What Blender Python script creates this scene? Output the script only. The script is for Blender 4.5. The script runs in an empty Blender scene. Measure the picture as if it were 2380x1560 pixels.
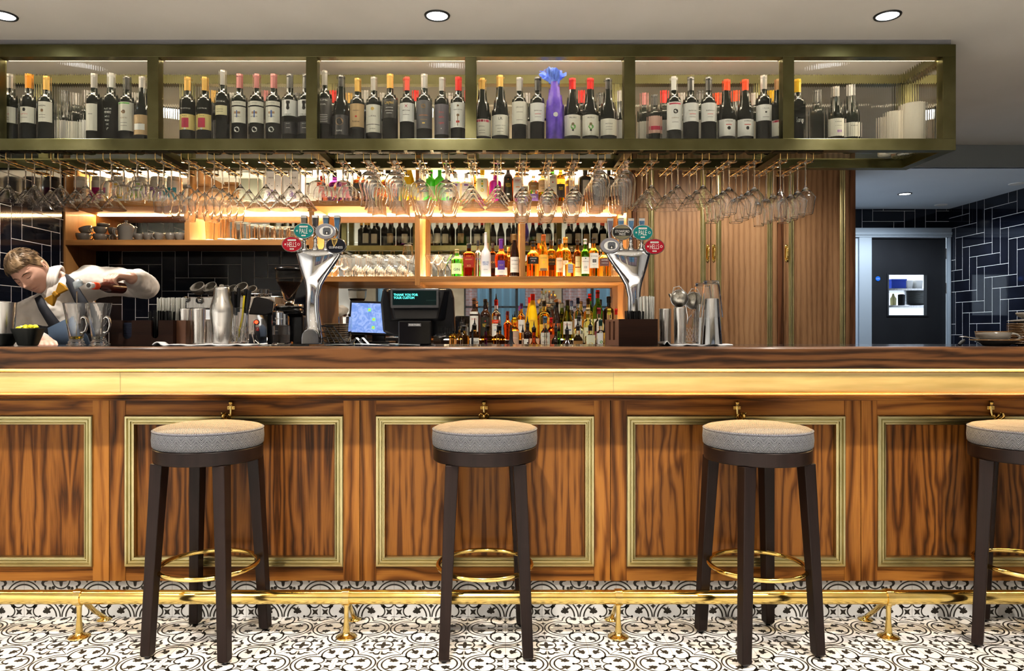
import bpy, math, random
from mathutils import Vector, Matrix, Euler
random.seed(7)
SC = bpy.context.scene
COL = SC.collection
PI = math.pi
F = 1670.0
CX, CY, CH = 1165.0, 775.0, 1.15
def at(px, py, d):                      # photo point at distance d -> place
    return ((px - CX) * d / F, d, CH + (CY - py) * d / F)
def X(px, d): return (px - CX) * d / F
def Z(py, d): return CH + (CY - py) * d / F

# ---------------------------------------------------------------- materials
MATS = {}
def nt(m):
    m.use_nodes = True
    return m.node_tree
def mat(name, col=(.8, .8, .8), rough=.5, metal=0, trans=0, ior=1.45, emis=None, es=0, coat=0, spec=None, alpha=1):
    if name in MATS: return MATS[name]
    m = bpy.data.materials.new(name); t = nt(m); b = t.nodes['Principled BSDF']
    b.inputs['Base Color'].default_value = (*col, 1)
    b.inputs['Roughness'].default_value = rough
    b.inputs['Metallic'].default_value = metal
    b.inputs['Transmission Weight'].default_value = trans
    b.inputs['IOR'].default_value = ior
    b.inputs['Coat Weight'].default_value = coat
    b.inputs['Coat Roughness'].default_value = .08
    if spec is not None: b.inputs['Specular IOR Level'].default_value = spec
    if emis:
        b.inputs['Emission Color'].default_value = (*emis, 1)
        b.inputs['Emission Strength'].default_value = es
    MATS[name] = m
    return m
class N:
    def __init__(s, m):
        s.t = nt(m); s.b = s.t.nodes['Principled BSDF']
    def n(s, typ, **kw):
        o = s.t.nodes.new(typ)
        for k, v in kw.items():
            if k.startswith('i_'):
                key = k[2:]
                key = int(key) if key.isdigit() else key.replace('_', ' ')
                o.inputs[key].default_value = v
            else: setattr(o, k, v)
        return o
    def l(s, a, b): s.t.links.new(a, b)
    def math(s, op, a, b=None, c=None):
        o = s.t.nodes.new('ShaderNodeMath'); o.operation = op
        for i, v in enumerate((a, b, c)):
            if v is None: continue
            if isinstance(v, (int, float)): o.inputs[i].default_value = v
            else: s.l(v, o.inputs[i])
        return o.outputs[0]
    def ramp(s, fac, stops):
        o = s.t.nodes.new('ShaderNodeValToRGB'); e = o.color_ramp.elements
        while len(e) < len(stops): e.new(.5)
        for i, (p, c) in enumerate(stops):
            e[i].position = p; e[i].color = (*c, 1)
        s.l(fac, o.inputs[0]); return o.outputs[0]
def wood(name, axis, dark, mid, light, mirror=0, scale=1.0, rough=.42, coat=.06, strength=1.0, wob=20):
    """walnut-like grain running along `axis`"""
    if name in MATS: return MATS[name]
    m = mat(name, mid, rough, coat=coat, spec=.3); g = N(m)
    tc = g.n('ShaderNodeTexCoord'); oi = g.n('ShaderNodeObjectInfo')
    sep = g.n('ShaderNodeSeparateXYZ'); g.l(tc.outputs['Object'], sep.inputs[0])
    x, y, z = sep.outputs
    if axis == 'z': ac, al = g.math('ADD', x, g.math('MULTIPLY', y, .35)), z
    elif axis == 'x': ac, al = g.math('ADD', z, g.math('MULTIPLY', y, .35)), x
    else: ac, al = g.math('ADD', x, z), y
    if mirror: ac = g.math('ABSOLUTE', g.math('ADD', g.math('PINGPONG', g.math('ADD', ac, 5 * mirror), mirror), 0))
    cmb = g.n('ShaderNodeCombineXYZ')
    g.l(g.math('MULTIPLY', ac, 9 * scale), cmb.inputs[0]); g.l(g.math('MULTIPLY', al, 1.0 * scale), cmb.inputs[1])
    g.l(g.math('MULTIPLY', oi.outputs['Random'], 37), cmb.inputs[2])
    n1 = g.n('ShaderNodeTexNoise', i_Scale=.85, i_Detail=3.0, i_Distortion=.9); g.l(cmb.outputs[0], n1.inputs['Vector'])
    band = g.math('SINE', g.math('ADD', g.math('MULTIPLY', n1.outputs[0], wob), g.math('MULTIPLY', ac, 110 * scale)))
    band = g.math('MULTIPLY_ADD', band, .5, .5)
    band = g.math('POWER', band, .6)
    c2 = g.n('ShaderNodeCombineXYZ'); g.l(g.math('MULTIPLY', ac, 240 * scale), c2.inputs[0]); g.l(g.math('MULTIPLY', al, 7 * scale), c2.inputs[1])
    n2 = g.n('ShaderNodeTexNoise', i_Scale=1.0, i_Detail=3.0); g.l(c2.outputs[0], n2.inputs['Vector'])
    n3 = g.n('ShaderNodeTexNoise', i_Scale=.35, i_Detail=2.0); g.l(cmb.outputs[0], n3.inputs['Vector'])
    f = g.math('MULTIPLY', band, .40 * strength)
    f = g.math('ADD', f, g.math('MULTIPLY', n2.outputs[0], .34))
    f = g.math('ADD', f, g.math('MULTIPLY', n3.outputs[0], .62))
    f = g.math('ADD', f, g.math('MULTIPLY', oi.outputs['Random'], .12))
    colr = g.ramp(f, [(.38, dark), (.66, mid), (.98, light)])
    g.l(colr, g.b.inputs['Base Color'])
    g.l(g.math('MULTIPLY_ADD', n2.outputs[0], .25, rough - .12), g.b.inputs['Roughness'])
    return m
WD, WM, WL = (.022, .008, .002), (.165, .060, .011), (.38, .165, .036)
m_walz = wood('walnut_upright', 'z', WD, WM, WL)
m_walx = wood('walnut_lengthwise', 'x', WD, WM, WL)
m_walp = wood('walnut_panel', 'z', (.013, .005, .0015), (.118, .041, .0075), (.29, .12, .025), mirror=.17, wob=24, scale=1.35)
m_lip = wood('walnut_counter_edge', 'x', (.008, .004, .002), (.050, .021, .008), (.14, .062, .022), scale=1.7, wob=16, coat=.1, rough=.42)
m_cup = wood('walnut_cupboard', 'z', (.15, .075, .036), (.38, .22, .115), (.50, .32, .18), scale=1.5, strength=.42, wob=6)
m_cupd = wood('walnut_cupboard_dark', 'z', (.03, .012, .006), (.13, .055, .024), (.22, .10, .05), scale=.9)
m_oakx = wood('honey_oak_lengthwise', 'x', (.22, .10, .035), (.42, .21, .075), (.60, .34, .14), scale=.6, strength=.3)
m_oakz = wood('honey_oak_upright', 'z', (.22, .10, .035), (.42, .21, .075), (.60, .34, .14), scale=.6, strength=.3)
m_dkw = wood('espresso_stained_wood', 'z', (.008, .004, .0035), (.017, .009, .0075), (.03, .016, .013), strength=.3, rough=.42, coat=.08)
m_box = wood('dark_box_wood', 'x', (.012, .005, .003), (.028, .011, .006), (.045, .018, .010), strength=.2, coat=0, rough=.55)
m_box.node_tree.nodes['Principled BSDF'].inputs['Specular IOR Level'].default_value = .2
def noisy(name, c1, c2, scale, rough, metal=0, stretch=(1, 1, 1), bump=0, r2=None, **k):
    if name in MATS: return MATS[name]
    m = mat(name, c1, rough, metal, **k); g = N(m)
    tc = g.n('ShaderNodeTexCoord'); mp = g.n('ShaderNodeMapping'); mp.inputs['Scale'].default_value = stretch
    g.l(tc.outputs['Object'], mp.inputs[0])
    n = g.n('ShaderNodeTexNoise', i_Scale=scale, i_Detail=4.0); g.l(mp.outputs[0], n.inputs['Vector'])
    g.l(g.ramp(n.outputs[0], [(.35, c1), (.68, c2)]), g.b.inputs['Base Color'])
    if r2: g.l(g.math('MULTIPLY_ADD', n.outputs[0], r2 - rough, rough), g.b.inputs['Roughness'])
    if bump:
        bp = g.n('ShaderNodeBump', i_Strength=bump, i_Distance=.002); g.l(n.outputs[0], bp.inputs['Height']); g.l(bp.outputs[0], g.b.inputs['Normal'])
    return m
m_ofr = noisy('aged_brass_frame', (.125, .118, .055), (.18, .17, .09), 6, .34, 1, (1, 1, 1), r2=.42)
m_band = noisy('brushed_brass_sheet', (.62, .50, .24), (.78, .64, .34), 3, .36, 1, (1, 1, 12), r2=.42)
m_mould = noisy('brass_moulding', (.46, .42, .24), (.56, .50, .29), 8, .30, 1)
m_brass = noisy('polished_brass', (.86, .62, .20), (.92, .70, .28), 14, .10, 1, r2=.18)
m_rodb = mat('brass_rod', (.62, .42, .17), .25, 1)
m_cast = noisy('cast_brass', (.80, .58, .20), (.90, .68, .30), 30, .16, 1, bump=.15)
m_chrome = mat('chrome', (.66, .67, .69), .04, 1)
m_steel = noisy('brushed_steel', (.58, .56, .53), (.72, .70, .67), 5, .22, 1, (14, 14, .4), r2=.34)
m_blk = mat('black_plastic', (.010, .010, .012), .22)
m_blkm = mat('matt_black_plastic', (.018, .018, .02), .55)
m_glass = mat('clear_glass', (1, 1, 1), 0, trans=1, ior=1.45)
m_reed = mat('reeded_glass', (.97, 1, .98), 0, trans=1, ior=1.38)
m_mirror = mat('mirror_silvering', (.80, .80, .76), .015, 1)
m_stone = noisy('black_granite', (.008, .008, .009), (.05, .05, .055), 260, .12, coat=.3)
m_ceil = noisy('ceiling_plaster', (.56, .53, .48), (.60, .57, .52), 2, .8)
m_soff = mat('soffit_grey_paint', (.20, .20, .215), .7)
m_ceil2 = noisy('cool_white_ceiling_paint', (.68, .74, .79), (.72, .78, .83), 2, .75)
m_wht = mat('white_paint', (.62, .64, .66), .6)
m_cream = mat('cream_paper', (.74, .70, .60), .6)
m_paper = mat('white_paper', (.82, .82, .80), .7)
m_ink = mat('black_ink', (.012, .012, .012), .6)
m_inkw = mat('white_print', (.85, .85, .82), .6)
m_inkr = mat('red_print', (.5, .03, .03), .6)
m_gold = mat('gold_print', (.75, .55, .20), .35, .6)
m_led = mat('warm_led', (1, .8, .5), .5, emis=(1.0, .68, .34), es=140)
m_ledw = mat('soft_white_led', (1, .95, .85), .5, emis=(1.0, .78, .50), es=260)
m_spot = mat('downlight_lens', (1, 1, 1), .5, emis=(.95, .98, 1.0), es=14)
m_ring = mat('downlight_trim', (.02, .02, .02), .4)
m_cup_g = mat('grey_stoneware', (.17, .155, .135), .22)
m_tgrout = mat('pale_grout', (.74, .70, .66), .8)
m_tile = noisy('navy_black_glaze', (.006, .007, .012), (.012, .014, .024), 5, .07, coat=.4)
m_enc = noisy('encaustic_white', (.70, .69, .67), (.76, .75, .73), 12, .32)
m_encb = mat('encaustic_black', (.030, .026, .021), .4)
m_grt = mat('floor_grout', (.40, .38, .36), .8)
m_blue = mat('blue_plastic', (.02, .07, .5), .4)
m_water = mat('clear_liquid', (.98, .96, .8), 0, trans=1, ior=1.33)

# fabric with zigzag weave
m_fab = mat('zigzag_fabric', (.5, .5, .5), .85)
g = N(m_fab)
tc = g.n('ShaderNodeTexCoord'); sp = g.n('ShaderNodeSeparateXYZ'); g.l(tc.outputs['Object'], sp.inputs[0])
x_, y_, z_ = sp.outputs
gm = g.n('ShaderNodeNewGeometry'); sn = g.n('ShaderNodeSeparateXYZ'); g.l(tc.outputs['Normal'], sn.inputs[0])
top = g.math('GREATER_THAN', sn.outputs[2], .75)
ang = g.math('MULTIPLY', g.math('ARCTAN2', y_, x_), .197)
def mixv(a, b, f): return g.math('ADD', g.math('MULTIPLY', a, g.math('SUBTRACT', 1.0, f)), g.math('MULTIPLY', b, f))
u = mixv(ang, x_, top); v = mixv(z_, y_, top)
Pz = .0175
def chev(uo, vo):
    tri = g.math('PINGPONG', g.math('ADD', u, uo), Pz)
    fz = g.math('ADD', g.math('MULTIPLY', tri, 1.4), g.math('ADD', v, vo))
    return g.math('GREATER_THAN', g.math('FRACT', g.math('MULTIPLY', fz, 1 / .0058)), .62), tri, fz
a1, t1, f1 = chev(5 * Pz * 2, 0); a2, t2, f2 = chev(5 * Pz * 2 + Pz, .003)
blk = g.math('GREATER_THAN', g.math('FRACT', g.math('ADD', g.math('MULTIPLY', v, 1 / .033), g.math('MULTIPLY', t1, 52))), .5)
ln = mixv(a1, a2, blk)
mx = g.n('ShaderNodeMix', data_type='RGBA'); g.l(ln, mx.inputs[0]); mx.inputs[6].default_value = (.009, .012, .022, 1); mx.inputs[7].default_value = (.30, .31, .33, 1)
lit_top = g.n('ShaderNodeMix', data_type='RGBA'); g.l(ln, lit_top.inputs[0]); lit_top.inputs[6].default_value = (.06, .05, .045, 1); lit_top.inputs[7].default_value = (.36, .30, .23, 1)  # warm lamplight falling on the seat top put into the weave colour
mx3 = g.n('ShaderNodeMix', data_type='RGBA'); g.l(top, mx3.inputs[0]); g.l(mx.outputs[2], mx3.inputs[6]); g.l(lit_top.outputs[2], mx3.inputs[7])
g.l(mx3.outputs[2], g.b.inputs['Base Color'])

# ---------------------------------------------------------------- mesh builder
class MB:
    def __init__(s): s.v, s.f, s.m, s.s = [], [], [], []
    def add(s, vs, fs, m=0, sm=False, T=None):
        o = len(s.v)
        s.v += [tuple(T @ Vector(p)) for p in vs] if T is not None else [tuple(p) for p in vs]
        for f in fs:
            s.f.append([i + o for i in f]); s.m.append(m); s.s.append(sm)
        return s
    def box(s, x0, x1, y0, y1, z0, z1, m=0, T=None):
        vs = [(x, y, z) for z in (z0, z1) for y in (y0, y1) for x in (x0, x1)]
        return s.add(vs, [(0, 2, 3, 1), (4, 5, 7, 6), (0, 1, 5, 4), (2, 6, 7, 3), (0, 4, 6, 2), (1, 3, 7, 5)], m, False, T)
    def lathe(s, prof, n=24, m=0, c=(0, 0, 0), T=None, sm=True, sq=0, ratio=1.0, a0=0, a1=2 * PI):
        q_ = [prof[0]]
        for p_, n_ in zip(prof, prof[1:]):
            l_ = math.hypot(n_[0] - p_[0], n_[1] - p_[1])
            if l_ > .03: q_ += [(p_[0] + (n_[0] - p_[0]) * f_, p_[1] + (n_[1] - p_[1]) * f_) for f_ in (.0015 / l_, 1 - .0015 / l_)]
            q_.append(n_)
        prof = q_
        vs, fs = [], []
        full = abs(a1 - a0 - 2 * PI) < 1e-6
        k = n if full else n + 1
        for r, z in prof:
            for i in range(k):
                a = a0 + (a1 - a0) * i / n
                ca, sa = math.cos(a), math.sin(a)
                if sq:
                    q = (abs(ca) ** sq + abs(sa) ** sq) ** (-1 / sq); ca *= q; sa *= q
                vs.append((c[0] + r * ca, c[1] + r * sa * ratio, c[2] + z))
        for j in range(len(prof) - 1):
            for i in range(n):
                a, b = j * k + i, j * k + (i + 1) % k
                fs.append((a, b, b + k, a + k))
        s.add(vs, fs, m, sm, T)
        return s
    def tube(s, pts, r, n=8, m=0, closed=False, T=None, caps=True, sm=True):
        P = [Vector(p) for p in pts]; L = len(P); vs, fs = [], []
        up = None
        for i, p in enumerate(P):
            if closed: d = P[(i + 1) % L] - P[i - 1]
            else: d = P[min(i + 1, L - 1)] - P[max(i - 1, 0)]
            d.normalize()
            if up is None:
                up = Vector((0, 0, 1)) if abs(d.z) < .9 else Vector((0, 1, 0))
            a = d.cross(up)
            if a.length < 1e-4: a = d.cross(Vector((1, .3, 0)))
            a.normalize(); b = a.cross(d).normalized(); up = b
            rr = r[i] if isinstance(r, (list, tuple)) else r
            for k in range(n):
                t = 2 * PI * k / n
                vs.append(p + (a * math.cos(t) + b * math.sin(t)) * rr)
        for i in range(L if closed else L - 1):
            for k in range(n):
                a, b = i * n + k, i * n + (k + 1) % n
                c = ((i + 1) % L) * n
                fs.append((a, b, c + (k + 1) % n, c + k))
        s.add(vs, fs, m, sm, T)
        if caps and not closed:
            s.add(vs[:n], [tuple(range(n - 1, -1, -1))], m, False, T)
            s.add(vs[-n:], [tuple(range(n))], m, False, T)
        return s
    def prism(s, poly, y0, y1, m=0, T=None):          # poly in x,z ; extruded in y
        n = len(poly)
        vs = [(x, y0, z) for x, z in poly] + [(x, y1, z) for x, z in poly]
        fs = [tuple(range(n)), tuple(range(2 * n - 1, n - 1, -1))] + [(i, i + n, (i + 1) % n + n, (i + 1) % n) for i in range(n)]
        return s.add(vs, fs, m, False, T)
    def ball(s, c, r, m=0, n=12, T=None):
        r3 = r if isinstance(r, (tuple, list)) else (r, r, r)
        vs, fs = [], []
        h = n // 2
        for j in range(h + 1):
            t = PI * j / h
            for i in range(n):
                a = 2 * PI * i / n
                vs.append((c[0] + r3[0] * math.sin(t) * math.cos(a), c[1] + r3[1] * math.sin(t) * math.sin(a), c[2] + r3[2] * math.cos(t)))
        for j in range(h):
            for i in range(n):
                a, b = j * n + i, j * n + (i + 1) % n
                fs.append((a, a + n, b + n, b))
        return s.add(vs, fs, m, True, T)
    def ringframe(s, x0, x1, z0, z1, y, prof, m=0):    # mitred rectangular moulding: prof = (inset, height)
        loops = []
        for d, h in prof:
            loops.append([(x0 + d, y - h, z0 + d), (x1 - d, y - h, z0 + d), (x1 - d, y - h, z1 - d), (x0 + d, y - h, z1 - d)])
        vs = [p for l in loops for p in l]; fs = []
        for j in range(len(loops) - 1):
            for i in range(4):
                a, b = j * 4 + i, j * 4 + (i + 1) % 4
                fs.append((a, b, b + 4, a + 4))
        return s.add(vs, fs, m)
    def text(s, st, w, c, m=0, h=None, T=None, wrap=None, dz=0):   # lettering of width w centred at c, facing -y
        vs, fs, W, H = glyphs(st)
        k = w / W; kz = (h / H) if h else k
        out = []
        for x, z in vs:
            xx, zz = x * k, z * kz
            if wrap:
                a = xx / wrap; out.append((c[0] + wrap * math.sin(a), c[1] - wrap * math.cos(a), c[2] + zz))
            else: out.append((c[0] + xx, c[1], c[2] + zz))
        return s.add(out, fs, m, False, T)
    def mesh(s, name, mats):
        me = bpy.data.meshes.new(name)
        me.from_pydata(s.v, [], s.f)
        for q in mats: me.materials.append(q)
        me.polygons.foreach_set('material_index', s.m)
        me.polygons.foreach_set('use_smooth', s.s)
        me.update()
        return me
    def build(s, name, mats, parent=None, loc=None, rot=None, bevel=0, sub=0, auto=True):
        if not isinstance(mats, (list, tuple)): mats = [mats]
        o = bpy.data.objects.new(name, s.mesh(name, mats)); COL.objects.link(o)
        if parent: o.parent = parent
        if loc: o.location = loc
        if rot: o.rotation_euler = rot
        if bevel:
            b = o.modifiers.new('bevel', 'BEVEL'); b.width = bevel; b.segments = 2; b.limit_method = 'ANGLE'; b.angle_limit = .7
        if sub:
            b = o.modifiers.new('sub', 'SUBSURF'); b.levels = sub; b.render_levels = sub
        return o
GL = {}
def glyphs(st):
    if st in GL: return GL[st]
    cu = bpy.data.curves.new('t', 'FONT'); cu.body = st; cu.size = 1; cu.align_x = 'CENTER'; cu.align_y = 'CENTER'; cu.resolution_u = 2; cu.space_line = .85
    o = bpy.data.objects.new('t', cu); COL.objects.link(o)
    dg = bpy.context.evaluated_depsgraph_get(); dg.update()
    me = bpy.data.meshes.new_from_object(o.evaluated_get(dg))
    vs = [(v.co.x, v.co.y) for v in me.vertices]; fs = [tuple(p.vertices) for p in me.polygons]
    bpy.data.objects.remove(o); bpy.data.curves.remove(cu); bpy.data.meshes.remove(me)
    xs = [a for a, b in vs]; zs = [b for a, b in vs]
    mx_, mz_ = (max(xs) + min(xs)) / 2, (max(zs) + min(zs)) / 2
    vs = [(a - mx_, b - mz_) for a, b in vs]
    GL[st] = (vs, fs, max(xs) - min(xs), max(zs) - min(zs))
    return GL[st]
def tag(o, label=None, cat=None, group=None, kind=None):
    if label: o['label'] = label
    if cat: o['category'] = cat
    if group: o['group'] = group
    if kind: o['kind'] = kind
    return o
def thing(name, loc, label, cat, group=None, rz=0):
    o = bpy.data.objects.new(name, None); COL.objects.link(o); o.empty_display_size = .05
    o.location = loc; o.rotation_euler = (0, 0, rz)
    return tag(o, label, cat, group)
def struct(o): o['kind'] = 'structure'; return o
def dup(root, loc, label, group=None, rot=None, name=None):
    r = root.copy(); COL.objects.link(r); r.location = loc; r['label'] = label
    if group: r['group'] = group
    if rot: r.rotation_euler = rot
    for ch in list(root.children):
        c = ch.copy(); COL.objects.link(c); c.parent = r
        for gch in list(ch.children):
            d = gch.copy(); COL.objects.link(d); d.parent = c
    return r
ORD = 'first second third fourth fifth sixth seventh eighth ninth tenth eleventh twelfth thirteenth fourteenth fifteenth sixteenth seventeenth eighteenth nineteenth twentieth twenty-first twenty-second twenty-third twenty-fourth twenty-fifth twenty-sixth twenty-seventh twenty-eighth twenty-ninth thirtieth thirty-first thirty-second'.split()
def circ(cx, cz, r, n=24, rz=None): return [(cx + r * math.cos(2 * PI * i / n), cz + (rz or r) * math.sin(2 * PI * i / n)) for i in range(n)]
# ================================================================ SETTING
XL, XR = -3.12, 4.30          # side walls
YB = 5.52                     # rear wall behind the shelves
YS = 5.12                     # front edge of the shelves
HC = 2.505                    # ceiling
YF = -4.6                     # street-side wall behind the viewer
T0 = .15
GX, GY = .0157, 2.498         # grout origin
# ---- encaustic pattern of one tile; flower at corner (0,0), small ring at (1,1)
def arc(cx, cy, r, w, a0, a1, n):
    o = []
    for i in range(n + 1):
        a = math.radians(a0 + (a1 - a0) * i / n)
        o.append((cx + (r - w / 2) * math.cos(a), cy + (r - w / 2) * math.sin(a)))
        o.append((cx + (r + w / 2) * math.cos(a), cy + (r + w / 2) * math.sin(a)))
    return o, [(2 * i, 2 * i + 1, 2 * i + 3, 2 * i + 2) for i in range(n)]
def pattern():
    S = []
    def both(vs, fs):
        S.append((vs, fs)); S.append(([(b, a) for a, b in vs], [tuple(reversed(f)) for f in fs]))
    def poly(pts, sym=True):
        (both if sym else (lambda v, f: S.append((v, f))))(pts, [tuple(range(len(pts)))])
    both(*arc(.5, 0, .475, .036, 0, 91, 12)); both(*arc(.5, 0, .375, .04, 0, 116, 14))
    both(*arc(.40, .155, .15, .034, 110, 290, 12)); both(*arc(.155, .0, .0, .0, 0, 1, 1))
    def tulip(cx, cy, a, k):
        p = [(-.10, 0), (-.06, .05), (-.02, .055), (-.03, .11), (.02, .085), (.04, .16), (.085, .07), (.16, .10), (.235, .055), (.15, .03), (.12, -.01),
             (.15, -.03), (.13, -.085), (.06, -.07), (.03, -.10), (-.01, -.06), (-.06, -.05)]
        ca, sa = math.cos(a), math.sin(a)
        c = (0, 0)
        q = [(cx + k * (x * ca - y * sa), cy + k * (x * sa + y * ca)) for x, y in p]
        both([(cx + k * .02 * ca, cy + k * .02 * sa)] + q, [(0, i + 1, (i + 1) % len(q) + 1) for i in range(len(q))])
    tulip(.585, .155, math.radians(12), .86)
    def star(cx, cy, r, rot=0):
        q = []
        for i in range(8):
            a = rot + PI / 4 * i; rr = r if i % 2 == 0 else r * .42
            q.append((cx + rr * math.cos(a), cy + rr * math.sin(a)))
        S.append(([(cx, cy)] + q, [(0, i + 1, (i + 1) % 8 + 1) for i in range(8)]))
    star(.135, .135, .115, PI / 4)
    S.append(([(.29, .33), (.33, .29), (.41, .37), (.37, .41)], [(0, 1, 2, 3)]))
    S.append(([(.24, .24), (.29, .22), (.33, .29), (.29, .33), (.22, .29)], [(0, 1, 2, 3, 4)]))
    S.append(arc(1, 1, .235, .034, 180, 270, 10))
    both([(1, 1), (.84, 1), (.82, .985), (.85, .965), (.92, .955), (.95, .95)], [(0, 1, 2, 3, 4, 5)])
    # half diamonds on the edges
    both([(1, .22), (1, .38), (.965, .325), (.915, .30), (.965, .275)], [(0, 1, 2, 3, 4)])
    # scrolls
    both([(.985, .66), (.93, .60), (.92, .52), (.97, .48), (1.0, .47), (1.0, .42), (.93, .43), (.87, .47), (.86, .56), (.88, .66), (.84, .70), (.80, .66), (.77, .60), (.72, .60), (.76, .66), (.74, .72)][:1] +
         [(.985, .68), (.955, .62), (.945, .56), (.90, .535), (.855, .56), (.84, .61), (.80, .60), (.815, .55), (.85, .49), (.91, .46), (.965, .475), (.985, .50)], [(0, 1, 2, 3, 4, 12), (4, 5, 6, 7, 8, 9, 10), (4, 10, 11, 12)])
    both([(.84, .61), (.80, .60), (.73, .60), (.66, .555), (.735, .57), (.75, .545), (.815, .55)], [(0, 1, 2, 3, 4, 5, 6)])
    # clover and stem
    for cx, cy, r in ((.79, .79, .05), (.70, .775, .042), (.775, .70, .042)):
        q = [(cx + r * math.cos(PI / 4 * i), cy + r * math.sin(PI / 4 * i)) for i in range(8)]
        S.append((q, [tuple(range(8))]))
    S.append(([(.49, .50), (.50, .49), (.76, .745), (.745, .76)], [(0, 1, 2, 3)]))
    both([(.40, 0), (.46, 0), (.455, .035), (.43, .05), (.405, .035)], [(0, 1, 2, 3, 4)])
    return S
PAT = pattern()
def clip_rect(vs, box): return vs
mb = MB()
mb.add([(XL - .3, YF, 0), (XR + .3, YF, 0), (XR + .3, 7.3, 0), (XL - .3, 7.3, 0)], [(0, 1, 2, 3)], 2)
ix0, ix1 = int((XL - GX) / T0) - 1, int((2.9 - GX) / T0) + 1
YK = 2.914
def put(mb, S, ox, oy, sx, sy, fn, m):
    flip = sx * sy < 0
    for vs, fs in S:
        mb.add([fn(ox + sx * a * T0, oy + sy * b * T0) for a, b in vs], [tuple(reversed(f)) if flip else f for f in fs], m)
for i in range(ix0, ix1 + 12):
    for j in range(-34, 4):
        x0, y0 = GX + i * T0, GY + j * T0
        if y0 >= YK: continue
        y1 = min(y0 + T0, YK)
        if x0 > XR: continue
        gp = .0009
        mb.add([(x0 + gp, y0 + gp, .0006), (x0 + T0 - gp, y0 + gp, .0006), (x0 + T0 - gp, y1 - (gp if y1 < YK else 0), .0006), (x0 + gp, y1 - (gp if y1 < YK else 0), .0006)], [(0, 1, 2, 3)], 0)
        if y0 < .9 or x0 > 2.8: continue
        fx = 0 if i % 2 == 0 else 1      # flower column at even i
        fy = 0 if j % 2 == 0 else 1
        ox = x0 + (T0 if fx else 0); oy = y0 + (T0 if fy else 0)
        put(mb, PAT, ox, oy, -1 if fx else 1, -1 if fy else 1, lambda a, b: (a, min(b, YK), .0011), 1)
floor = struct(mb.build('floor', [m_enc, m_encb, m_grt]))

# ceiling
mb = MB()
mb.box(XL - .1, XR + .1, YF, 5.18, HC, HC + .1)
struct(mb.build('ceiling', m_ceil))
mb = MB(); mb.box(XL - .1, XR + .1, 5.18, 7.0, 2.344, 2.46); struct(mb.build('ceiling', m_ceil2))
mb = MB(); mb.box(2.50, XR, 5.165, 5.20, 2.344, HC); struct(mb.build('trim_1', mat('beam_grey_paint', (.24, .26, .27), .7)))
mb = MB(); mb.box(XL, 2.075, 3.315, 3.70, 2.478, HC); struct(mb.build('trim_2', m_soff))

# tiled walls : 90 degree herringbone of 30 x 10 tiles
def tilewall(name, u0, u1, w0, w1, fn, shift=(0, 0), sign=1, holes=()):
    mb = MB(); P = .1015; gp = .0021
    def q(a0, a1, b0, b1, d, m):
        vs = [fn(a0, b0, d), fn(a1, b0, d), fn(a1, b1, d), fn(a0, b1, d)]
        mb.add(vs, [(0, 1, 2, 3)], m)
    if holes:
        h = holes[0]; q(u0, u1, h[3], w1, 0, 1); q(u0, h[0], w0, h[3], 0, 1)
    else: q(u0, u1, w0, w1, 0, 1)
    nu, nw = int((u1 - u0) / P) + 8, int((w1 - w0) / P) + 8
    for i in range(-5, nu):
        for j in range(-5, nw):
            k = (i - sign * j) % 6
            if k == 0: a0, a1, b0, b1 = i, i + 3, j, j + 1
            elif (k == 5 and sign > 0) or (k == 3 and sign < 0): a0, a1, b0, b1 = i, i + 1, j, j + 3
            else: continue
            A0, A1 = u0 + shift[0] + a0 * P + gp, u0 + shift[0] + a1 * P - gp
            B0, B1 = w0 + shift[1] + b0 * P + gp, w0 + shift[1] + b1 * P - gp
            A0, A1 = max(A0, u0), min(A1, u1); B0, B1 = max(B0, w0), min(B1, w1)
            if A1 - A0 < .003 or B1 - B0 < .003: continue
            if any(A1 > h[0] and A0 < h[1] and B1 > h[2] and B0 < h[3] for h in holes):
                h = holes[0]
                if A0 < h[0]: A1 = min(A1, h[0])
                elif A1 > h[1]: A0 = max(A0, h[1])
                elif B1 > h[3]: B0 = max(B0, h[3])
                if not (A1 > A0 + .002 and B1 > B0 + .002) or (A1 > h[0] + .001 and A0 < h[1] - .001 and B0 < h[3] - .001): continue
            e = .0008; t = .0011
            vs = [fn(A0, B0, .0005), fn(A1, B0, .0005), fn(A1, B1, .0005), fn(A0, B1, .0005), fn(A0 + e, B0 + e, t), fn(A1 - e, B0 + e, t), fn(A1 - e, B1 - e, t), fn(A0 + e, B1 - e, t)]
            mb.add(vs, [(4, 5, 6, 7), (0, 1, 5, 4), (1, 2, 6, 5), (2, 3, 7, 6), (3, 0, 4, 7)], 0)
    o = mb.build(name, [m_tile, m_tgrout]); return struct(o)
# left wall: u = y going away ; faces +x
tilewall('wall_left', 2.9, YB, 0, HC, lambda u, w, d: (XL + d, u, w), (.05, .03), 1)
mb = MB(); mb.box(XL - .12, XL - .002, YF, YB + .1, 0, HC); struct(mb.build('wall_left_backing', m_wht)); 
# rear wall behind counter (tiled part)
tilewall('wall_back', XL, -1.35, .9, 1.80, lambda u, w, d: (u, YB - .01 - d, w), (.01, -.035), 1)
mb = MB(); mb.box(XL - .12, 2.56, YB, YB + .12, 0, HC); struct(mb.build('wall_back_core', m_wht))
# right wall
tilewall('wall_right', 2.0, 6.9, 0, HC, lambda u, w, d: (XR - d, u, w), (.03, .02), 1)
mb = MB(); mb.box(XR + .002, XR + .12, YF, 7.0, 0, HC); struct(mb.build('wall_right_backing', m_wht))
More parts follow.
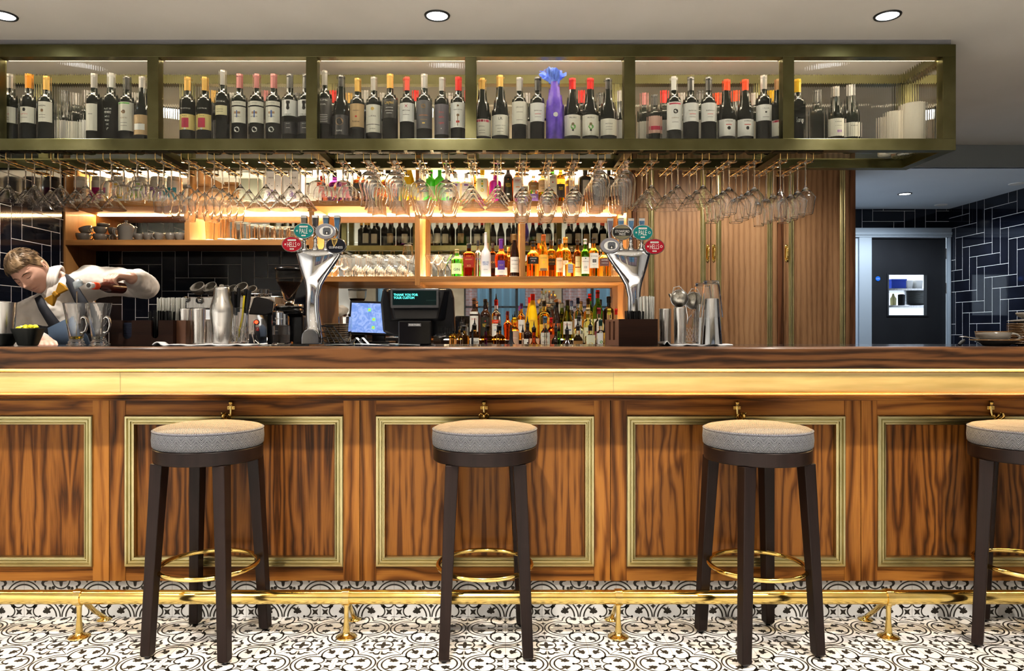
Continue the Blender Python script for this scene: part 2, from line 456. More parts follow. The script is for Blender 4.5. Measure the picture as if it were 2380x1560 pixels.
# far wall with the kitchen door
YD = 6.9
dx0, dx1 = X(2022, YD), X(2198, YD)
tilewall('wall_far', 2.5, XR, 0, 2.344, lambda u, w, d: (u, YD - d, w), (-.05, -.11), 1, holes=((X(1975, YD), XR + .1, 0, Z(531, YD)),))
fx0, fz1 = X(1975, YD), Z(531, YD)
mb = MB(); mb.box(fx0 - .1, dx0 - .065, YD - .02, YD + .1, 0, fz1); struct(mb.build('wall_far_plaster', mat('pale_blue_grey_paint', (.38, .42, .47), .6)))
mb = MB()
mb.box(fx0, XR, YD - .045, YD, Z(553, YD), fz1); mb.box(dx0 - .125, dx0 - .004, YD - .045, YD, 0, Z(553, YD)); mb.box(dx1 + .004, XR - .005, YD - .045, YD, 0, Z(553, YD))
mb.box(fx0, XR, YD - .055, YD - .045, Z(548, YD), Z(541, YD))
struct(mb.build('trim_3', mat('pale_gloss_paint', (.33, .37, .41), .35), bevel=.004))
# door leaf with window
door = bpy.data.objects.new('door_1', None); COL.objects.link(door); door.location = (dx0, YD, 0); struct(door)
wx0, wx1, wz0, wz1 = X(2063, YD) - dx0, X(2153, YD) - dx0, Z(733, YD), Z(638, YD)
dw, dh = dx1 - dx0, Z(553, YD)
m_door = noisy('charcoal_door_paint', (.018, .019, .022), (.024, .025, .028), 3, .42)
mb = MB(); mb.box(0, wx0, 0, .044, 0, dh); mb.box(wx1, dw, 0, .044, 0, dh); mb.box(wx0, wx1, 0, .044, 0, wz0); mb.box(wx0, wx1, 0, .044, wz1, dh)
mb.build('door_leaf', m_door, door)
mb = MB(); mb.ringframe(wx0 - .012, wx1 + .012, wz0 - .012, wz1 + .012, 0, [(0, 0), (0, .008), (.012, .008), (.014, -.03)]); mb.build('window_bead', m_door, door)
mb = MB(); mb.box(wx0, wx1, .018, .024, wz0, wz1); mb.build('pane', mat('thin_pane_glass', (1, 1, 1), 0, trans=1, ior=1.02), door)
mb = MB(); mb.lathe([(0, -.004), (.024, -.004), (.024, 0)], 24, 0, T=Matrix.Translation((X(2040, YD) - dx0, 0, Z(648, YD))) @ Matrix.Rotation(-PI / 2, 4, 'X') @ Matrix.Scale(-1, 4, (0, 0, 1)))
mb.prism(circ(X(2040, YD) - dx0, Z(648, YD), .023), -.005, -.001, 1)
mb.text('Fire door\nkeep shut', .034, (X(2040, YD) - dx0, -.0056, Z(648, YD)), 0)
o = mb.build('fire_door_disc', [m_inkw, mat('sign_blue', (.01, .12, .5), .4)], door); o['label'] = 'round blue fire door sign'
mb = MB()
for zz in (Z(590, YD), Z(670, YD)): mb.box(dw - .002, dw + .012, -.012, .01, zz - .05, zz + .05)
mb.build('hinge', m_steel, door)
# kitchen beyond the hatch window
mb = MB(); mb.box(2.9, XR + .1, 9.0, 9.1, 0, 2.5); mb.box(2.9, 3.0, YD + .1, 9, 0, 2.5); mb.box(2.9, XR + .1, YD + .06, 9.1, 2.45, 2.5); mb.box(2.9, XR + .1, YD + .06, 9.1, -.05, 0)
struct(mb.build('wall_kitchen', mat('kitchen_white', (.7, .72, .72), .5)))
mb = MB(); mb.box(3.1, 4.2, 7.3, 7.7, 2.40, 2.44); tag(mb.build('kitchen_strip_light', mat('kitchen_tube', (1, 1, 1), .5, emis=(.9, .97, 1), es=9)), 'bright strip light inside the kitchen beyond the door window', 'light')
def k(px, py, d=7.5): return X(px, d), Z(py, d)
sh = thing('kitchen_shelf', (0, 0, 0), 'steel kitchen pass shelf seen through the door window', 'shelf')
mb = MB()
for py in (672, 711): a, z = k(2050, py); b, _ = k(2175, py); mb.box(a, b, 7.4, 7.9, z - .02, z)
mb.build('shelf_board', m_steel, sh)
mb = MB(); a, z = k(2166, 640); mb.box(a, a + .04, 7.38, 7.42, 0, 2.1); a, z = k(2052, 640); mb.box(a - .04, a, 7.38, 7.42, 0, 2.1); mb.build('upright', m_steel, sh)
a, z = k(2077, 672, 7.55)
mb = MB(); mb.box(-.075, .075, -.1, .1, 0, .085); mb.box(-.08, .08, -.105, .105, .08, .095)
tag(mb.build('crate', m_blue, loc=(a, 7.55, z + .002)), 'blue plastic crate on the kitchen shelf behind the door window', 'crate')
for i, px in enumerate((2108, 2131)):
    a, z = k(px, 672, 7.5)
    mb = MB(); mb.lathe([(0, 0), (.04, 0), (.047, .085), (.043, .085), (.038, .004), (0, .004)], 20, sq=5)
    tag(mb.build('food_tub', m_inkw, loc=(a, 7.5, z + .001)), ('white food tub beside the blue crate in the kitchen', 'white food tub right of the other on kitchen top shelf')[i], 'tub')
for i in range(12):
    a, z = k(2128, 710, 7.55)
    mb = MB(); mb.lathe([(0, 0), (.06, 0), (.115, .012), (.118, .015), (.11, .014), (.06, .004), (0, .004)], 28)
    tag(mb.build('plate', mat('kitchen_plate', (.45, .46, .44), .3), loc=(a + .01, 7.55, z + .001 + i * .0125)), 'plate in the tall stack on the kitchen shelf beyond the door window', 'plate', 'stacked plates in the kitchen')
a, z = k(2095, 710, 7.5)
mb = MB(); mb.lathe([(0, 0), (.032, 0), (.034, .11), (.02, .115), (0, .115)], 20); tag(mb.build('canister', m_blkm, loc=(a, 7.5, z + .001)), 'black canister on the lower kitchen shelf', 'canister')
a, z = k(2076, 710, 7.5)
mb = MB(); mb.lathe([(0, 0), (.028, 0), (.03, .07), (.014, .095), (.008, .12), (0, .122)], 20); tag(mb.build('squeezy_bottle', mat('yellow_sauce', (.75, .7, .35), .4), loc=(a, 7.5, z + .001)), 'pale yellow sauce bottle on the lower kitchen shelf', 'bottle')

# downlights and ceiling discs
def downlight(x, y, z, label, r=.055, power=90, col=(1, .93, .84), spot=1.5, grp='recessed ceiling downlights'):
    t = thing('ceiling_downlight', (x, y, z), label, 'downlight', grp)
    MB().lathe([(r * .80, -.0005), (r * .84, -.006), (r * .96, -.006), (r, -.0005)], 40).build('trim_ring', m_ring, t)
    MB().lathe([(0, -.003), (r * .80, -.003)], 40).build('lens', m_spot, t)
    L = bpy.data.lights.new('downlight_lamp', 'SPOT'); L.energy = power; L.color = col; L.spot_size = spot; L.spot_blend = .5; L.shadow_soft_size = .035
    o = bpy.data.objects.new('downlight_lamp', L); COL.objects.link(o); o.location = (x, y, z - .02)
    return t
downlight(-2.12, 3.06, HC, 'round ceiling downlight at the left end of the row above the bar')
downlight(-.273, 3.06, HC, 'round ceiling downlight in the middle of the row above the bar')
downlight(1.645, 3.06, HC, 'round ceiling downlight at the right end of the row above the bar')
for x in (-2.12, -.273, 1.645):
    for y in (1.45, .35, -.9, -2.2, -3.4):  # unseen rows over the seating; extra ones added as fill light
        downlight(x, y, HC, 'unseen ceiling downlight over the room, in rows extended with added fill lamps', power=150, spot=2.0, grp='unseen downlights and added fill over the seating side')
for q_, x in enumerate((-2.0, -.35, 1.5)): downlight(x, 4.35, HC, 'round ceiling downlight behind the hanging cabinet, %s' % ('left', 'middle', 'right')[q_], power=62, spot=2.7, grp='downlights over the staff passage')
a, _, _ = at(2103, 450, 6.14)
downlight(a, 6.14, 2.344, 'oval-looking bright downlight in the lowered ceiling by the door', power=80, col=(.8, .9, 1), spot=2.9, grp='lowered ceiling lights')
for px, py, l in ((2187, 476, 'small unlit white ceiling disc near the tiled corner'), (2362, 427, 'unlit white ceiling disc near the right edge')):
    d = F * 1.194 / (CY - py)
    tag(MB().lathe([(0, -.006), (.05, -.006), (.055, 0)], 28).build('ceiling_disc', m_inkw, loc=(X(px, d), d, 2.344)), l, 'ceiling disc')
# street-side wall behind the viewer (seen in the mirrors)
mb = MB()
wins = [(-2.7, -1.2), (-.8, .9), (1.3, 3.3)]
xs = XL - .1
for a, b in wins: mb.box(xs, a, YF, YF + .15, 0, HC); xs = b
mb.box(xs, XR + .1, YF, YF + .15, 0, HC)
for a, b in wins: mb.box(a, b, YF, YF + .15, 0, .5); mb.box(a, b, YF, YF + .15, 2.3, HC)
struct(mb.build('wall_front', noisy('stone_plaster', (.36, .32, .26), (.44, .40, .33), 5, .8)))
for i, (a, b) in enumerate(wins):
    w = bpy.data.objects.new('window_%d' % (i + 1), None); COL.objects.link(w); w.location = (a, YF, 0); struct(w)
    n = 3; W = b - a; mb = MB()
    for q in range(n + 1): xx = W * q / n; mb.box(max(0, xx - .03), min(W, xx + .03), .04, .1, .5, 2.3)
    mb.box(0, W, .04, .1, .5, .56); mb.box(0, W, .04, .1, 2.24, 2.3); mb.box(0, W, .05, .09, 1.7, 1.74)
    mb.build('window_frame', m_blkm, w)
    MB().box(0, W, .065, .069, .5, 2.3).build('pane', MATS['thin_pane_glass'], w)
    cu = tag(MB().build('curtain', m_paper), None)
    bpy.data.objects.remove(cu)
    vs, fs = [], []
    kk = 120
    for q in range(kk + 1):
        xx = a + W * q / kk; yy = YF + .22 + .025 * math.sin(q * .9) + .012 * math.sin(q * 2.3)
        vs += [(xx, yy, .45), (xx, yy, 2.38)]
    for q in range(kk):
        if (q // 3) % 4 != 3: fs.append((2 * q, 2 * q + 2, 2 * q + 3, 2 * q + 1))
    m = bpy.data.materials.get('sheer_curtain')
    if not m:
        m = bpy.data.materials.new('sheer_curtain'); t = nt(m); t.nodes.clear()
        o_ = t.nodes.new('ShaderNodeOutputMaterial'); mx_ = t.nodes.new('ShaderNodeMixShader'); tr = t.nodes.new('ShaderNodeBsdfTransparent'); di = t.nodes.new('ShaderNodeBsdfTranslucent')
        di.inputs[0].default_value = (.35, .42, .42, 1); mx_.inputs[0].default_value = .32
        t.links.new(tr.outputs[0], mx_.inputs[1]); t.links.new(di.outputs[0], mx_.inputs[2]); t.links.new(mx_.outputs[0], o_.inputs[0])
    o = MB().add(vs, fs, 0, True).build('sheer_curtain', m)
    tag(o, 'sheer striped curtain hanging at the %s street window' % ('left', 'middle', 'right')[i], 'curtain')
# brick house across the street
m_brick = mat('street_brick', (.4, .2, .15), .8); g = N(m_brick)
tc = g.n('ShaderNodeTexCoord'); mp = g.n('ShaderNodeMapping'); mp.inputs['Rotation'].default_value = (PI / 2, 0, 0); g.l(tc.outputs['Object'], mp.inputs[0])
bt = g.n('ShaderNodeTexBrick', i_Scale=3.0); bt.inputs['Color1'].default_value = (.42, .20, .15, 1); bt.inputs['Color2'].default_value = (.52, .28, .22, 1); bt.inputs['Mortar'].default_value = (.55, .5, .45, 1)
g.l(mp.outputs[0], bt.inputs['Vector']); g.l(bt.outputs[0], g.b.inputs['Base Color'])
bd = thing('street_building', (0, -10, 0), 'red brick building across the street, reflected in the low mirror', 'building')
MB().box(-9, 9, -.3, 0, -.2, 7).build('brick_wall', m_brick, bd)
mb = MB()
for xx in (-6.4, -3.2, 0, 3.2, 6.4): mb.box(xx - .7, xx + .7, 0, .04, 1, 2.8)
mb.build('shop_window', mat('dark_shop_glass', (.2, .32, .36), .1), bd)
MB().box(-9, 9, 0, .12, 3.0, 3.25).build('signboard', m_wht, bd)
struct(MB().box(-12, 12, -10, YF, -.25, -.2).build('ground_street', mat('pavement', (.3, .3, .3), .8)))
# ================================================================ BAR
DP = 2.885
SEAM = [-2.577 + 1.0048 * i for i in range(6)]
zb, zt = .157, Z(931, DP)
NAMES = ['walnut bar panel at the far left, partly out of the picture', 'walnut bar panel behind the leftmost stool', 'walnut bar panel behind the stool left of centre',
         'walnut bar panel behind the third stool from the left', 'walnut bar panel at the right end, behind the cut-off stool']
fz0, fz1 = Z(1317, DP - .01), Z(967, DP - .01)
for i in range(5):
    x0, x1 = SEAM[i], SEAM[i + 1]; W = x1 - x0; ins = (285 - 247) * DP / F
    t = thing('bar_front_unit', ((x0 + x1) / 2, DP, 0), NAMES[i], 'bar panel', 'brass framed walnut panels of the bar front')
    h = W / 2; g_ = .0012
    MB().box(-h + g_, -h + ins, -.004, .03, zb, zt).build('stile', m_walz, t)
    MB().box(h - ins, h - g_, -.004, .03, zb, zt).build('stile', m_walz, t)
    MB().box(-h + ins, h - ins, -.002, .03, fz1 - .02, zt).build('rail', m_walx, t)
    MB().box(-h + ins, h - ins, -.002, .03, zb, fz0 + .02).build('rail', m_walx, t)
    MB().box(-h + ins, h - ins, .012, .028, fz0, fz1).build('panel', m_walp, t)
    b_ = ins
    mb = MB().ringframe(-h + b_, h - b_, fz0, fz1, -.002, [(-.001, 0), (-.001, .010), (.002, .013), (.009, .013), (.012, .006), (.014, .006), (.017, .010), (.022, .010), (.024, .002), (.027, .001), (.030, .005), (.034, .004), (.037, -.004), (.038, -.013)])
    mb.build('brass_frame', m_mould, t)
# kick plinth with encaustic tiles
mb = MB(); mb.add([(XL, YK, 0), (XR, YK, 0), (XR, YK, .17), (XL, YK, .17)], [(0, 1, 2, 3)], 2)
for i in range(-22, 20):
    x0 = GX + i * T0
    if x0 < XL: continue
    mb.add([(x0 + .0009, YK - .0006, .0006), (x0 + T0 - .0009, YK - .0006, .0006), (x0 + T0 - .0009, YK - .0006, .1495), (x0 + .0009, YK - .0006, .1495)], [(0, 1, 2, 3)], 0)
    fx = 1 if i % 2 == 0 else 0
    ox = x0 + (T0 if fx else 0)
    put(mb, PAT, ox, .0, -1 if fx else 1, 1, lambda a, b: (a, YK - .0011, min(b, .1495)), 1)
    for vs, fs in (): pass
pl = mb.build('bar_plinth', [m_enc, m_encb, m_grt]); tag(pl, 'black and white patterned tile plinth under the bar front', 'plinth')
# bar carcass
t = thing('bar_carcass', (0, 2.915, 0), 'wooden bar body carrying the counter, brass band and mouldings', 'bar')
MB().box(XL + .01, 3.2, .001, .028, 0.17, zt + .02).box(XL + .01, 3.2, .028, .34, 0, 1.0).build('carcass', m_dkw, t)
zc0, zc1 = Z(918, 2.82), Z(866, 2.82)
MB().box(XL + .01, 3.2, -.08, .02, zc0 - .004, 1.0).build('brass_band', m_band, t)
for xx in (X(268, 2.8), X(1429, 2.8)): MB().box(xx - .0008, xx + .0008, -.0812, -.08, zc0 + .004, zc1 + .02).build('band_joint', m_mould, t)
# nose moulding
pf = [(0, .0), (-.062, .0), (-.066, -.004), (-.066, -.009), (-.058, -.011), (-.056, -.017), (-.050, -.021), (-.044, -.023), (-.040, -.030), (0, -.030)]
def sweepx(mb, prof, x0, x1, y, z, m=0):
    n = len(prof); vs = [(x0, y + a, z + b) for a, b in prof] + [(x1, y + a, z + b) for a, b in prof]
    return mb.add(vs, [(i, (i + 1) % n, (i + 1) % n + n, i + n) for i in range(n)] + [tuple(range(n - 1, -1, -1)), tuple(range(n, 2 * n))], m)
sweepx(MB(), pf, XL + .01, 3.2, -.045, Z(917, 2.76)).build('ledge_moulding', m_walx, t)
sweepx(MB(), [(0, 0), (-.03, 0), (-.032, -.012), (-.026, -.016), (0, -.016)], XL + .01, 3.2, -.08, 1.013).build('light_batten', m_walx, t)
MB().box(XL + .02, 3.19, -.135, -.118, 1.0155, 1.0190).build('led_strip', mat('counter_led', (1, .8, .5), .5, emis=(1.0, .72, .38), es=85), t)
# counter top
ct = thing('countertop', (0, 2.62, 1.101), 'long bar worktop of black stone with a thick walnut front edge', 'countertop')
lipz0 = Z(858, 2.62) - 1.101
zz = 0
pr = [(0.012, 0), (.003, -.002), (0, -.008), (0, lipz0 + .007), (.004, lipz0), (.06, lipz0), (.06, 0)]
sweepx(MB(), pr, XL + .01, 3.25, 0, 0).build('wood_edge', m_lip, ct)
MB().box(XL + .01, 3.25, .0602, .66, -.03, 0).build('stone_slab', m_stone, ct)
MB().box(XL + .01, 3.2, .0602, .66, lipz0 + .005, -.0302).build('underlayer', m_dkw, ct)
# inner worktop on the staff side
MB_ = MB().box(XL + .01, 3.2, 3.285, 3.44, .84, .88).box(XL + .01, 3.2, 3.285, 3.43, .1, .84)
tag(MB_.build('underbar_counter', m_steel), 'steel underbar worktop on the staff side of the bar', 'worktop')
# foot rail
fr = thing('foot_rail', (0, 2.72, 0), 'polished brass foot rail running along the bar just above the floor', 'foot rail')
zr = Z(1388, 2.72)
MB().tube([(-3.05, 0, zr), (3.1, 0, zr)], .0262, 28).build('rail_pipe', m_brass, fr)
rnd = [(-.10, .19), (-.045, .045), (-.04, .045), (-.07, .045)]
for px, dx in ((-442, 0), (184, .004), (805, -.004), (1437, .0), (2065, -.004), (2690, 0)):
    x = X(px, 2.72); b = MB()
    T = Matrix.Translation((x, 0, 0))
    b.lathe([(0, 0), (.038, 0), (.040, .003), (.032, .006), (.028, .0065), (.016, .012), (.013, .02), (.0085, .075), (.0095, zr - .036), (.016, zr - .026), (.012, zr - .02)], 24, 0, T=T)
    b.tube([(x - .014, 0, zr), (x + .014, 0, zr)], .0305, 28); 
    b.tube([(x + .004, .012, zr - .012), (x + dx * .5, .10, .06), (x + dx, .165, .010)], [.010, .009, .008], 12)
    b.lathe([(0, 0), (.028, 0), (.029, .003), (.013, .007), (.009, .014)], 20, 0, T=Matrix.Translation((x + dx, .165, 0)))
    b.build('rail_bracket', m_cast, fr)
# bag hooks
def hookmesh(rzv):
    b = MB()
    b.box(-.0035, .0035, -.004, 0, -.036, .014)
    b.box(-.0145, .0145, -.0035, 0, .0005, .0125)
    for s in (-1, 1): b.ball((s * .0105, -.004, .0065), (.0036, .002, .0036), n=10)
    b.lathe([(0, .016), (.008, .017), (.008, .020), (.005, .0215), (.009, .025), (.0092, .029), (.006, .035), (.002, .041), (0, .043)], 16, 0, c=(0, -.006, 0))
    b.tube([(0, -.004, .012), (0, -.006, -.01), (0, -.010, -.024)], [.005, .0042, .004], 10)
    R = Matrix.Rotation(rzv, 4, 'Z')
    b.tube([(0, -.010, -.022), (0, -.018, -.037), (0, -.034, -.039), (0, -.044, -.028), (0, -.042, -.014), (0, -.034, -.010)], [.005, .006, .0065, .006, .005, .003], 10, T=R)
    for s in (-1, 1):
        b.tube([(0, -.012, -.030), (s * .010, -.018, -.036), (s * .017, -.024, -.028), (s * .0175, -.027, -.018), (s * .0135, -.028, -.014)], [.0045, .0048, .0045, .0035, .002], 8, T=R)
        b.tube([(0, -.030, -.026), (s * .009, -.036, -.014), (s * .014, -.038, -.010)], [.004, .0035, .002], 8, T=R)
    return b
for px, rz_, l in ((537, .45, 'brass bag hook above the leftmost stool'), (1125, 0, 'brass bag hook above the second stool from the left'),
                   (1713, -.4, 'brass bag hook above the third stool from the left'), (2303, -1.0, 'brass bag hook turned sideways above the rightmost stool')):
    o = hookmesh(-rz_).build('bag_hook', m_cast, loc=(X(px, 2.875), 2.8785, Z(952, 2.875)))
    tag(o, l, 'hook', 'brass bag hooks on the bar front')

# ---------------------------------------------------------------- stools
def stool(loc, rz, label):
    t = thing('bar_stool', loc, label, 'bar stool', 'round bar stools along the bar', rz)
    b = MB(); R = .193; zb_, zt_ = .737, .806
    b.lathe([(0, zb_), (R - .006, zb_), (R, zb_ + .006), (R + .002, zb_ + .03), (R, zt_ - .012), (R - .004, zt_ - .005), (R - .012, zt_), (R * .7, zt_ + .009), (0, zt_ + .013)], 64)
    cu = b.build('seat_cushion', m_fab, t)
    pts = [((R - .0005) * math.cos(a), (R - .0005) * math.sin(a), zt_ - .008) for a in [2 * PI * i / 64 for i in range(64)]]
    MB().tube(pts, .0022, 6, closed=True).build('piping', mat('seam_piping', (.12, .12, .14), .8), cu)
    MB().lathe([(0, .687), (.188, .687), (.190, .690), (.191, .733), (.189, .7365), (0, .7365)], 64).build('seat_apron', m_dkw, t)
    for sx in (-1, 1):
        for sy in (-1, 1):
            b = MB(); h0, h1 = .0185, .0235
            xt, yt, xb, yb = sx * .119, sy * .119, sx * .147, sy * .147
            vs = []
            for (cx, cy, z, h) in ((xb, yb, .008, h0 - .005), (xb, yb, .016, h0), (sx * .136, sy * .136, .3, .020), (xt, yt, .687, h1)):
                vs += [(cx - h, cy - h, z), (cx + h, cy - h, z), (cx + h, cy + h, z), (cx - h, cy + h, z)]
            fs = [(3, 2, 1, 0), (12, 13, 14, 15)] + [(4 * j + i, 4 * j + (i + 1) % 4, 4 * j + 4 + (i + 1) % 4, 4 * j + 4 + i) for j in range(3) for i in range(4)]
            b.add(vs, fs); lg = b.build('leg', m_dkw, t, bevel=.003)
            MB().lathe([(0, 0), (.009, 0), (.010, .003), (.010, .009)], 14, c=(xb, yb, 0)).build('foot_glide', m_blk, lg)
    pts = [(.172 * math.cos(a), .172 * math.sin(a), .295) for a in [2 * PI * i / 72 for i in range(72)]]
    MB().tube(pts, .0088, 14, closed=True).build('foot_ring', m_brass, t)
    return t
stool((-1.083, 2.664, 0), math.radians(-9), 'bar stool with zigzag fabric seat, leftmost of the four along the bar')
stool((-.061, 2.664, 0), math.radians(3), 'bar stool with zigzag fabric seat, second from the left, under the centre')
stool((.945, 2.655, 0), math.radians(14), 'bar stool with zigzag fabric seat, third from the left')
stool((1.955, 2.664, 0), math.radians(-38), 'bar stool with zigzag fabric seat cut off by the right edge')

# ================================================================ HANGING CABINET
DF, DB = 3.30, 3.706
cz0, cz1 = 1.992, 2.478
cxr = X(2222, DF); cxl = -3.08
hc = thing('hanging_wine_cabinet', (0, 0, 0), 'long brass framed wine cabinet with reeded glass hanging above the bar', 'cabinet')
MU = [-2.33, -1.6006, -.8714, -.1403, .5899, 1.32]
bz0, bz1 = Z(322, DF), Z(132, DF)
b = MB()
bw = .05
b.box(cxl, cxr, DF, DF + bw, cz0, bz0); b.box(cxl, cxr, DF, DF + bw, bz1, cz1)
b.box(cxr - .060, cxr, DF, DF + bw, bz0, bz1); b.box(cxl, cxl + .06, DF, DF + bw, bz0, bz1)
b.build('front_frame', m_ofr, hc, bevel=.0015)
for x in MU: MB().box(x - .026, x + .026, DF + .0005, DF + bw, bz0, bz1).build('mullion', m_ofr, hc, bevel=.0015)
b = MB()
b.box(cxl, cxr, DB - bw, DB, cz0, bz0); b.box(cxl, cxr, DB - bw, DB, bz1, cz1)
b.box(cxr - .055, cxr, DB - bw, DB, bz0, bz1); b.box(cxl, cxl + .06, DB - bw, DB, bz0, bz1)
b.build('back_frame', m_ofr, hc, bevel=.0015)
for x in MU: MB().box(x - .026, x + .026, DB - bw, DB - .0005, bz0, bz1).build('mullion', m_ofr, hc, bevel=.0015)
for z0, z1 in ((cz0, bz0), (bz1, cz1)): MB().box(cxr - .05, cxr, DF + bw, DB - bw, z0, z1).build('end_frame', m_ofr, hc, bevel=.0015)
for x in (MU[1], MU[2], MU[3], MU[4], MU[5]): MB().box(x - .02, x + .02, DF + bw, DB - bw, cz0, cz0 + .03).build('cross_bar', m_ofr, hc)
MB().box(cxl, cxr - .002, DF + .002, DB - .002, cz1 - .012, cz1 - .002).build('top_panel', mat('cabinet_top_white', (.72, .66, .62), .5), hc)
ZSH = cz0 + .046
MB().box(cxl + .02, cxr - .052, DF + bw + .001, DB - bw - .001, ZSH - .010, ZSH).build('glass_shelf', mat('shelf_glass', (.97, 1, .98), .0, trans=1, ior=1.06), hc)
def reed(x0, x1, z0, z1, y, name='reeded_pane', along='x', pitch=.0105, amp=.0009):
    n = max(int((x1 - x0) / pitch), 1) * 6; vs, fs = [], []
    for i in range(n + 1):
        u = x0 + (x1 - x0) * i / n; d = amp * (1 + math.cos(2 * PI * (i / 6.0))) + .002
        p = [(u, -d), (u, 0)]
        for uu, dd in p:
            for z in (z0, z1):
                vs.append((uu, y + dd, z) if along == 'x' else (y - dd, uu, z))
    for i in range(n):
        a = i * 4; c = a + 4
        fs += [(a, c, c + 1, a + 1), (a + 2, a + 3, c + 3, c + 2)]
    b = MB().add(vs, fs, 0, True)
    if along != 'x': b.f = [list(reversed(f)) for f in b.f]
    return b.build(name, m_reed, hc)
edges = [cxl + .06] + [q for x in MU for q in (x - .026, x + .026)] + [cxr - .06]
for i in range(0, len(edges), 2):
    reed(edges[i], edges[i + 1], bz0, bz1, DF + .040, amp=.00024)
    reed(edges[i], edges[i + 1], bz0, bz1, DB - .015, name='clear_pane', amp=0, pitch=.3)
reed(DF + bw, DB - bw, bz0, bz1, cxr - .02, along='y')
b = MB()
for i in range(0, len(edges), 2): b.box(edges[i] + .005, edges[i + 1] - .005, DF + .050, DF + .058, bz1 + .002, bz1 + .009)
b.build('led_strip', mat('cabinet_led', (1, .9, .7), .5, emis=(1.0, .82, .60), es=460), hc)
# ceiling fixings of the racks
RX = [5.5 + 60.55 * i for i in range(32)]
def rackmesh():
    b = MB(); r = .0022
    b.box(-.052, .052, -.024, .010, -.0045, -.0004, 1)
    for s in (-1, 1):
        x = s * .0163
        b.tube([(x, 0, 0), (x, 0, -.030), (x, .004, -.036), (x, .012, -.039), (x, .34, -.039), (x, .35, -.036), (x, .352, -.028), (x, .352, -.004)], r, 8)
    b.tube([(-.0163, .352, -.006), (.0163, .352, -.006)], r, 6)
    return b
rm = rackmesh().mesh('glass_rack', [m_rodb, mat('dark_bronze_plate', (.03, .025, .015), .4, .8)])
for i, px in enumerate(RX):
    o = bpy.data.objects.new('glass_rack', rm); COL.objects.link(o); o.location = (X(px, 3.335), 3.335, cz0)
    tag(o, 'brass wire glass rack, %s from the left under the hanging cabinet' % ORD[i], 'glass rack', 'brass wire glass racks under the cabinet')
# ---------------------------------------------------------------- hanging stemware
def gshell(prof, stem_n, th=.0011):     # prof of bowl outer from stem up ; foot+stem solid
    inner = [(max(r - th, 0), z + (th if i == 0 else 0)) for i, (r, z) in enumerate(prof)]
    inner[0] = (0, prof[0][1] + .004)
    return prof, inner
def glass_mesh(kind):
    G = {
     'martini': (.037, .003, [(.0034, .006), (.0028, .02), (.0028, .10), (.004, .107)], [(.006, .110), (.020, .128), (.042, .158), (.0595, .1835)]),
     'coupe': (.036, .003, [(.005, .006), (.0042, .02), (.006, .045), (.0042, .06), (.004, .085)], [(.012, .088), (.034, .098), (.046, .116), (.048, .135), (.046, .155)]),
     'tulip': (.036, .003, [(.004, .006), (.0032, .02), (.0030, .10), (.004, .112)], [(.008, .118), (.026, .134), (.040, .156), (.0435, .178), (.041, .210), (.037, .238)]),
     'balloon': (.038, .003, [(.005, .006), (.0042, .02), (.0040, .07), (.006, .082)], [(.018, .088), (.044, .110), (.053, .135), (.050, .160), (.040, .195), (.034, .228)]),
     'hurricane': (.036, .004, [(.007, .007), (.006, .02), (.010, .035), (.008, .042)], [(.022, .050), (.040, .072), (.046, .095), (.041, .120), (.034, .150), (.036, .19), (.039, .208)]),
     'goblet': (.034, .004, [(.009, .007), (.008, .016), (.012, .026), (.008, .036)], [(.020, .046), (.038, .066), (.0455, .092), (.043, .130), (.036, .205)]),
     'angular': (.037, .003, [(.004, .006), (.0030, .02), (.0030, .10), (.004, .116)], [(.010, .124), (.026, .142), (.0435, .165), (.043, .178), (.032, .245)]),
     'slim': (.034, .003, [(.004, .006), (.0028, .02), (.0026, .115), (.004, .128)], [(.008, .136), (.020, .160), (.032, .186), (.0315, .200), (.024, .262)]),
    }[kind]
    fr_, ft, stem, bowl = G
    b = MB(); prof = [(0, 0), (fr_, 0), (fr_, .0012), (fr_ * .6, .0026), (.008, .0045)] + stem + bowl
    # smooth the bowl with catmull points
    pts = []
    for i in range(len(bowl) - 1):
        p0 = bowl[max(i - 1, 0)]; p1 = bowl[i]; p2 = bowl[i + 1]; p3 = bowl[min(i + 2, len(bowl) - 1)]
        for q in range(4 if kind not in ('martini', 'angular', 'slim') else 2):
            tt = q / (4 if kind not in ('martini', 'angular', 'slim') else 2)
            pts.append(tuple(.5 * (2 * p1[c] + (p2[c] - p0[c]) * tt + (2 * p0[c] - 5 * p1[c] + 4 * p2[c] - p3[c]) * tt ** 2 + (3 * p1[c] - p0[c] - 3 * p2[c] + p3[c]) * tt ** 3) for c in (0, 1)))
    pts.append(bowl[-1])
    out = [(0, 0), (fr_, 0), (fr_, .0012), (fr_ * .6, .0026), (.008, .0045)] + stem + pts
    th = .0012
    a_, c_ = pts[-2], pts[-1]; mid = (c_[0] + (a_[0] - c_[0]) * .06, c_[1] + (a_[1] - c_[1]) * .06); pts.insert(-1, mid)
    out = out[:-1] + [mid, c_]
    inn = [(max(r - th, .0005), z) for r, z in reversed(pts[1:])] + [(0, pts[0][1] + .004)]
    b.lathe(out + [(pts[-1][0] - th / 2, pts[-1][1] + .0004)] + inn, 28)
    return b.mesh(kind, [m_glass]), out[-1][1]
GM = {k_: glass_mesh(k_) for k_ in ('martini', 'coupe', 'tulip', 'balloon', 'hurricane', 'goblet', 'angular', 'slim')}
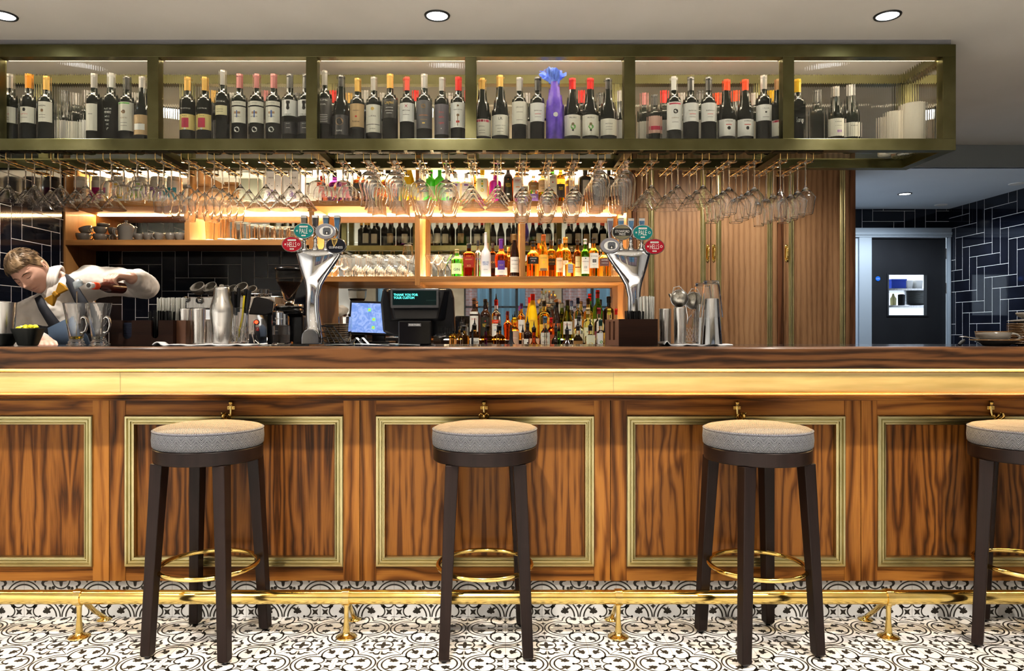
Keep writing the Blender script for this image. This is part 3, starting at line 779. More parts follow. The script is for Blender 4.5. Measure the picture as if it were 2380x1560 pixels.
KN = {'martini': ('martini_glass', 'conical martini glass'), 'coupe': ('coupe_glass', 'shallow coupe glass'), 'tulip': ('wine_glass', 'rounded wine glass'), 'balloon': ('wine_glass', 'broad bulbous wine glass'),
      'hurricane': ('cocktail_glass', 'short-stemmed curvy cocktail glass'), 'goblet': ('beer_goblet', 'short-stemmed beer goblet'), 'angular': ('wine_glass', 'angular tapered wine glass'), 'slim': ('wine_glass', 'slim angular wine glass')}
TY = ['martini'] * 3 + ['coupe'] * 2 + ['tulip'] * 3 + ['martini'] * 3 + ['coupe'] * 2 + ['hurricane'] * 2 + ['balloon'] * 2 + ['martini'] * 2 + ['angular'] * 3 + ['goblet'] * 2 + ['martini'] * 3 + ['angular'] * 2 + ['slim', 'angular', 'slim']
TY = ['martini'] + TY
TY = (TY + ['slim'] * 9)[:32]
POSN = ['frontmost', 'second', 'third', 'fourth', 'rearmost']
for i, px in enumerate(RX):
    k_ = TY[i]; nm, desc = KN[k_]
    n = {'martini': 3, 'coupe': 3, 'balloon': 3}.get(k_, 4)
    pitch = {'martini': .121, 'coupe': .104, 'balloon': .110, 'goblet': .093, 'hurricane': .094}.get(k_, .090)
    for j in range(n):
        me, H = GM[k_]
        y = 3.335 + .045 + j * pitch + random.uniform(-.0008, .0008)
        o = bpy.data.objects.new(nm, me); COL.objects.link(o)
        o.location = (X(px, 3.335) + random.uniform(-.002, .002), y, cz0 - .0355); o.rotation_euler = (PI + random.uniform(-.012, .012), random.uniform(-.012, .012), random.uniform(0, 6))
        pos = 'rearmost' if j == n - 1 else POSN[j]
        tag(o, '%s hanging upside down, %s in the %s rack from the left' % (desc, pos, ORD[i]), 'glass', '%ss hanging from the racks' % desc)
# ================================================================ SHELVING
zA, zM, zT = 1.817, Z(642.4, YS), Z(467, YS)
TH = .038
sl = X(152, YS); sr = X(1468, YS)
su = thing('back_bar_shelving', (0, 0, 0), 'honey coloured wooden back bar shelving with mirrors behind', 'shelving')
def brd(name, x0, x1, y0, y1, z0, z1, m): return MB().box(x0, x1, y0, y1, z0, z1).build(name, m, su, bevel=.001)
xd1, xd2, xd3, xd4 = X(724, YS), X(970, YS), X(1215, YS), X(1462, YS)
xd0 = X(434.5, YS); dwt = .018
brd('shelf_board', sl, xd1 - dwt, YS, YB - .012, zA - TH, zA, m_oakx)
brd('shelf_board', xd1 + dwt, xd4 - dwt, YS, YB - .012, zM - TH, zM, m_oakx)
brd('shelf_board', sl, xd4 - dwt, YS, YB - .012, zT - TH, zT, m_oakx)
brd('top_board', sl, sr, YS, YB - .012, 2.447, 2.475, m_oakx)
brd('fascia', sl, sr, YS + .01, YS + .03, 2.475, HC - .002, m_oakx)
brd('side_panel', sl - .035, sl, YS, YB - .012, .92, HC - .002, m_oakz)
brd('side_panel', xd4 - dwt, xd4 + dwt, YS, YB - .012, .92, HC - .002, m_oakz)
brd('divider', xd1 - dwt, xd1 + dwt, YS, YB - .012, .96, zT - TH, m_oakz)
brd('divider', xd0 - dwt, xd0 + dwt, YS + .001, YB - .012, zA, zT - TH, m_oakz)
brd('divider', xd2 - dwt, xd2 + dwt, YS - .001, YB - .012, Z(663, YS), zT - TH, m_oakz)
brd('divider', xd3 - dwt, xd3 + dwt, YS + .001, YB - .012, zM, zT - TH, m_oakz)
for xx in (xd0, xd2): brd('divider', xx - dwt, xx + dwt, YS + .05, YB - .012, zT, 2.447, m_oakz)
MB().box(xd1 + dwt, xd4 - dwt, YB - .012, YB - .006, .93, 2.447).box(sl, xd1 - dwt, YB - .0118, YB - .0058, zA + .002, 2.447).build('mirror', m_mirror, su)
# led strips on shelves
b = MB()
for x0, x1, z in ((sl + .02, xd0 - .03, zT - TH), (xd0 + .03, xd1 - .03, zT - TH), (xd1 + .03, xd2 - .03, zT - TH), (xd2 + .03, xd3 - .03, zT - TH), (xd3 + .03, xd4 - .03, zT - TH), (xd1 + .03, xd4 - .03, 2.447), (sl + .02, xd1 - .03, 2.447)):
    b.box(x0, x1, YB - .030, YB - .020, z - .006, z - .0005)
b.build('led_strip', m_led, su)
MB().box(sl + .02, xd1 - .03, YB - .05, YB - .032, 2.4395, 2.4465).box(xd1 + .03, xd4 - .03, YB - .05, YB - .032, 2.4395, 2.4465).build('led_strip', m_led, su)
b = MB()
for x0, x1, z in ((xd1 + .03, xd2 - .03, zM), (xd2 + .03, xd3 - .03, zM), (xd3 + .03, xd4 - .03, zM), (xd0 + .03, xd1 - .03, zA), (xd1 + .03, xd4 - .03, zT), (sl + .04, xd0 - .03, zT)):
    b.box(x0, x1, YB - .045, YB - .018, z + .0005, z + .005)
b.build('led_strip', m_ledw, su)
# back counter in steps
bc = thing('back_counter', (0, 0, 0), 'stepped dark back counter carrying the bottles and machines', 'counter')
MB().box(XL + .01, sr, 4.55, YB - .02, 0, .92).build('base_cabinet', m_dkw, bc)
MB().box(XL + .01, sr, 4.52, YB - .02, .92, .94).build('stone_top', m_stone, bc)
MB().box(X(1020, 5), xd4 - .03, 5.03, 5.18, .94, 1.02).box(X(1020, 5), xd4 - .03, 5.18, 5.45, .94, 1.10).build('bottle_step', m_box, bc)
MB().box(X(1020, 5), xd4 - .05, 5.44, 5.452, 1.102, 1.106).build('led_strip', m_ledw, bc)
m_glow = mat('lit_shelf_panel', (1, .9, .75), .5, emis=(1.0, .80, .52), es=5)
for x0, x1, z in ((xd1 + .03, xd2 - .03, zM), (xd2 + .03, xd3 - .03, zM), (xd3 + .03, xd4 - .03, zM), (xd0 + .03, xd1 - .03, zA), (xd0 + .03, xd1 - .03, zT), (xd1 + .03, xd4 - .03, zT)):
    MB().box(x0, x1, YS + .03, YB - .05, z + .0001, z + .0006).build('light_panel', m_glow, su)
# cupboards on the right
cw = thing('tall_cupboard', (0, 0, 0), 'floor to ceiling walnut cupboard wall with brass mouldings', 'cupboard')
YC = 5.15
MB().box(xd4 + dwt, 2.55, YC + .022, YB - .01, 0, HC - .002).build('carcass', m_cupd, cw)
def X5(px): return X(px, YC)
for a, c in ((1470, 1480), (1807, 1821), (1976, 1988)): MB().box(max(X5(a), xd4 + dwt), X5(c) - .002, YC, YC + .022, 0, HC - .002).build('post', m_cupd, cw)
for d0, d1, side in ((1481, 1651, 1), (1653, 1806, -1), (1822, 1975, -1)):
    a, c = X5(d0), X5(d1); W = c - a
    d = bpy.data.objects.new('door', None); COL.objects.link(d); d.parent = cw; d.location = (a, YC, 0)
    d['label'] = None or 'walnut cupboard door with ribbed brass edges'
    MB().box(0, W, .002, .0215, .1, HC - .03).build('door_leaf', m_cup, d)
    m1, m2 = ((1514 if d0 == 1481 else d0 + 17), d1 - 17)
    for q in (m1, m2):
        xx = X5(q) - a; b = MB()
        sweep = [(-.019, 0), (-.019, -.006), (-.015, -.009), (-.011, -.006), (-.006, -.011), (0, -.012), (.006, -.011), (.011, -.006), (.015, -.009), (.019, -.006), (.019, 0)]
        vs = [(xx + u_, .002 + v_, .18) for u_, v_ in sweep] + [(xx + u_, .002 + v_, HC - .10) for u_, v_ in sweep]; n = len(sweep)
        b.add(vs, [(i + 1, i, i + n, i + 1 + n) for i in range(n - 1)]).build('brass_moulding', m_mould, d)
    hx = X5({1481: 1645, 1653: 1659, 1822: 1828}[d0]) - a; hz0, hz1 = Z(609, YC), Z(568, YC); b = MB()
    b.lathe([(0, 0), (.011, 0), (.011, .003), (0, .0035)], 16, T=Matrix.Translation((hx, .002, hz0 + .011)) @ Matrix.Rotation(PI / 2, 4, 'X'))
    b.lathe([(0, 0), (.011, 0), (.011, .003), (0, .0035)], 16, T=Matrix.Translation((hx, .002, hz1 - .011)) @ Matrix.Rotation(PI / 2, 4, 'X'))
    b.box(hx - .011, hx + .011, -.0012, .002, hz0 + .011, hz1 - .011)
    b.tube([(hx, 0, hz0 + .022), (hx, -.022, hz0 + .024), (hx, -.026, hz0 + .034), (hx, -.026, hz1 - .034), (hx, -.022, hz1 - .024), (hx, 0, hz1 - .022)], .0055, 10)
    b.build('handle', m_brass, d)

# ================================================================ BOTTLES
m_wine = mat('dark_wine_glass', (.003, .004, .003), .05, spec=.38)
PROF = {
 'bordeaux': [(0, 0), (.9, 0), (1, .015), (1, .60), (.985, .635), (.90, .67), (.68, .705), (.48, .735), (.40, .77), (.385, .80), (.375, .955), (.42, .96), (.42, .985), (.38, .99), (.38, 1), (0, 1)],
 'burgundy': [(0, 0), (.9, 0), (1, .015), (1, .44), (.97, .49), (.86, .56), (.68, .64), (.52, .72), (.43, .79), (.38, .86), (.36, .955), (.41, .96), (.41, .985), (.37, .99), (.37, 1), (0, 1)],
 'spirit': [(0, 0), (.9, 0), (1, .02), (1, .58), (.95, .635), (.80, .675), (.55, .71), (.42, .735), (.37, .77), (.36, .93), (.40, .935), (.40, .96), (.34, .965), (.34, 1), (0, 1)],
 'slope': [(0, 0), (.9, 0), (1, .02), (1, .38), (.92, .50), (.74, .64), (.54, .76), (.42, .84), (.38, .90), (.37, .96), (.37, 1), (0, 1)],
 'squat': [(0, 0), (.92, 0), (1, .03), (1, .66), (.92, .71), (.55, .745), (.36, .77), (.34, .92), (.38, .93), (.38, .97), (.30, 1), (0, 1)],
 'bell': [(0, 0), (.72, 0), (.76, .03), (.88, .25), (1, .46), (.98, .53), (.80, .60), (.50, .66), (.36, .72), (.32, .80), (.31, 1), (0, 1)],
 'globe': [(0, 0), (.75, 0), (.95, .08), (1, .22), (.95, .36), (.70, .46), (.42, .50), (.26, .55), (.24, .96), (.28, .97), (.28, 1), (0, 1)],
 'frost': [(0, 0), (.9, 0), (1, .02), (1, .46), (.96, .52), (.80, .575), (.52, .62), (.36, .66), (.30, .72), (.27, 1), (0, 1)],
}
MC = {}
def glassmat(name, col, rough=0.0, trans=1): return mat(name, col, rough, trans=trans, ior=1.40)
def cmat(c, rough=.45, metal=0):
    n = 'paint_%02d_%02d_%02d_%d' % (int(c[0] * 99), int(c[1] * 99), int(c[2] * 99), metal)
    return mat(n, c, rough, metal)
LAYC = {'k': m_ink, 'w': m_inkw, 'r': m_inkr, 'g': m_gold, 'b': cmat((.05, .12, .35)), 'n': cmat((.12, .35, .08)), 'p': cmat((.2, .05, .3)), 'y': cmat((.85, .6, .05)), 'o': cmat((.85, .25, .03)), 't': cmat((.25, .16, .09)), 'm': cmat((.35, .02, .06))}
def bottle(name, loc, kind, h, r, gm, cap, labels, label, cat='bottle', group=None, caph=(.80, 1.006), sq=0, ratio=1, rz=0, pour=False, capr=None, parent=None):
    """labels: (z0,z1,colour,[(text,width,z,ink)..],halfangle) z as share of height"""
    key = (kind, round(h, 3), round(r, 3), gm.name, sq, ratio)
    if key not in MC: MC[key] = MB().lathe([(a * r, c * h) for a, c in PROF[kind]], 22 if not sq else 28, sq=sq, ratio=ratio).mesh('glass_body', [gm])
    t = thing(name, loc, label, cat, group, rz)
    o = bpy.data.objects.new('glass_body', MC[key]); COL.objects.link(o); o.parent = t
    neck = min(a for a, c in PROF[kind] if .75 < c < .97 and a > .01) * r if any(.75 < c < .97 for a, c in PROF[kind]) else .3 * r
    if cap is not None:
        cr = capr or neck + .0016
        ck = ('cap', round(cr, 4), round(h, 3), caph, cap.name)
        if ck not in MC: MC[ck] = MB().lathe([(cr, caph[0] * h), (cr * 1.0, h * .955), (cr * 1.08, h * .96), (cr * 1.08, h * .985), (cr, h * .99), (cr * .98, caph[1] * h), (0, caph[1] * h)], 16).mesh('capsule', [cap])
        o = bpy.data.objects.new('bottle_cap' if caph[0] > .88 else 'capsule', MC[ck]); COL.objects.link(o); o.parent = t
    for L in labels:
        z0, z1, col, txt, ha = L[:5]
        mats = [col if isinstance(col, bpy.types.Material) else cmat(col)]; b = MB()
        R = r * ratio + .0006 if sq else r + .0006
        n = 12; back = ha < 0; ha = abs(ha)
        if sq:
            wv = r * min(.86, ha)
            b.box(-wv, wv, -R - .0006, -R * .985, z0 * h, z1 * h)
            R += .0006
        else:
            vs = []
            for i in range(n + 1):
                a = -ha + 2 * ha * i / n
                vs += [(R * math.sin(a), -R * math.cos(a), z0 * h), (R * math.sin(a), -R * math.cos(a), z1 * h)]
            if back: vs = [(-p_[0], -p_[1], p_[2]) for p_ in vs]
            b.add(vs, [(2 * i, 2 * i + 2, 2 * i + 3, 2 * i + 1) for i in range(n)], 0, True)
        for q in txt:
            st, w_, zc, ink = q[:4]
            im = LAYC[ink]
            if im not in mats: mats.append(im)
            mi = mats.index(im)
            if st == '#':      # solid block w x height q[4]
                hh = q[4] * h / 2; ww = w_ / 2
                if sq: b.box(-ww, ww, -R - .0008, -R - .0002, zc * h - hh, zc * h + hh, mi)
                else:
                    a_ = ww / R; vs = []
                    for i in range(7):
                        a = -a_ + 2 * a_ * i / 6; vs += [((R + .0004) * math.sin(a), -(R + .0004) * math.cos(a), zc * h - hh), ((R + .0004) * math.sin(a), -(R + .0004) * math.cos(a), zc * h + hh)]
                    b.add(vs, [(2 * i, 2 * i + 2, 2 * i + 3, 2 * i + 1) for i in range(6)], mi, True)
            elif st == '@':    # disc
                rr = w_ / 2; b.add([((p[0]) , -math.sqrt(max((R + .0007) ** 2 - p[0] ** 2, 1e-8)) if not sq else -R - .0008, zc * h + p[1]) for p in circ(0, 0, rr, 16)], [tuple(range(16))], mi)
            else:
                b.text(st, w_, (0, 0 if not sq else -R - .0008, zc * h), mi, h=(q[4] * h if len(q) > 4 else None), wrap=None if sq else R + .0005)
        b.build('label', mats, t)
    if pour:
        b = MB(); top_ = h * 1.0
        b.lathe([(0, top_ - .006), (.0085, top_ - .006), (.009, top_ + .004), (.006, top_ + .010), (.0045, top_ + .018), (.0018, top_ + .045), (0, top_ + .045)], 12)
        b.build('pour_spout', m_blk, t)
    return t
CRM, WHT, GRYL, TAN, GLD = (.78, .76, .68), (.82, .82, .80), (.10, .10, .11), (.50, .36, .20), (.70, .55, .25)
SIL, BLKC, REDC, PNK, GLC = mat('silver_foil', (.60, .58, .56), .3, .6), mat('black_foil', (.015, .015, .015), .3), mat('red_foil', (.55, .02, .015), .35), mat('rose_foil', (.45, .20, .20), .35, .3), mat('gold_foil', (.85, .55, .18), .3, .6)
ORC, WHC, CLR = mat('orange_foil', (.9, .35, .03), .35), mat('white_foil', (.85, .83, .80), .4), mat('dark_screwcap', (.05, .05, .05), .3)
YEC, PUC = mat('yellow_foil', (.9, .55, .02), .35), mat('purple_foil', (.12, .03, .22), .35)
YW = 3.400
def wine(px, kind, top, cap, ltop, lbot, lcol, txt, desc, y=YW, ha=1.25, extra=()):
    z0 = ZSH + .0005
    h = Z(top, y) - z0; r = .0365 if kind == 'bordeaux' else .040
    fr_ = lambda py: max(.02, (Z(py, y) - z0) / h)
    labs = []
    if lcol is not None: labs.append((fr_(lbot), fr_(ltop), lcol, [(q[0], q[1], fr_(q[2]), q[3]) + ((q[4],) if len(q) > 4 else ()) for q in txt], ha))
    for e in extra: labs.append((fr_(e[1]), fr_(e[0]), e[2], [(q[0], q[1], fr_(q[2]), q[3]) + ((q[4],) if len(q) > 4 else ()) for q in e[3]], e[4] if len(e) > 4 else ha))
    return bottle('wine_bottle', (X(px, y), y, z0), kind, h, r, m_wine, cap, labs, desc, 'wine bottle', 'wine bottles in the hanging cabinet', caph=(.80, 1.004))
B, U = 'bordeaux', 'burgundy'
LN = lambda z: ('#', .03, z, 'k', .004)
wine(25, B, 174, SIL, 253, 290, CRM, [('@', .016, 260, 'k'), ('VERMENA', .034, 270, 'r'), LN(278), LN(283)], 'wine bottle with cream label and silver capsule, first from the left in the cabinet')
wine(68, B, 174, ORC, 253, 290, CRM, [('@', .016, 260, 'k'), ('VERMENA', .034, 270, 'r'), LN(278)], 'wine bottle with orange capsule and cream label near the left end', extra=[(174, 190, WHC, [])] if 0 else ())
wine(109, B, 179, GLC, 241, 288, CRM, [('BARBERA', .036, 251, 'k'), ('@', .014, 262, 't'), LN(272), LN(278)], 'wine bottle with gold capsule and tall cream label near the left end')
wine(219, B, 173, SIL, 246, 308, CRM, [('#', .02, 270, 'k', .006)], 'dark wine bottle with its cream label turned to the right side', ha=.8)
wine(259, B, 172, WHC, 255, 312, None, [], 'dark wine bottle with white lettering forming a wedge shape', extra=[(255, 313, m_wine, [('VALE DE', .040, 258, 'w'), ('VERDE', .032, 266, 'w', .03), ('VINO', .022, 276, 'w', .03), ('ROSSO', .018, 285, 'w', .025), ('DOC', .013, 294, 'w', .025), ('V', .010, 305, 'w', .04)])])
wine(296, B, 179, BLKC, 242, 308, CRM, [('#', .05, 245, 'n', .02), ('@', .018, 265, 't'), ('MONTES', .034, 279, 't'), LN(290), LN(297)], 'wine bottle with cream label and green top stripe in first bay')
wine(332, U, 180, SIL, 272, 318, TAN, [('#', .05, 300, 'w', .09), ('MORGON', .03, 292, 'k')], 'wine bottle with brown and white label beside the first mullion')
wine(437, B, 181, GLC, 270, 306, (.75, .62, .25), [('#', .034, 290, 'm', .14), ('@', .010, 304, 'w'), ('Riserva', .022, 274, 'k')], 'wine bottle with white wordmark and red gold label, left one of two alike', extra=[(250, 264, m_wine, [('TEROVANO', .048, 257, 'w')])])
wine(476, B, 181, GLC, 270, 306, (.75, .62, .25), [('#', .034, 290, 'm', .14), ('@', .010, 304, 'w'), ('Riserva', .022, 274, 'k')], 'wine bottle with white wordmark and red gold label, right one of two alike', extra=[(250, 264, m_wine, [('TEROVANO', .048, 257, 'w')])])
wine(518, B, 165, SIL, 250, 272, (.72, .66, .42), [LN(259), LN(264)], 'tall wine bottle with small yellowish label and white wordmark above', extra=[(234, 247, m_wine, [('SIMONSIG', .048, 241, 'w')])], ha=.85)
for j, px in enumerate((557, 597, 636)):
    wine(px, B, 174, PNK, 253, 290, CRM, [('#', .028, 267, 't', .03), ('CHATEAU', .032, 276, 'k'), ('#', .006, 270, 'b', .1)], 'wine bottle with two-piece cream label and round seal, %s of three alike' % ('left', 'middle', 'right')[j],
         extra=[(240, 250, CRM, [LN(245)]), (297, 315, m_wine, [('@', .026, 306, 'w')])])
for j, px in enumerate((674, 711)):
    wine(px, B, 174, CLR, 237, 274, WHT, [('@', .018, 256, 'k'), ('#', .012, 249, 'k', .10), ('#', .02, 243, 'k', .04), ('MERLOT', .03, 271, 'k')], 'wine bottle with black bear picture on white label, %s one of the pair' % ('left', 'right')[j], extra=[(288, 315, (.035, .035, .04), [('MERLOT', .02, 292, 'w'), ('#', .02, 302, 'w', .006)])])
wine(755, B, 166, SIL, 233, 292, (.03, .03, .03), [('YALUMBA', .046, 238, 'w'), ('CIGAR', .03, 248, 'w'), LN(262)] + [('#', .044, 272 + 4 * q, 'w', .006) for q in range(5)], 'tall wine bottle with black label of white writing, first in third bay')
wine(793, U, 177, BLKC, 272, 318, (.04, .04, .035), [('@', .036, 288, 't'), ('@', .026, 288, 'k'), ('RUNE', .026, 309, 'w')], 'slope-shouldered wine bottle with dark label and large round emblem')
wine(831, B, 184, GLC, 246, 300, TAN, [('MASSERIA', .03, 262, 'k'), ('@', .008, 276, 'r'), ('Riserva', .034, 287, 'k')], 'wine bottle with tan gold label and gold capsule in third bay')
wine(869, B, 181, SIL, 248, 312, CRM, [('@', .016, 258, 'g'), ('LA TOUR', .036, 275, 'k'), ('#', .07, 294, 'k', .008), ('ALMEDO', .03, 304, 'k')], 'wine bottle with tall cream label and gold crest in third bay')
wine(907, B, 174, GLC, 235, 279, (.03, .03, .03), [('Langmeil', .042, 244, 'g', .06), ('#', .034, 255, 'w', .006), ('#', .036, 262, 'w', .006), ('#', .03, 268, 'w', .006)], 'wine bottle with black label and gold script in third bay')
wine(946, B, 181, mat('coral_foil', (.65, .10, .07), .35), 244, 287, WHT, [('X', .016, 252, 'm'), ('PERTICAIA', .040, 262, 'k'), LN(272)], 'wine bottle with coral capsule and white label with crossed mark')
wine(986, B, 174, SIL, 238, 303, (.10, .10, .11), [('@', .022, 252, 't'), ('MONTE NEGRO', .042, 273, 'o'), ('#', .034, 283, 't', .01), ('#', .012, 291, 'g', .02)], 'wine bottle with tall dark grey label and orange lettering')
wine(1027, B, 182, SIL, 247, 317, (.11, .10, .12), [('Doce', .024, 266, 'r'), ('delle', .026, 277, 'r'), ('vigne', .028, 291, 'r'), ('@', .006, 304, 'w')], 'wine bottle with dark label and red handwriting in third bay')
wine(1065, B, 181, REDC, 243, 301, WHT, [('@', .010, 251, 't'), ('TORRE ANTICA', .046, 260, 'k'), ('#', .005, 285, 't', .16), ('@', .013, 273, 't'), ('#', .014, 288, 'r', .03)], 'wine bottle with red capsule and white label with key picture')
wine(1121, U, 184, GLC, 282, 321, CRM, [('#', .08, 286, 'm', .035), ('BURGALY', .03, 299, 'k'), LN(308), LN(314)], 'wine bottle with gold capsule and cream label with maroon band')
wine(1163, U, 177, GLC, 272, 319, CRM, [('LR', .018, 281, 'k'), ('CLOS DE LA ROCHE', .052, 297, 'k'), LN(304), LN(311)], 'slope-shouldered wine bottle with gold capsule and wide cream label')
wine(1207, B, 182, SIL, 241, 293, CRM, [('JOEL GOTT', .038, 255, 'k'), LN(266), LN(284)], 'wine bottle with tall plain cream label and silver capsule')
wine(1249, B, 181, BLKC, 244, 287, WHT, [('Stellenrust', .038, 262, 'k'), ('#', .03, 270, 'r', .006), LN(277)], 'wine bottle with white label, left neighbour of the purple wrapped bottle')
wine(1330, U, 184, REDC, 272, 320, CRM, [('PRUNUS', .034, 279, 'k'), ('@', .024, 300, 'n'), ('@', .014, 294, 't'), ('@', .010, 308, 'k')], 'red capped wine bottle with floral cream label, left one of two')
wine(1371, U, 184, REDC, 272, 320, CRM, [('PRUNUS', .034, 279, 'k'), ('@', .024, 300, 'n'), ('@', .014, 294, 't'), ('@', .010, 308, 'k')], 'red capped wine bottle with floral cream label, right one of two')
wine(1413, U, 184, BLKC, 281, 319, CRM, [('SANTENAY', .038, 293, 'k'), LN(300), LN(306)], 'black capped slope-shouldered wine bottle at the end of fourth bay')
wine(1521, B, 222, CLR, 274, 314, (.62, .42, .36), [('#', .06, 302, 'm', .07)], 'short wine bottle with pinkish label set back in fifth bay', y=3.47)
wine(1566, B, 180, WHC, 242, 306, WHT, [('#', .06, 246, 'm', .02), ('@', .022, 264, 'k'), ('CHATEAU', .034, 279, 't'), LN(289)], 'wine bottle with white capsule and crest label in fifth bay')
for j, px in enumerate((1605, 1646)):
    wine(px, B, 181, BLKC, 244, 287, WHT, [('Stellenrust', .038, 262, 'k'), ('#', .03, 270, 'r', .006), LN(277)], 'wine bottle with black gold capsule and white label, %s of the fifth bay pair' % ('left', 'right')[j])
for j, px in enumerate((1688, 1731)):
    wine(px, U, 187, mat('vermilion_foil', (.85, .10, .03), .35), 282, 321, WHT, [('MORANDE', .034, 287, 'k'), ('@', .016, 303, 'k'), ('#', .028, 295, 'r', .01)], 'vermilion capped wine bottle with tree on white label, %s one of two' % ('left', 'right')[j])
wine(1774, B, 177, SIL, 248, 285, WHT, [('SIGUSKA', .028, 257, 'k'), ('@', .008, 266, 'k'), LN(277)], 'wine bottle with dot on its white label at right of fifth bay')
wine(1809, U, 186, mat('tan_foil', (.55, .32, .16), .35), 284, 321, CRM, [('#', .08, 287, 'm', .03), ('CORVINA', .03, 301, 'k')], 'wine bottle with tan capsule beside the fifth mullion')
wine(1853, B, 186, YEC, 255, 312, None, [], 'slim wine bottle with yellow capsule at left of last bay', extra=[(270, 305, m_wine, [('Sauvage', .034, 285, 'w', .1)])])
wine(1899, B, 211, CLR, 262, 312, None, [], 'short unlabelled dark bottle set back in the last bay', y=3.52)
wine(1942, U, 203, SIL, 280, 321, CRM, [('BARBERA', .03, 288, 'k'), LN(297), ('#', .012, 310, 'p', .04)], 'wine bottle with cream label, third in the last bay', y=3.45)
wine(1977, U, 199, WHC, 289, 322, CRM, [('BARBERA', .03, 297, 'k')], 'wine bottle with white capsule, rightmost of the last bay', y=3.50)
# purple tissue wrapped bottle
m_tis = noisy('purple_tissue', (.05, .02, .30), (.16, .09, .52), 22, .35, bump=.5)
m_tisb = noisy('blue_tissue', (.03, .08, .75), (.25, .40, .95), 16, .4, bump=.5)
t = thing('wrapped_bottle', (X(1289, YW), YW, ZSH), 'bottle wrapped in purple and blue tissue paper with a ruffled top', 'wrapped bottle')
def crumple(prof, seed, amp, n=40, mtl=m_tis, nm='wrap'):
    rd = random.Random(seed); b = MB().lathe(prof, n)
    b.v = [(x * (1 + amp * math.sin(7 * math.atan2(y, x) + z * 60 + 3 * math.sin(z * 31)) + rd.uniform(-amp, amp) * .5), y * (1 + amp * math.sin(5 * math.atan2(y, x) - z * 40)), z) for x, y, z in b.v]
    return b.build(nm, mtl, t)
crumple([(0, 0), (.042, 0), (.044, .02), (.043, .12), (.041, .18), (.034, .22), (.026, .255), (.020, .28), (.018, .30)], 1, .05)
ob = MB()
rd = random.Random(5); vs, fs = [], []
n = 44
for j, (r_, z_) in enumerate([(.017, .285), (.026, .305), (.040, .325), (.050, .345)]):
    for i in range(n):
        a = 2 * PI * i / n; k_ = 1 + (.10 + .09 * j) * math.sin(a * 7 + j) + rd.uniform(-.06, .06)
        vs.append((r_ * k_ * math.cos(a) - .004 * j, r_ * k_ * .7 * math.sin(a), z_ + rd.uniform(-.003, .003) * j + .010 * j * math.sin(3 * a) * .6))
for j in range(3):
    for i in range(n): a, c = j * n + i, j * n + (i + 1) % n; fs.append((a, c, c + n, a + n))
ob.add(vs, fs, 0, False).build('paper_ruffle', m_tisb, t)
MB().lathe([(0, 0), (.011, 0)], 20, T=Matrix.Translation((.002, -.0448, .135)) @ Matrix.Rotation(PI / 2, 4, 'X')).build('sticker', m_paper, t)
# second row, set back in the cabinet
SR = [(152, CLR), (178, SIL), (205, SIL), (318, WHC), (498, GLC), (540, WHC), (618, PNK), (690, CLR), (775, REDC), (812, GLC), (850, WHC), (890, SIL), (966, REDC), (1046, SIL), (1088, REDC), (1225, SIL), (1352, REDC), (1395, BLKC), (1440, SIL),
      (1497, PNK), (1543, REDC), (1585, WHC), (1626, BLKC), (1667, MATS['vermilion_foil']), (1710, MATS['vermilion_foil']), (1752, WHC), (1792, YEC)]
for j, (px, cp) in enumerate(SR):
    y = 3.53; z0 = ZSH + .0005
    bottle('wine_bottle', (X(px, y), y, z0), B if j % 3 else U, .30 - .012 * (j % 2), .036, m_wine, cp, [(.2, .5, CRM if j % 2 else WHT, [], 1.2), (.16, .50, CRM if j % 3 else TAN, [], -1.0)], 'dark wine bottle in the rear row, %s from the left, blurred by reeded glass' % ORD[j], 'wine bottle', 'rear row wine bottles in the hanging cabinet')
# white stoneware jars at the right end of the cabinet
for px, top, rr, y, l in ((2078, 262, .040, 3.50, 'lower white jar at the right end of the cabinet'), (2122, 244, .058, 3.46, 'taller white jar at the right end of the cabinet'), (2055, 275, .03, 3.58, 'smallest white jar at the right end of the cabinet')):
    h = Z(top, y) - ZSH
    tag(MB().lathe([(0, 0), (rr * .94, 0), (rr, .006), (rr, h - .004), (rr * .96, h), (rr * .90, h - .003), (rr * .9, .01), (0, .01)], 32).build('jar', mat('ivory_ceramic', (.72, .68, .60), .35), loc=(X(px, y), y, ZSH + .0005)), l, 'jar')
tag(MB().lathe([(0, 0), (.05, 0), (.055, .004), (.060, .05), (.066, .055), (.060, .056), (.052, .006), (0, .006)], 28).build('steel_bowl', m_steel, loc=(X(2100, 3.6), 3.60, ZSH + .0005)), 'steel bowl on the cabinet glass shelf behind the jars, seen from below', 'bowl')
# ================================================================ SPIRITS
AMB = glassmat('amber_spirit', (1.0, .50, .07)); GOLDS = glassmat('golden_spirit', (1.0, .68, .15)); REDS = glassmat('red_brown_spirit', (.75, .16, .03)); GRNS = glassmat('bright_green_spirit', (.25, .95, .12), .15)
CLRS = glassmat('clear_spirit', (.98, .98, .96)); DRKS = mat('dark_spirit_glass', (.02, .008, .006), .05, coat=.5); BRNS = glassmat('brown_spirit', (.45, .16, .04)); YELS = mat('opaque_yellow_liqueur', (.95, .62, .01), .12, coat=.5)
FRS = mat('frosted_white_glass', (.92, .93, .95), .35, trans=.35); GLS = glassmat('green_bottle_glass', (.12, .42, .05)); OLV = glassmat('olive_bottle_glass', (.30, .38, .05)); MAG = mat('magenta_glaze', (.65, .01, .40), .2, coat=.5)
LEM = glassmat('pale_lemon_spirit', (1, .92, .45)); PUR = glassmat('purple_spirit', (.30, .05, .35)); LGR = mat('opaque_lime_green', (.10, .70, .04), .25)
for c_ in (AMB, GOLDS, REDS, GRNS, CLRS, BRNS, GLS, OLV, LEM, PUR): c_.node_tree.nodes['Principled BSDF'].inputs['IOR'].default_value = 1.36
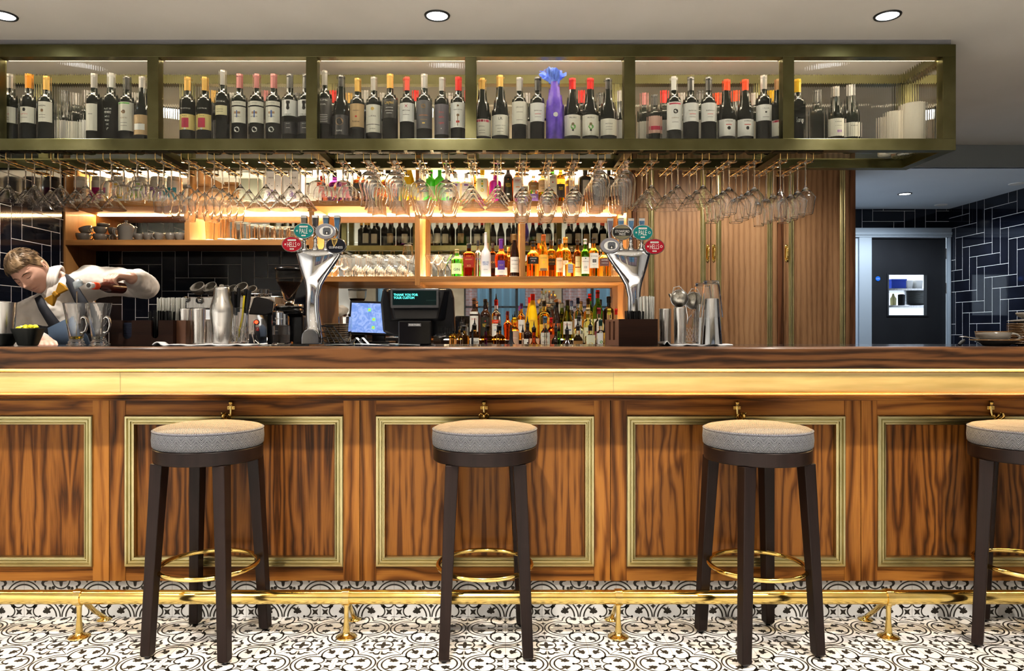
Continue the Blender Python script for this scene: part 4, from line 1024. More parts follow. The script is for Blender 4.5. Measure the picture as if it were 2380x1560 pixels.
def spirit(px, top, w, kind, gm, cap, labs, desc, y, z, grp, caph=(.86, 1.004), sq=0, ratio=1, pour=False, name='spirit_bottle', capr=None):
    h = Z(top, y) - z; r = w * y / F / 2
    if pour: h *= .86
    return bottle(name, (X(px, y), y, z + .0008), kind, h, r, gm, cap, labs, desc, 'bottle', grp, caph=caph, sq=sq, ratio=ratio, pour=pour, capr=capr)
G1 = 'spirit bottles on the middle shelf'
y1, y2 = 5.20, 5.31; S6 = 6
def L(z0, z1, c, txt=(), ha=1.0): return (z0, z1, c, list(txt), ha)
spirit(1062, 580, 27, 'spirit', GRNS, mat('pale_cork', (.55, .40, .22), .7), [L(.10, .48, (.62, .80, .42), [('GIN', .045, .26, 'k', .09)])], 'bright green gin bottle with pale label, beside the martini glasses', y1, zM, G1)
spirit(1090, 567, 27, 'squat', REDS, CLR, [L(.28, .60, (.30, .02, .01), [('HENNESY', .05, .52, 'g'), LN(.4), ('XO', .03, .33, 'g')], .86)], 'square amber cognac bottle with dark red label and glass stopper', y1, zM, G1, sq=S6, ratio=.6)
spirit(1111, 560, 17, 'spirit', CLRS, CLR, [L(.35, .6, CLRS, [('chase', .045, .5, 'b', .05)])], 'slim clear bottle with blue lettering, left of the frosted bottle', y1, zM, G1)
spirit(1129, 541, 24, 'frost', FRS, SIL, [L(.10, .40, FRS, [('BELVE\nDERE', .045, .30, 'b'), LN(.16)])], 'tall frosted white vodka bottle glowing on the middle shelf', y1, zM, G1, capr=.010)
spirit(1145, 566, 18, 'squat', BRNS, CLR, [L(.28, .66, (.05, .03, .03), [('XX', .03, .45, 'g')], .86)], 'dark square bottle with black label right of the frosted bottle', y2, zM, G1, sq=S6, ratio=.7)
spirit(1165, 556, 31, 'bell', REDS, PUC, [L(.04, .24, CRM, [LN(.12)], 1.1), L(.18, .42, (.12, .06, .30), [('VSOP', .03, .30, 'g')], .55)], 'curvy cognac bottle with purple neck and purple diamond label', y1, zM, G1, caph=(.74, 1.004))
spirit(1182, 575, 15, 'bordeaux', GOLDS, GLC, [], 'pale gold bottle half hidden behind the curvy cognac bottle', y2, zM, G1)
spirit(1196, 545, 23, 'slope', DRKS, mat('bronze_wax', (.25, .15, .05), .4), [L(.10, .46, CRM, [('Armagnac', .05, .38, 'k'), ('DUPEYRON', .05, .29, 'k'), LN(.2)])], 'dark bottle with cream label left of the middle shelf divider', y1, zM, G1)
spirit(1239, 562, 29, 'spirit', GOLDS, CLR, [L(.36, .56, (.02, .02, .02), [('HIGHLAND', .05, .51, 'w'), ('PARK', .03, .44, 'w'), ('@', .008, .435, 'r')])], 'embossed golden whisky bottle with black label, right of the divider', y1, zM, G1)
spirit(1252, 566, 12, 'bordeaux', AMB, ORC, [], 'slim bottle with orange capsule between two whisky bottles', y2, zM, G1)
spirit(1263, 546, 24, 'slope', GOLDS, mat('copper_foil', (.65, .20, .06), .3, .5), [L(.14, .52, (.85, .48, .08), [('GLENMORE', .05, .44, 't'), ('@', .016, .34, 'y'), ('#', .055, .17, 't', .06)])], 'tall whisky bottle with orange label and copper capsule', y1, zM, G1)
spirit(1281, 559, 21, 'squat', AMB, CLR, [L(.34, .50, (.03, .03, .02), [('BLACK LABEL', .05, .42, 'g')], .86)], 'square whisky bottle with slanting black label', y2, zM, G1, sq=S6, ratio=.9)
spirit(1300, 556, 17, 'spirit', AMB, CLR, [L(.12, .50, (.85, .62, .40), [('TALISKER', .04, .42, 'k'), ('10', .012, .2, 'k')])], 'slim whisky bottle with peach label and black cap', y1, zM, G1)
spirit(1314, 552, 27, 'spirit', GOLDS, GLC, [L(.05, .42, CRM, [('THE', .012, .38, 'k'), ('MACALLAN', .05, .33, 'k')])], 'broad shouldered whisky bottle with gold cap, behind the small square one', y2, zM, G1)
spirit(1325, 603, 23, 'squat', AMB, None, [L(.20, .72, (.42, .42, .46), [LN(.6), LN(.5), LN(.4)], .5)], 'small square amber bottle with silver label at the front', y1 - .04, zM, G1, sq=S6, ratio=.7)
spirit(1342, 557, 19, 'spirit', BRNS, CLR, [L(.04, .26, (.62, .45, .25), [LN(.15)]), L(.28, .55, (.72, .60, .38), [LN(.42)], .6)], 'brown whisky bottle with oval cream label', y2 - .03, zM, G1)
spirit(1360, 556, 21, 'spirit', GLS, WHC, [L(.08, .52, CRM, [('LAPHROAIG', .05, .40, 'k'), ('@', .008, .48, 'k'), ('10', .018, .25, 'k', .06), LN(.16)])], 'green whisky bottle with large cream label and white cap', y1, zM, G1)
spirit(1380, 553, 24, 'spirit', AMB, CLR, [L(.22, .60, CRM, [('BOWMORE', .05, .52, 'k'), ('#', .026, .40, 'k', .08), ('12', .014, .40, 'w', .05), LN(.3)])], 'amber whisky bottle with arched cream label and numbered plate', y1, zM, G1)
spirit(1404, 576, 26, 'spirit', GOLDS, CLR, [L(.36, .62, (.16, .08, .08), [('AUCHEN', .05, .56, 'w'), ('THREEWOOD', .05, .46, 'w')])], 'golden whisky bottle with dark purple label next to the right tap', y1, zM, G1)
spirit(1413, 560, 15, 'bordeaux', CLRS, WHC, [], 'clear bottle with white cap behind the right tap badge', y2 + .02, zM, G1)
spirit(1371, 566, 12, 'spirit', GLS, WHC, [], 'second green whisky bottle half hidden, with white cap', y2 + .05, zM, G1)
# stemware on the middle shelf
def put_glass(k_, x, y, z, inv, label, grp, nm=None, sc=1.0, mesh=None):
    me, H = GM[k_]; o = bpy.data.objects.new(nm or KN[k_][0], mesh or me); COL.objects.link(o)
    o.location = (x, y, z + (H + .001 if inv else .0005)); o.rotation_euler = (PI if inv else 0, 0, random.uniform(0, 6)); o.scale = (sc, sc, sc)
    if inv: o.location.z = z + H * sc + .001
    return tag(o, label, 'glass', grp)
GS = 'glasses standing on the middle shelf'
COLW = ['leftmost', 'second', 'third', 'fourth', 'rightmost']
for i, px in enumerate((827, 851, 877, 904, 932)):
    for j in range(3):
        y = 5.17 + .09 * j
        put_glass('tulip' if i < 2 else 'martini' if 0 else 'tulip', X(px, 5.17), y, zM, True, 'upturned wine glass on middle shelf, %s, %s column' % (('front', 'middle row', 'back row')[j], COLW[i]), GS, sc=.63 if 0 else .66)
put_glass('balloon', X(800, 5.2), 5.2, zM, False, 'upright bulbous glass at the left end of the middle shelf', GS, sc=.6)
put_glass('coupe', X(786, 5.16), 5.16, zM, False, 'bright coupe glass beside the left tap on the middle shelf', GS, sc=.8)
put_glass('hurricane', X(772, 5.24), 5.24, zM, False, 'tall ribbed glass behind the left tap on the middle shelf', GS, sc=.95)
put_glass('angular', X(948, 5.19), 5.19, zM, False, 'tall upright wine glass next to the shelf divider', GS, sc=.94)
put_glass('martini', X(1003, 5.17), 5.17, zM, False, 'large upright martini glass on middle shelf, left of the two in front', GS, sc=.86)
put_glass('martini', X(1035, 5.17), 5.17, zM, False, 'large upright martini glass on middle shelf beside the green bottle', GS, sc=.86)
put_glass('martini', X(1018, 5.30), 5.30, zM, False, 'upright martini glass behind the front pair on the middle shelf', GS, sc=.86)
put_glass('tulip', X(1430, 5.2), 5.2, zM, True, 'small glass on the middle shelf hidden behind the right tap', GS, sc=.62)
# tumblers on the cup shelf
tm, hb = {}, {}
def tumbler(h, r, taper=.82):
    k_ = (round(h, 3), round(r, 3))
    if k_ not in tm:
        tm[k_] = MB().lathe([(0, 0), (r * taper, 0), (r * taper + .001, .003), (r, h), (r - .0015, h + .0005), (r * taper - .0015, .012), (0, .011)], 24).mesh('tumbler', [m_glass])
    return tm[k_]
i = 0
TP = [(488, 5.22, .150, .034), (503, 5.30, .150, .034), (515, 5.17, .160, .034), (534, 5.17, .163, .041), (552, 5.24, .150, .036), (556, 5.34, .150, .036), (570, 5.20, .132, .036), (584, 5.31, .13, .034), (590, 5.17, .112, .035), (602, 5.26, .112, .035), (615, 5.17, .110, .035), (628, 5.26, .110, .034),
      (628, 5.16, .100, .033), (641, 5.28, .10, .033), (648, 5.17, .098, .034), (660, 5.26, .094, .032), (664, 5.16, .094, .032), (677, 5.20, .102, .036), (684, 5.30, .09, .032), (697, 5.18, .09, .032)]
for px, y, h, r in TP:
    o = bpy.data.objects.new('tumbler', tumbler(h, r)); COL.objects.link(o); o.location = (X(px, y), y, zA + .0008)
    tag(o, '%s glass tumbler on the cup shelf, %s from the left' % ('tall' if h > .12 else 'short', ORD[i]), 'glass', 'tumblers lined up on the cup shelf'); i += 1
# grey cups
def cup_obj(r, h, loc, label, rot=(0, 0, 0), grp='grey stoneware cups', hz=0, name='cup', saucer=False):
    t = thing(name, loc, label, 'cup', grp); t.rotation_euler = rot
    MB().lathe([(0, 0), (r * .55, 0), (r * .58, .003), (r * .80, h * .25), (r * .97, h * .65), (r, h), (r - .003, h + .0008), (r * .92, h * .65), (r * .72, h * .22), (r * .4, .006), (0, .005)], 30).build('cup_body', m_cup_g, t)
    b = MB(); pts = []
    for q in range(9):
        a = -PI / 2 + PI * q / 8
        pts.append((r * .93 + r * .48 * math.cos(a), 0, h * .55 + h * .32 * math.sin(a)))
    T = Matrix.Rotation(hz, 4, 'Z'); b.tube(pts, .0042, 8, T=T).build('handle', m_cup_g, t); return t
GC = 'grey cups on the cup shelf'
zc_ = zA + .0006
cup_obj(.052, .056, (X(194, 5.22), 5.22, zc_), 'wide grey cup at the left end of the cup shelf', hz=0, grp=GC)
cup_obj(.046, .046, (X(203, 5.25), 5.25, zc_ + .062), 'tilted grey cup resting on the leftmost wide cup', rot=(0, -.35, 0), hz=.6, grp=GC)
cup_obj(.050, .052, (X(233, 5.22), 5.22, zc_), 'grey cup under two others, second from the left', hz=2, grp=GC)
cup_obj(.046, .050, (X(233, 5.22), 5.22, zc_ + .0535), 'grey cup in the middle of the stack of three', hz=-2.6, grp=GC)
cup_obj(.044, .026, (X(240, 5.24), 5.24, zc_ + .105), 'shallow grey bowl on top of the cup stack', hz=2.8, grp=GC)
cup_obj(.036, .052, (X(263, 5.27), 5.27, zc_), 'grey cup beside the teapot, lower one of two', hz=-1.6, grp=GC)
cup_obj(.036, .052, (X(263, 5.27), 5.27, zc_ + .0535), 'grey cup beside the teapot, upper one of two', hz=-1.2, grp=GC)
for px, hz_, l in ((323, 3.1, 'small grey cup right of the teapot'), (344, 0, 'grey cup second to the right of the teapot'), (370, -2.3, 'grey cup third to the right of the teapot'), (396, 0, 'grey cup fourth to the right of the teapot'), (418, 0, 'grey cup next to the shelf divider')):
    cup_obj(.036, .056 if px != 323 else .05, (X(px, 5.19), 5.19, zc_), l, hz=hz_, grp=GC)
t = thing('teapot', (X(293, 5.20), 5.20, zc_), 'grey stoneware teapot with domed lid on the cup shelf', 'teapot')
MB().lathe([(0, 0), (.048, 0), (.050, .004), (.058, .098), (.057, .103), (.052, .104), (0, .100)], 30).build('pot_body', m_cup_g, t)
MB().lathe([(.055, .104), (.050, .112), (.030, .124), (.010, .131), (.007, .135), (.012, .142), (.012, .148), (0, .151)], 26).build('lid', m_cup_g, t)
MB().tube([(-.052, -.012, .088), (-.072, -.02, .080), (-.074, -.022, .055), (-.060, -.016, .030), (-.048, -.010, .026)], .005, 10).build('handle', m_cup_g, t)
MB().tube([(.050, 0, .040), (.068, -.004, .062), (.074, -.006, .092), (.080, -.006, .100)], [.012, .009, .006, .005], 10).build('spout', m_cup_g, t)

# ---------------------------------------------------------------- top shelf
GT = 'bottles on the top shelf'
zt0 = zT + .0008; yt = 5.22
def tsp(px, top, w, kind, gm, cap, labs, desc, y=yt, **k_): return spirit(px, top, w, kind, gm, cap, labs, desc, y, zt0, GT, **k_)
TEA = [(187, (.30, .20, .15), 'brown'), (232, (.45, .03, .18), 'crimson'), (280, (.85, .60, .05), 'yellow'), (325, (.35, .50, .02), 'lime green'), (368, (.30, .14, .32), 'purple'), (406, (.04, .30, .36), 'teal')]
for px, c, cn in TEA:
    t = thing('tea_canister', (X(px, 5.27), 5.27, zt0), 'white tea canister with a %s label on the top shelf' % cn, 'canister', 'tea canisters on the top shelf')
    MB().lathe([(0, 0), (.052, 0), (.055, .003), (.055, .165), (.050, .172), (0, .173)], 28).build('tin', mat('glowing_white_tin', (.85, .80, .70), .35), t)
    MB().lathe([(.0515, .172), (.0515, .195), (.047, .199), (0, .200)], 28).build('lid', mat('tin_lid', (.75, .70, .60), .3), t)
    b = MB(); vs = []
    for q in range(9):
        a = -.62 + 1.24 * q / 8; vs += [(.0556 * math.sin(a), -.0556 * math.cos(a), .035), (.0556 * math.sin(a), -.0556 * math.cos(a), .115)]
    b.add(vs, [(2 * q, 2 * q + 2, 2 * q + 3, 2 * q + 1) for q in range(8)], 0, True); b.text('TEA', .022, (0, 0, .085), 1, wrap=.0562); b.text('loose leaf', .03, (0, 0, .06), 1, wrap=.0562)
    b.build('label', [cmat(c), m_ink], t)
m_kraft = noisy('kraft_paper', (.42, .24, .11), (.52, .31, .15), 9, .75, bump=.3)
for px, y, w, h, rr, l in ((468, 5.28, .14, .15, .05, 'brown kraft paper bag on top shelf, left one'), (512, 5.24, .15, .12, -.06, 'brown kraft paper bag with folded top, middle of the top shelf'), (540, 5.32, .11, .17, .1, 'brown kraft paper bag standing behind the folded one')):
    t = thing('paper_bag', (X(px, y), y, zt0), l, 'bag', 'kraft bags on the top shelf', rr)
    MB().add([(-w / 2, -.04, 0), (w / 2, -.04, 0), (w / 2, .04, 0), (-w / 2, .04, 0), (-w / 2 - .004, -.045, h * .6), (w / 2 + .004, -.043, h * .6), (w / 2 + .003, .043, h * .6), (-w / 2 - .003, .045, h * .6), (-w / 2 + .01, -.012, h), (w / 2 - .006, -.016, h * .96), (w / 2 - .006, .004, h * .97), (-w / 2 + .01, .006, h)],
             [(3, 2, 1, 0), (8, 9, 10, 11)] + [(4 * j + i, 4 * j + (i + 1) % 4, 4 * j + 4 + (i + 1) % 4, 4 * j + 4 + i) for j in range(2) for i in range(4)]).build('bag_body', m_kraft, t, bevel=.002)
    MB().box(-w / 2 + .006, w / 2 - .004, -.034, .004, h * .90, h * .99).build('folded_top', m_kraft, t, bevel=.002)
for px, w, h, c, y, l, tx in ((583, .15, .19, (.42, .45, .38), 5.30, 'grey green box on the top shelf beside the kraft bags', ''), (636, .13, .235, (.70, .68, .70), 5.27, 'white gift box with star print on top shelf, left one', 'MEDIUM'), (684, .125, .235, (.70, .68, .70), 5.27, 'white gift box with star print on top shelf, right one', 'LARGE')):
    t = thing('gift_box', (X(px, y), y, zt0), l, 'box', 'boxes on the top shelf')
    MB().box(-w / 2, w / 2, -.04, .05, 0, h).build('carton', cmat(c), t, bevel=.001)
    if tx:
        b = MB(); b.text(tx, .05, (0, -.0406, h * .80), 0)
        for q in range(5): b.add([(p[0], -.0406, p[1]) for p in circ(-.04 + .02 * q, h * .55 + (q % 2) * .015, .003, 6)], [tuple(range(6))], 0)
        b.add([(-.02, -.0406, h * .2), (.02, -.0406, h * .2), (.022, -.0406, h * .34), (0, -.0406, h * .44), (-.022, -.0406, h * .34)], [(0, 1, 2, 3, 4)], 1)
        b.build('print', [m_ink, cmat((.20, .14, .30))], t)
tsp(750, 410, 30, 'spirit', REDS, REDC, [L(.15, .5, (.75, .2, .15), [('SLOE', .04, .35, 'w')])], 'red gin bottle on the top shelf at its left end')
tsp(778, 402, 28, 'spirit', PUR, BLKC, [L(.15, .5, CRM, [('BLACK', .04, .4, 'k')])], 'dark purple bottle with cream label on the top shelf')
tsp(806, 398, 30, 'spirit', CLRS, SIL, [L(.12, .52, (.80, .25, .30), [('PINK', .04, .35, 'w')])], 'clear bottle with pink label behind the cocktail glasses')
tsp(835, 400, 28, 'squat', BRNS, BLKC, [L(.2, .6, (.10, .10, .10), [('1824', .03, .4, 'g')], .86)], 'square dark bottle on the top shelf behind the cocktail glasses', sq=6)
tsp(868, 396, 30, 'spirit', CLRS, BLKC, [L(.1, .5, WHT, [('RUM', .03, .35, 'r')])], 'clear rum bottle on the top shelf behind the cocktail glasses')
tsp(902, 392, 34, 'spirit', CLRS, BLKC, [L(.12, .58, (.85, .20, .03), [('#', .05, .50, 'k', .02), ('#', .045, .42, 'y', .03), ('#', .05, .34, 'k', .02), ('TIGER', .05, .24, 'w')])], 'bottle with flame orange striped label on the top shelf')
tsp(949, 375, 31, 'slope', YELS, YEC, [L(.12, .42, (.80, .75, .40), [('LIMONCELLO', .05, .36, 'r'), LN(.25)])], 'tall opaque yellow liqueur bottle on the top shelf')
tsp(1001, 392, 28, 'spirit', LGR, LGR, [L(.10, .46, (.45, .60, .30), [('GIN', .03, .3, 'k')])], 'lime green gin bottle on top shelf, left one of two')
tsp(1022, 388, 24, 'spirit', LGR, LGR, [L(.10, .46, (.45, .60, .30), [('GIN', .03, .3, 'k')])], 'lime green gin bottle on top shelf, right one of two', y=5.19)
tsp(1043, 398, 20, 'spirit', CLRS, mat('coral_cap', (.8, .15, .05), .4), [L(.2, .6, (.75, .35, .2), [])], 'bottle with coral patterned label behind the martini glasses', y=5.30)
for px, l in ((1059, 'left'), (1084, 'right')):
    tsp(px, 404, 25, 'squat', CLRS, WHC, [L(.12, .66, (.75, .68, .62), [('#', .03, .58, 'p', .05), ('EDINBURGH', .044, .42, 'r'), ('GIN', .02, .32, 'r'), ('@', .010, .2, 'o')])], 'round gin bottle with floral label on top shelf, %s one of two' % l)
tsp(1103, 392, 18, 'spirit', AMB, GLC, [L(.2, .5, (.7, .5, .3), [])], 'narrow amber bottle between floral and lemon gin bottles', y=5.32)
tsp(1121, 396, 29, 'squat', LEM, YEC, [L(.10, .72, (.85, .80, .55), [('@', .024, .36, 'y'), ('@', .018, .55, 'y'), ('@', .012, .63, 'n'), ('@', .012, .48, 'n')])], 'bottle decorated with lemons on the top shelf')
tsp(1151, 402, 28, 'squat', MAG, MAG, [L(.10, .50, MAG, [('WHITLEY', .04, .30, 'w'), ('@', .012, .46, 'w')])], 'magenta gin bottle with white flower on the top shelf', capr=.014)
tsp(1181, 377, 22, 'spirit', DRKS, CLR, [L(.10, .62, (.03, .03, .02), [('PASSOA', .038, .42, 'y', .10), ('@', .010, .56, 'o'), ('#', .02, .2, 'w', .04)])], 'black liqueur bottle with yellow lettering on the top shelf')
tsp(1203, 384, 24, 'spirit', REDS, REDC, [L(.08, .66, WHT, [("PIMM'S", .044, .56, 'r', .09), ('#', .03, .40, 'o', .02), LN(.3)])], 'bottle with tall white label and red capital letters on top shelf')
tsp(1240, 383, 26, 'frost', CLRS, SIL, [L(.32, .52, (.35, .22, .10), [('WHITLEY', .040, .42, 'w')]), L(.02, .22, (.20, .12, .35), [('GIN', .03, .14, 'w')])], 'clear gin bottle with brown plaque and violet base label')
tsp(1262, 393, 26, 'spirit', GOLDS, ORC, [L(.30, .64, (.85, .60, .35), [('MOUNT GAY', .044, .48, 't', .07), ('1703', .024, .39, 't')])], 'golden rum bottle with cream orange label on the top shelf')
tsp(1284, 380, 24, 'spirit', GLS, mat('lime_foil', (.30, .42, .04), .35), [L(.20, .70, CRM, [('JAMESON', .042, .62, 'k', .07), ('@', .010, .50, 'r'), LN(.4)])], 'green whiskey bottle with cream label on the top shelf')
tsp(1303, 378, 22, 'spirit', AMB, CLR, [L(.12, .45, (.05, .04, .04), [('rum', .03, .34, 'y', .08)])], 'amber rum bottle with dark label on the top shelf')
tsp(1324, 392, 22, 'spirit', AMB, CLR, [L(.2, .5, (.1, .05, .05), [])], 'amber bottle behind the goblets on the top shelf', y=5.3)
tsp(1360, 388, 32, 'squat', DRKS, CLR, [L(.10, .66, (.02, .02, .02), [], .7), L(.18, .60, (.62, .60, .55), [('HENDRICK', .036, .40, 'k'), LN(.3)], .45)], 'black apothecary bottle with pale diamond label on the top shelf')
tsp(1392, 392, 24, 'spirit', DRKS, CLR, [L(.15, .5, (.10, .10, .10), [('GIN', .02, .35, 'w')])], 'dark bottle partly behind the second goblet on top shelf')
tsp(1415, 385, 24, 'spirit', DRKS, mat('leaf_green_cap', (.15, .55, .05), .4), [L(.15, .6, (.35, .33, .30), [('RAM', .03, .5, 'k'), ('10', .02, .35, 'k')])], 'dark bottle with grey label and green cap near the shelf end')
tsp(1437, 384, 24, 'spirit', DRKS, CLR, [L(.15, .6, (.03, .03, .03), [('KRAKEN', .036, .4, 'w')])], 'black bottle at the right end of the top shelf')

# ---------------------------------------------------------------- lower bottles on the stepped counter
GB = 'bottles on the stepped back counter'
sA, sB, sC = 1.1008, 1.0208, .9408
def low(row, px, top, w, kind, gm, cap, labs, desc, **k_):
    y, z = ((5.27, sA), (5.10, sB), (4.90, sC), (4.74, sC))[row]
    return spirit(px, top, w, kind, gm, cap, labs, desc, y, z, GB, **k_)
low(0, 1102, 694, 22, 'spirit', DRKS, mat('brown_foil', (.30, .16, .10), .4), [L(.20, .58, CRM, [("PIMM'S", .04, .50, 'r'), LN(.4)]), L(.62, .68, CRM, [])], 'dark bottle with cream label and red lettering, leftmost tall one')
low(0, 1128, 696, 24, 'spirit', DRKS, CLR, [L(.10, .56, (.03, .03, .02), [('PASSOA', .04, .36, 'y', .08), ('@', .010, .46, 'r')])], 'black liqueur bottle with yellow letters on the lower counter')
low(0, 1153, 682, 22, 'spirit', CLRS, REDC, [L(.42, .50, (.75, .08, .03), [('LUXARDO', .034, .46, 'w')]), L(.08, .40, CRM, [('SAMBUCA', .04, .36, 'k'), ('Luxardo', .03, .26, 'b', .07)])], 'clear liqueur bottle with red capsule and red band label', pour=True)
low(0, 1180, 724, 20, 'bell', REDS, mat('dark_red_cap', (.12, .01, .01), .35), [], 'wine-red decanter shaped bottle with flared neck')
low(0, 1212, 706, 18, 'spirit', AMB, PUC, [L(.2, .55, CRM, [('IRISH', .03, .4, 'k')])], 'amber bottle with purple capsule on the lower counter')
low(0, 1238, 684, 25, 'slope', YELS, REDC, [L(.16, .44, (.90, .60, .05), [('LIMONCELLO', .045, .42, 'r'), ('#', .03, .26, 'y', .1)])], 'tall opaque yellow bottle with red cap on the lower counter')
low(0, 1265, 700, 26, 'spirit', GOLDS, CLR, [L(.12, .40, (.85, .55, .08), [('GALLIANO', .045, .3, 'r')])], 'golden liqueur bottle with long black cap, right of the yellow one')
low(0, 1294, 703, 20, 'burgundy', DRKS, BLKC, [L(.16, .44, (.55, .15, .05), [('BAILEYS', .045, .34, 'y')])], 'dark cream liqueur bottle in front of the tap reflection')
low(0, 1319, 698, 24, 'burgundy', OLV, CLR, [L(.14, .46, CRM, [('MARTINI', .045, .38, 'r'), ('#', .05, .25, 'b', .03)])], 'olive green vermouth bottle with white neck and red lettering')
low(0, 1343, 693, 20, 'spirit', CLRS, mat('navy_cap', (.02, .03, .08), .4), [L(.15, .5, (.70, .72, .74), [('@', .014, .34, 'b')])], 'clear bottle with navy cap on the lower counter')
low(0, 1367, 694, 22, 'spirit', GOLDS, mat('bronze_cap', (.10, .06, .03), .4), [L(.15, .5, (.80, .72, .35), [])], 'pale gold bottle with bronze cap on the lower counter')
low(0, 1389, 675, 23, 'spirit', GLS, REDC, [L(.14, .42, CRM, [('LUXARDO', .042, .36, 'r'), LN(.25)])], 'bright green bottle with tall red cap, right one of two', caph=(.84, 1.004))
low(0, 1382, 678, 16, 'spirit', GLS, REDC, [], 'green bottle with red cap peeking out behind its twin', caph=(.84, 1.004)) if 0 else None
low(0, 1415, 690, 24, 'squat', DRKS, BLKC, [L(.34, .62, (.72, .50, .25), [('F', .016, .48, 'r', .12)], .5)], 'black hazelnut liqueur bottle with orange letter plaque', capr=.016)
low(1, 1073, 738, 24, 'globe', CLRS, CLR, [], 'round clear decanter left of the dark bottles', pour=True)
low(1, 1053, 748, 20, 'spirit', AMB, CLR, [L(.2, .5, (.6, .3, .1), [])], 'amber bottle peeking out right of the till', pour=True)
low(1, 1196, 726, 22, 'spirit', AMB, YEC, [L(.22, .60, (.60, .42, .30), [('BUSHMILLS', .042, .40, 'w')])], 'orange whiskey bottle with rounded label and pourer', pour=True)
low(1, 1226, 740, 22, 'spirit', DRKS, CLR, [L(.10, .44, CRM, [('@', .012, .30, 'k')])], 'dark bottle with cream label and pourer left of the yellow bottle', pour=True)
low(1, 1281, 726, 18, 'spirit', REDS, REDC, [L(.2, .5, (.4, .1, .05), [('BITTER', .03, .35, 'y')])], 'red brown bottle with red band and pourer', pour=True)
low(1, 1345, 722, 24, 'spirit', CLRS, CLR, [L(.25, .50, (.70, .62, .45), [('SUPERIOR', .04, .4, 'k')])], 'clear spirit bottle with pourer right of the vermouth', pour=True)
low(1, 1367, 716, 24, 'spirit', LEM, mat('cork_light', (.6, .45, .25), .7), [L(.2, .55, (.82, .80, .55), [('et l', .03, .46, 'k'), ('@', .020, .30, 'n')])], 'pale yellow gin bottle with cork stopper and botanical label')
low(1, 1392, 716, 24, 'spirit', CLRS, mat('wine_red_neck', (.25, .02, .03), .4), [L(.34, .46, (.30, .05, .10), [('STOLICHNAYA', .044, .40, 'w')]), L(.06, .32, WHT, [('@', .020, .2, 'r'), ('@', .014, .27, 'n')])], 'clear vodka bottle with dark red band label and fruit print')
low(1, 1416, 718, 22, 'spirit', CLRS, mat('mustard_neck', (.60, .50, .05), .4), [L(.30, .44, (.75, .60, .20), [('VODKA', .04, .37, 'k')])], 'clear bottle with mustard neck band near the straw box')
low(1, 1432, 718, 18, 'spirit', CLRS, REDC, [L(.2, .42, WHT, [])], 'clear bottle with red neck band next to the straw box')
low(2, 1103, 740, 25, 'squat', AMB, BLKC, [L(.10, .66, CRM, [('JIM BEAM', .046, .54, 'k', .09), ('@', .012, .36, 'r'), ('#', .03, .2, 'k', .06)], .86)], 'square bourbon bottle with white label and black lettering', sq=6, pour=True)
low(2, 1133, 742, 28, 'squat', AMB, BLKC, [L(.10, .55, (.12, .10, .06), [('&', .02, .4, 'g')], .86)], 'square amber bottle with olive label behind the purple bottle', sq=6, pour=True)
low(2, 1160, 742, 30, 'squat', AMB, BLKC, [L(.10, .50, (.75, .42, .10), [('#', .02, .4, 'w', .2), ('MALT', .03, .25, 't')], .86)], 'amber bottle with white and dark striped neck front', pour=True)
low(2, 1078, 742, 28, 'squat', GOLDS, CLR, [L(.10, .50, (.14, .13, .08), [('EN', .02, .35, 'w')], .86)], 'gold bottle with dark label left of the bourbon bottle', pour=True)
low(2, 1241, 748, 26, 'squat', REDS, CLR, [L(.10, .70, (.80, .50, .32), [('@', .024, .3, 'b'), LN(.6)], .86)], 'orange red bottle with peach label in front of the yellow bottle', pour=True, sq=6)
low(2, 1267, 736, 24, 'spirit', CLRS, mat('slate_cap', (.07, .12, .16), .4), [L(.06, .66, (.80, .78, .66), [('KOKO', .038, .58, 'k'), ('KANU', .038, .46, 'k'), ('@', .014, .2, 'r')])], 'white coconut rum bottle with block lettering')
low(2, 1292, 745, 20, 'spirit', DRKS, CLR, [], 'dark slender bottle with pourer between rum and green bottle', pour=True)
low(2, 1318, 752, 26, 'bell', DRKS, CLR, [L(.06, .48, (.45, .42, .42), [("WOOD'S", .042, .26, 'k', .09)])], 'dark rum bottle with grey label and rounded shoulders', pour=True)
low(2, 1343, 742, 24, 'spirit', CLRS, CLR, [L(.38, .60, (.40, .22, .08), [('WHITLEY', .044, .48, 'w')]), L(.02, .20, (.55, .30, .12), [])], 'clear gin bottle with brown plaque on the lower counter', pour=True)
low(2, 1372, 742, 26, 'squat', LEM, CLR, [L(.04, .75, (.80, .80, .60), [('@', .030, .5, 'y'), ('@', .016, .35, 'n')], .86)], 'frosted bottle with citrus print near the straw box', pour=True)
low(2, 1396, 744, 22, 'squat', CLRS, mat('dark_green_cap', (.02, .06, .05), .4), [L(.06, .7, WHT, [('@', .020, .5, 'n'), ('@', .016, .25, 'r')], .86)], 'bottle with dark green cap and strawberry print')
for px, gm, l in ((1052, GOLDS, 'gold'), (1073, CLRS, 'clear'), (1098, mat('smoked_glass', (.03, .03, .035), .08), 'smoked'), (1129, PUR, 'purple'), (1157, CLRS, 'clear white tipped'), (1188, mat('smoked_glass', (.03, .03, .035), .08), 'black shouldered'), (1215, CLRS, 'slim clear'), (1241, REDS, 'orange'), (1268, CLRS, 'patterned clear'), (1299, GLS, 'apple green'), (1405, GOLDS, 'honey coloured')):
    low(3, px, 758 if px != 1299 else 754, 26 if px not in (1098, 1215) else 20, 'globe' if px not in (1188, 1241) else 'bell', gm, None, [L(.2, .36, (.55, .5, .4), [], .7)] if px in (1299, 1268, 1405) else [], 'small round %s cordial bottle with pourer in the front row' % l if 1 else '', pour=True, name='pourer_bottle')
# ================================================================ ON THE COUNTER
ZC = 1.1018
def cp(px, y): return (X(px, y), y, ZC)
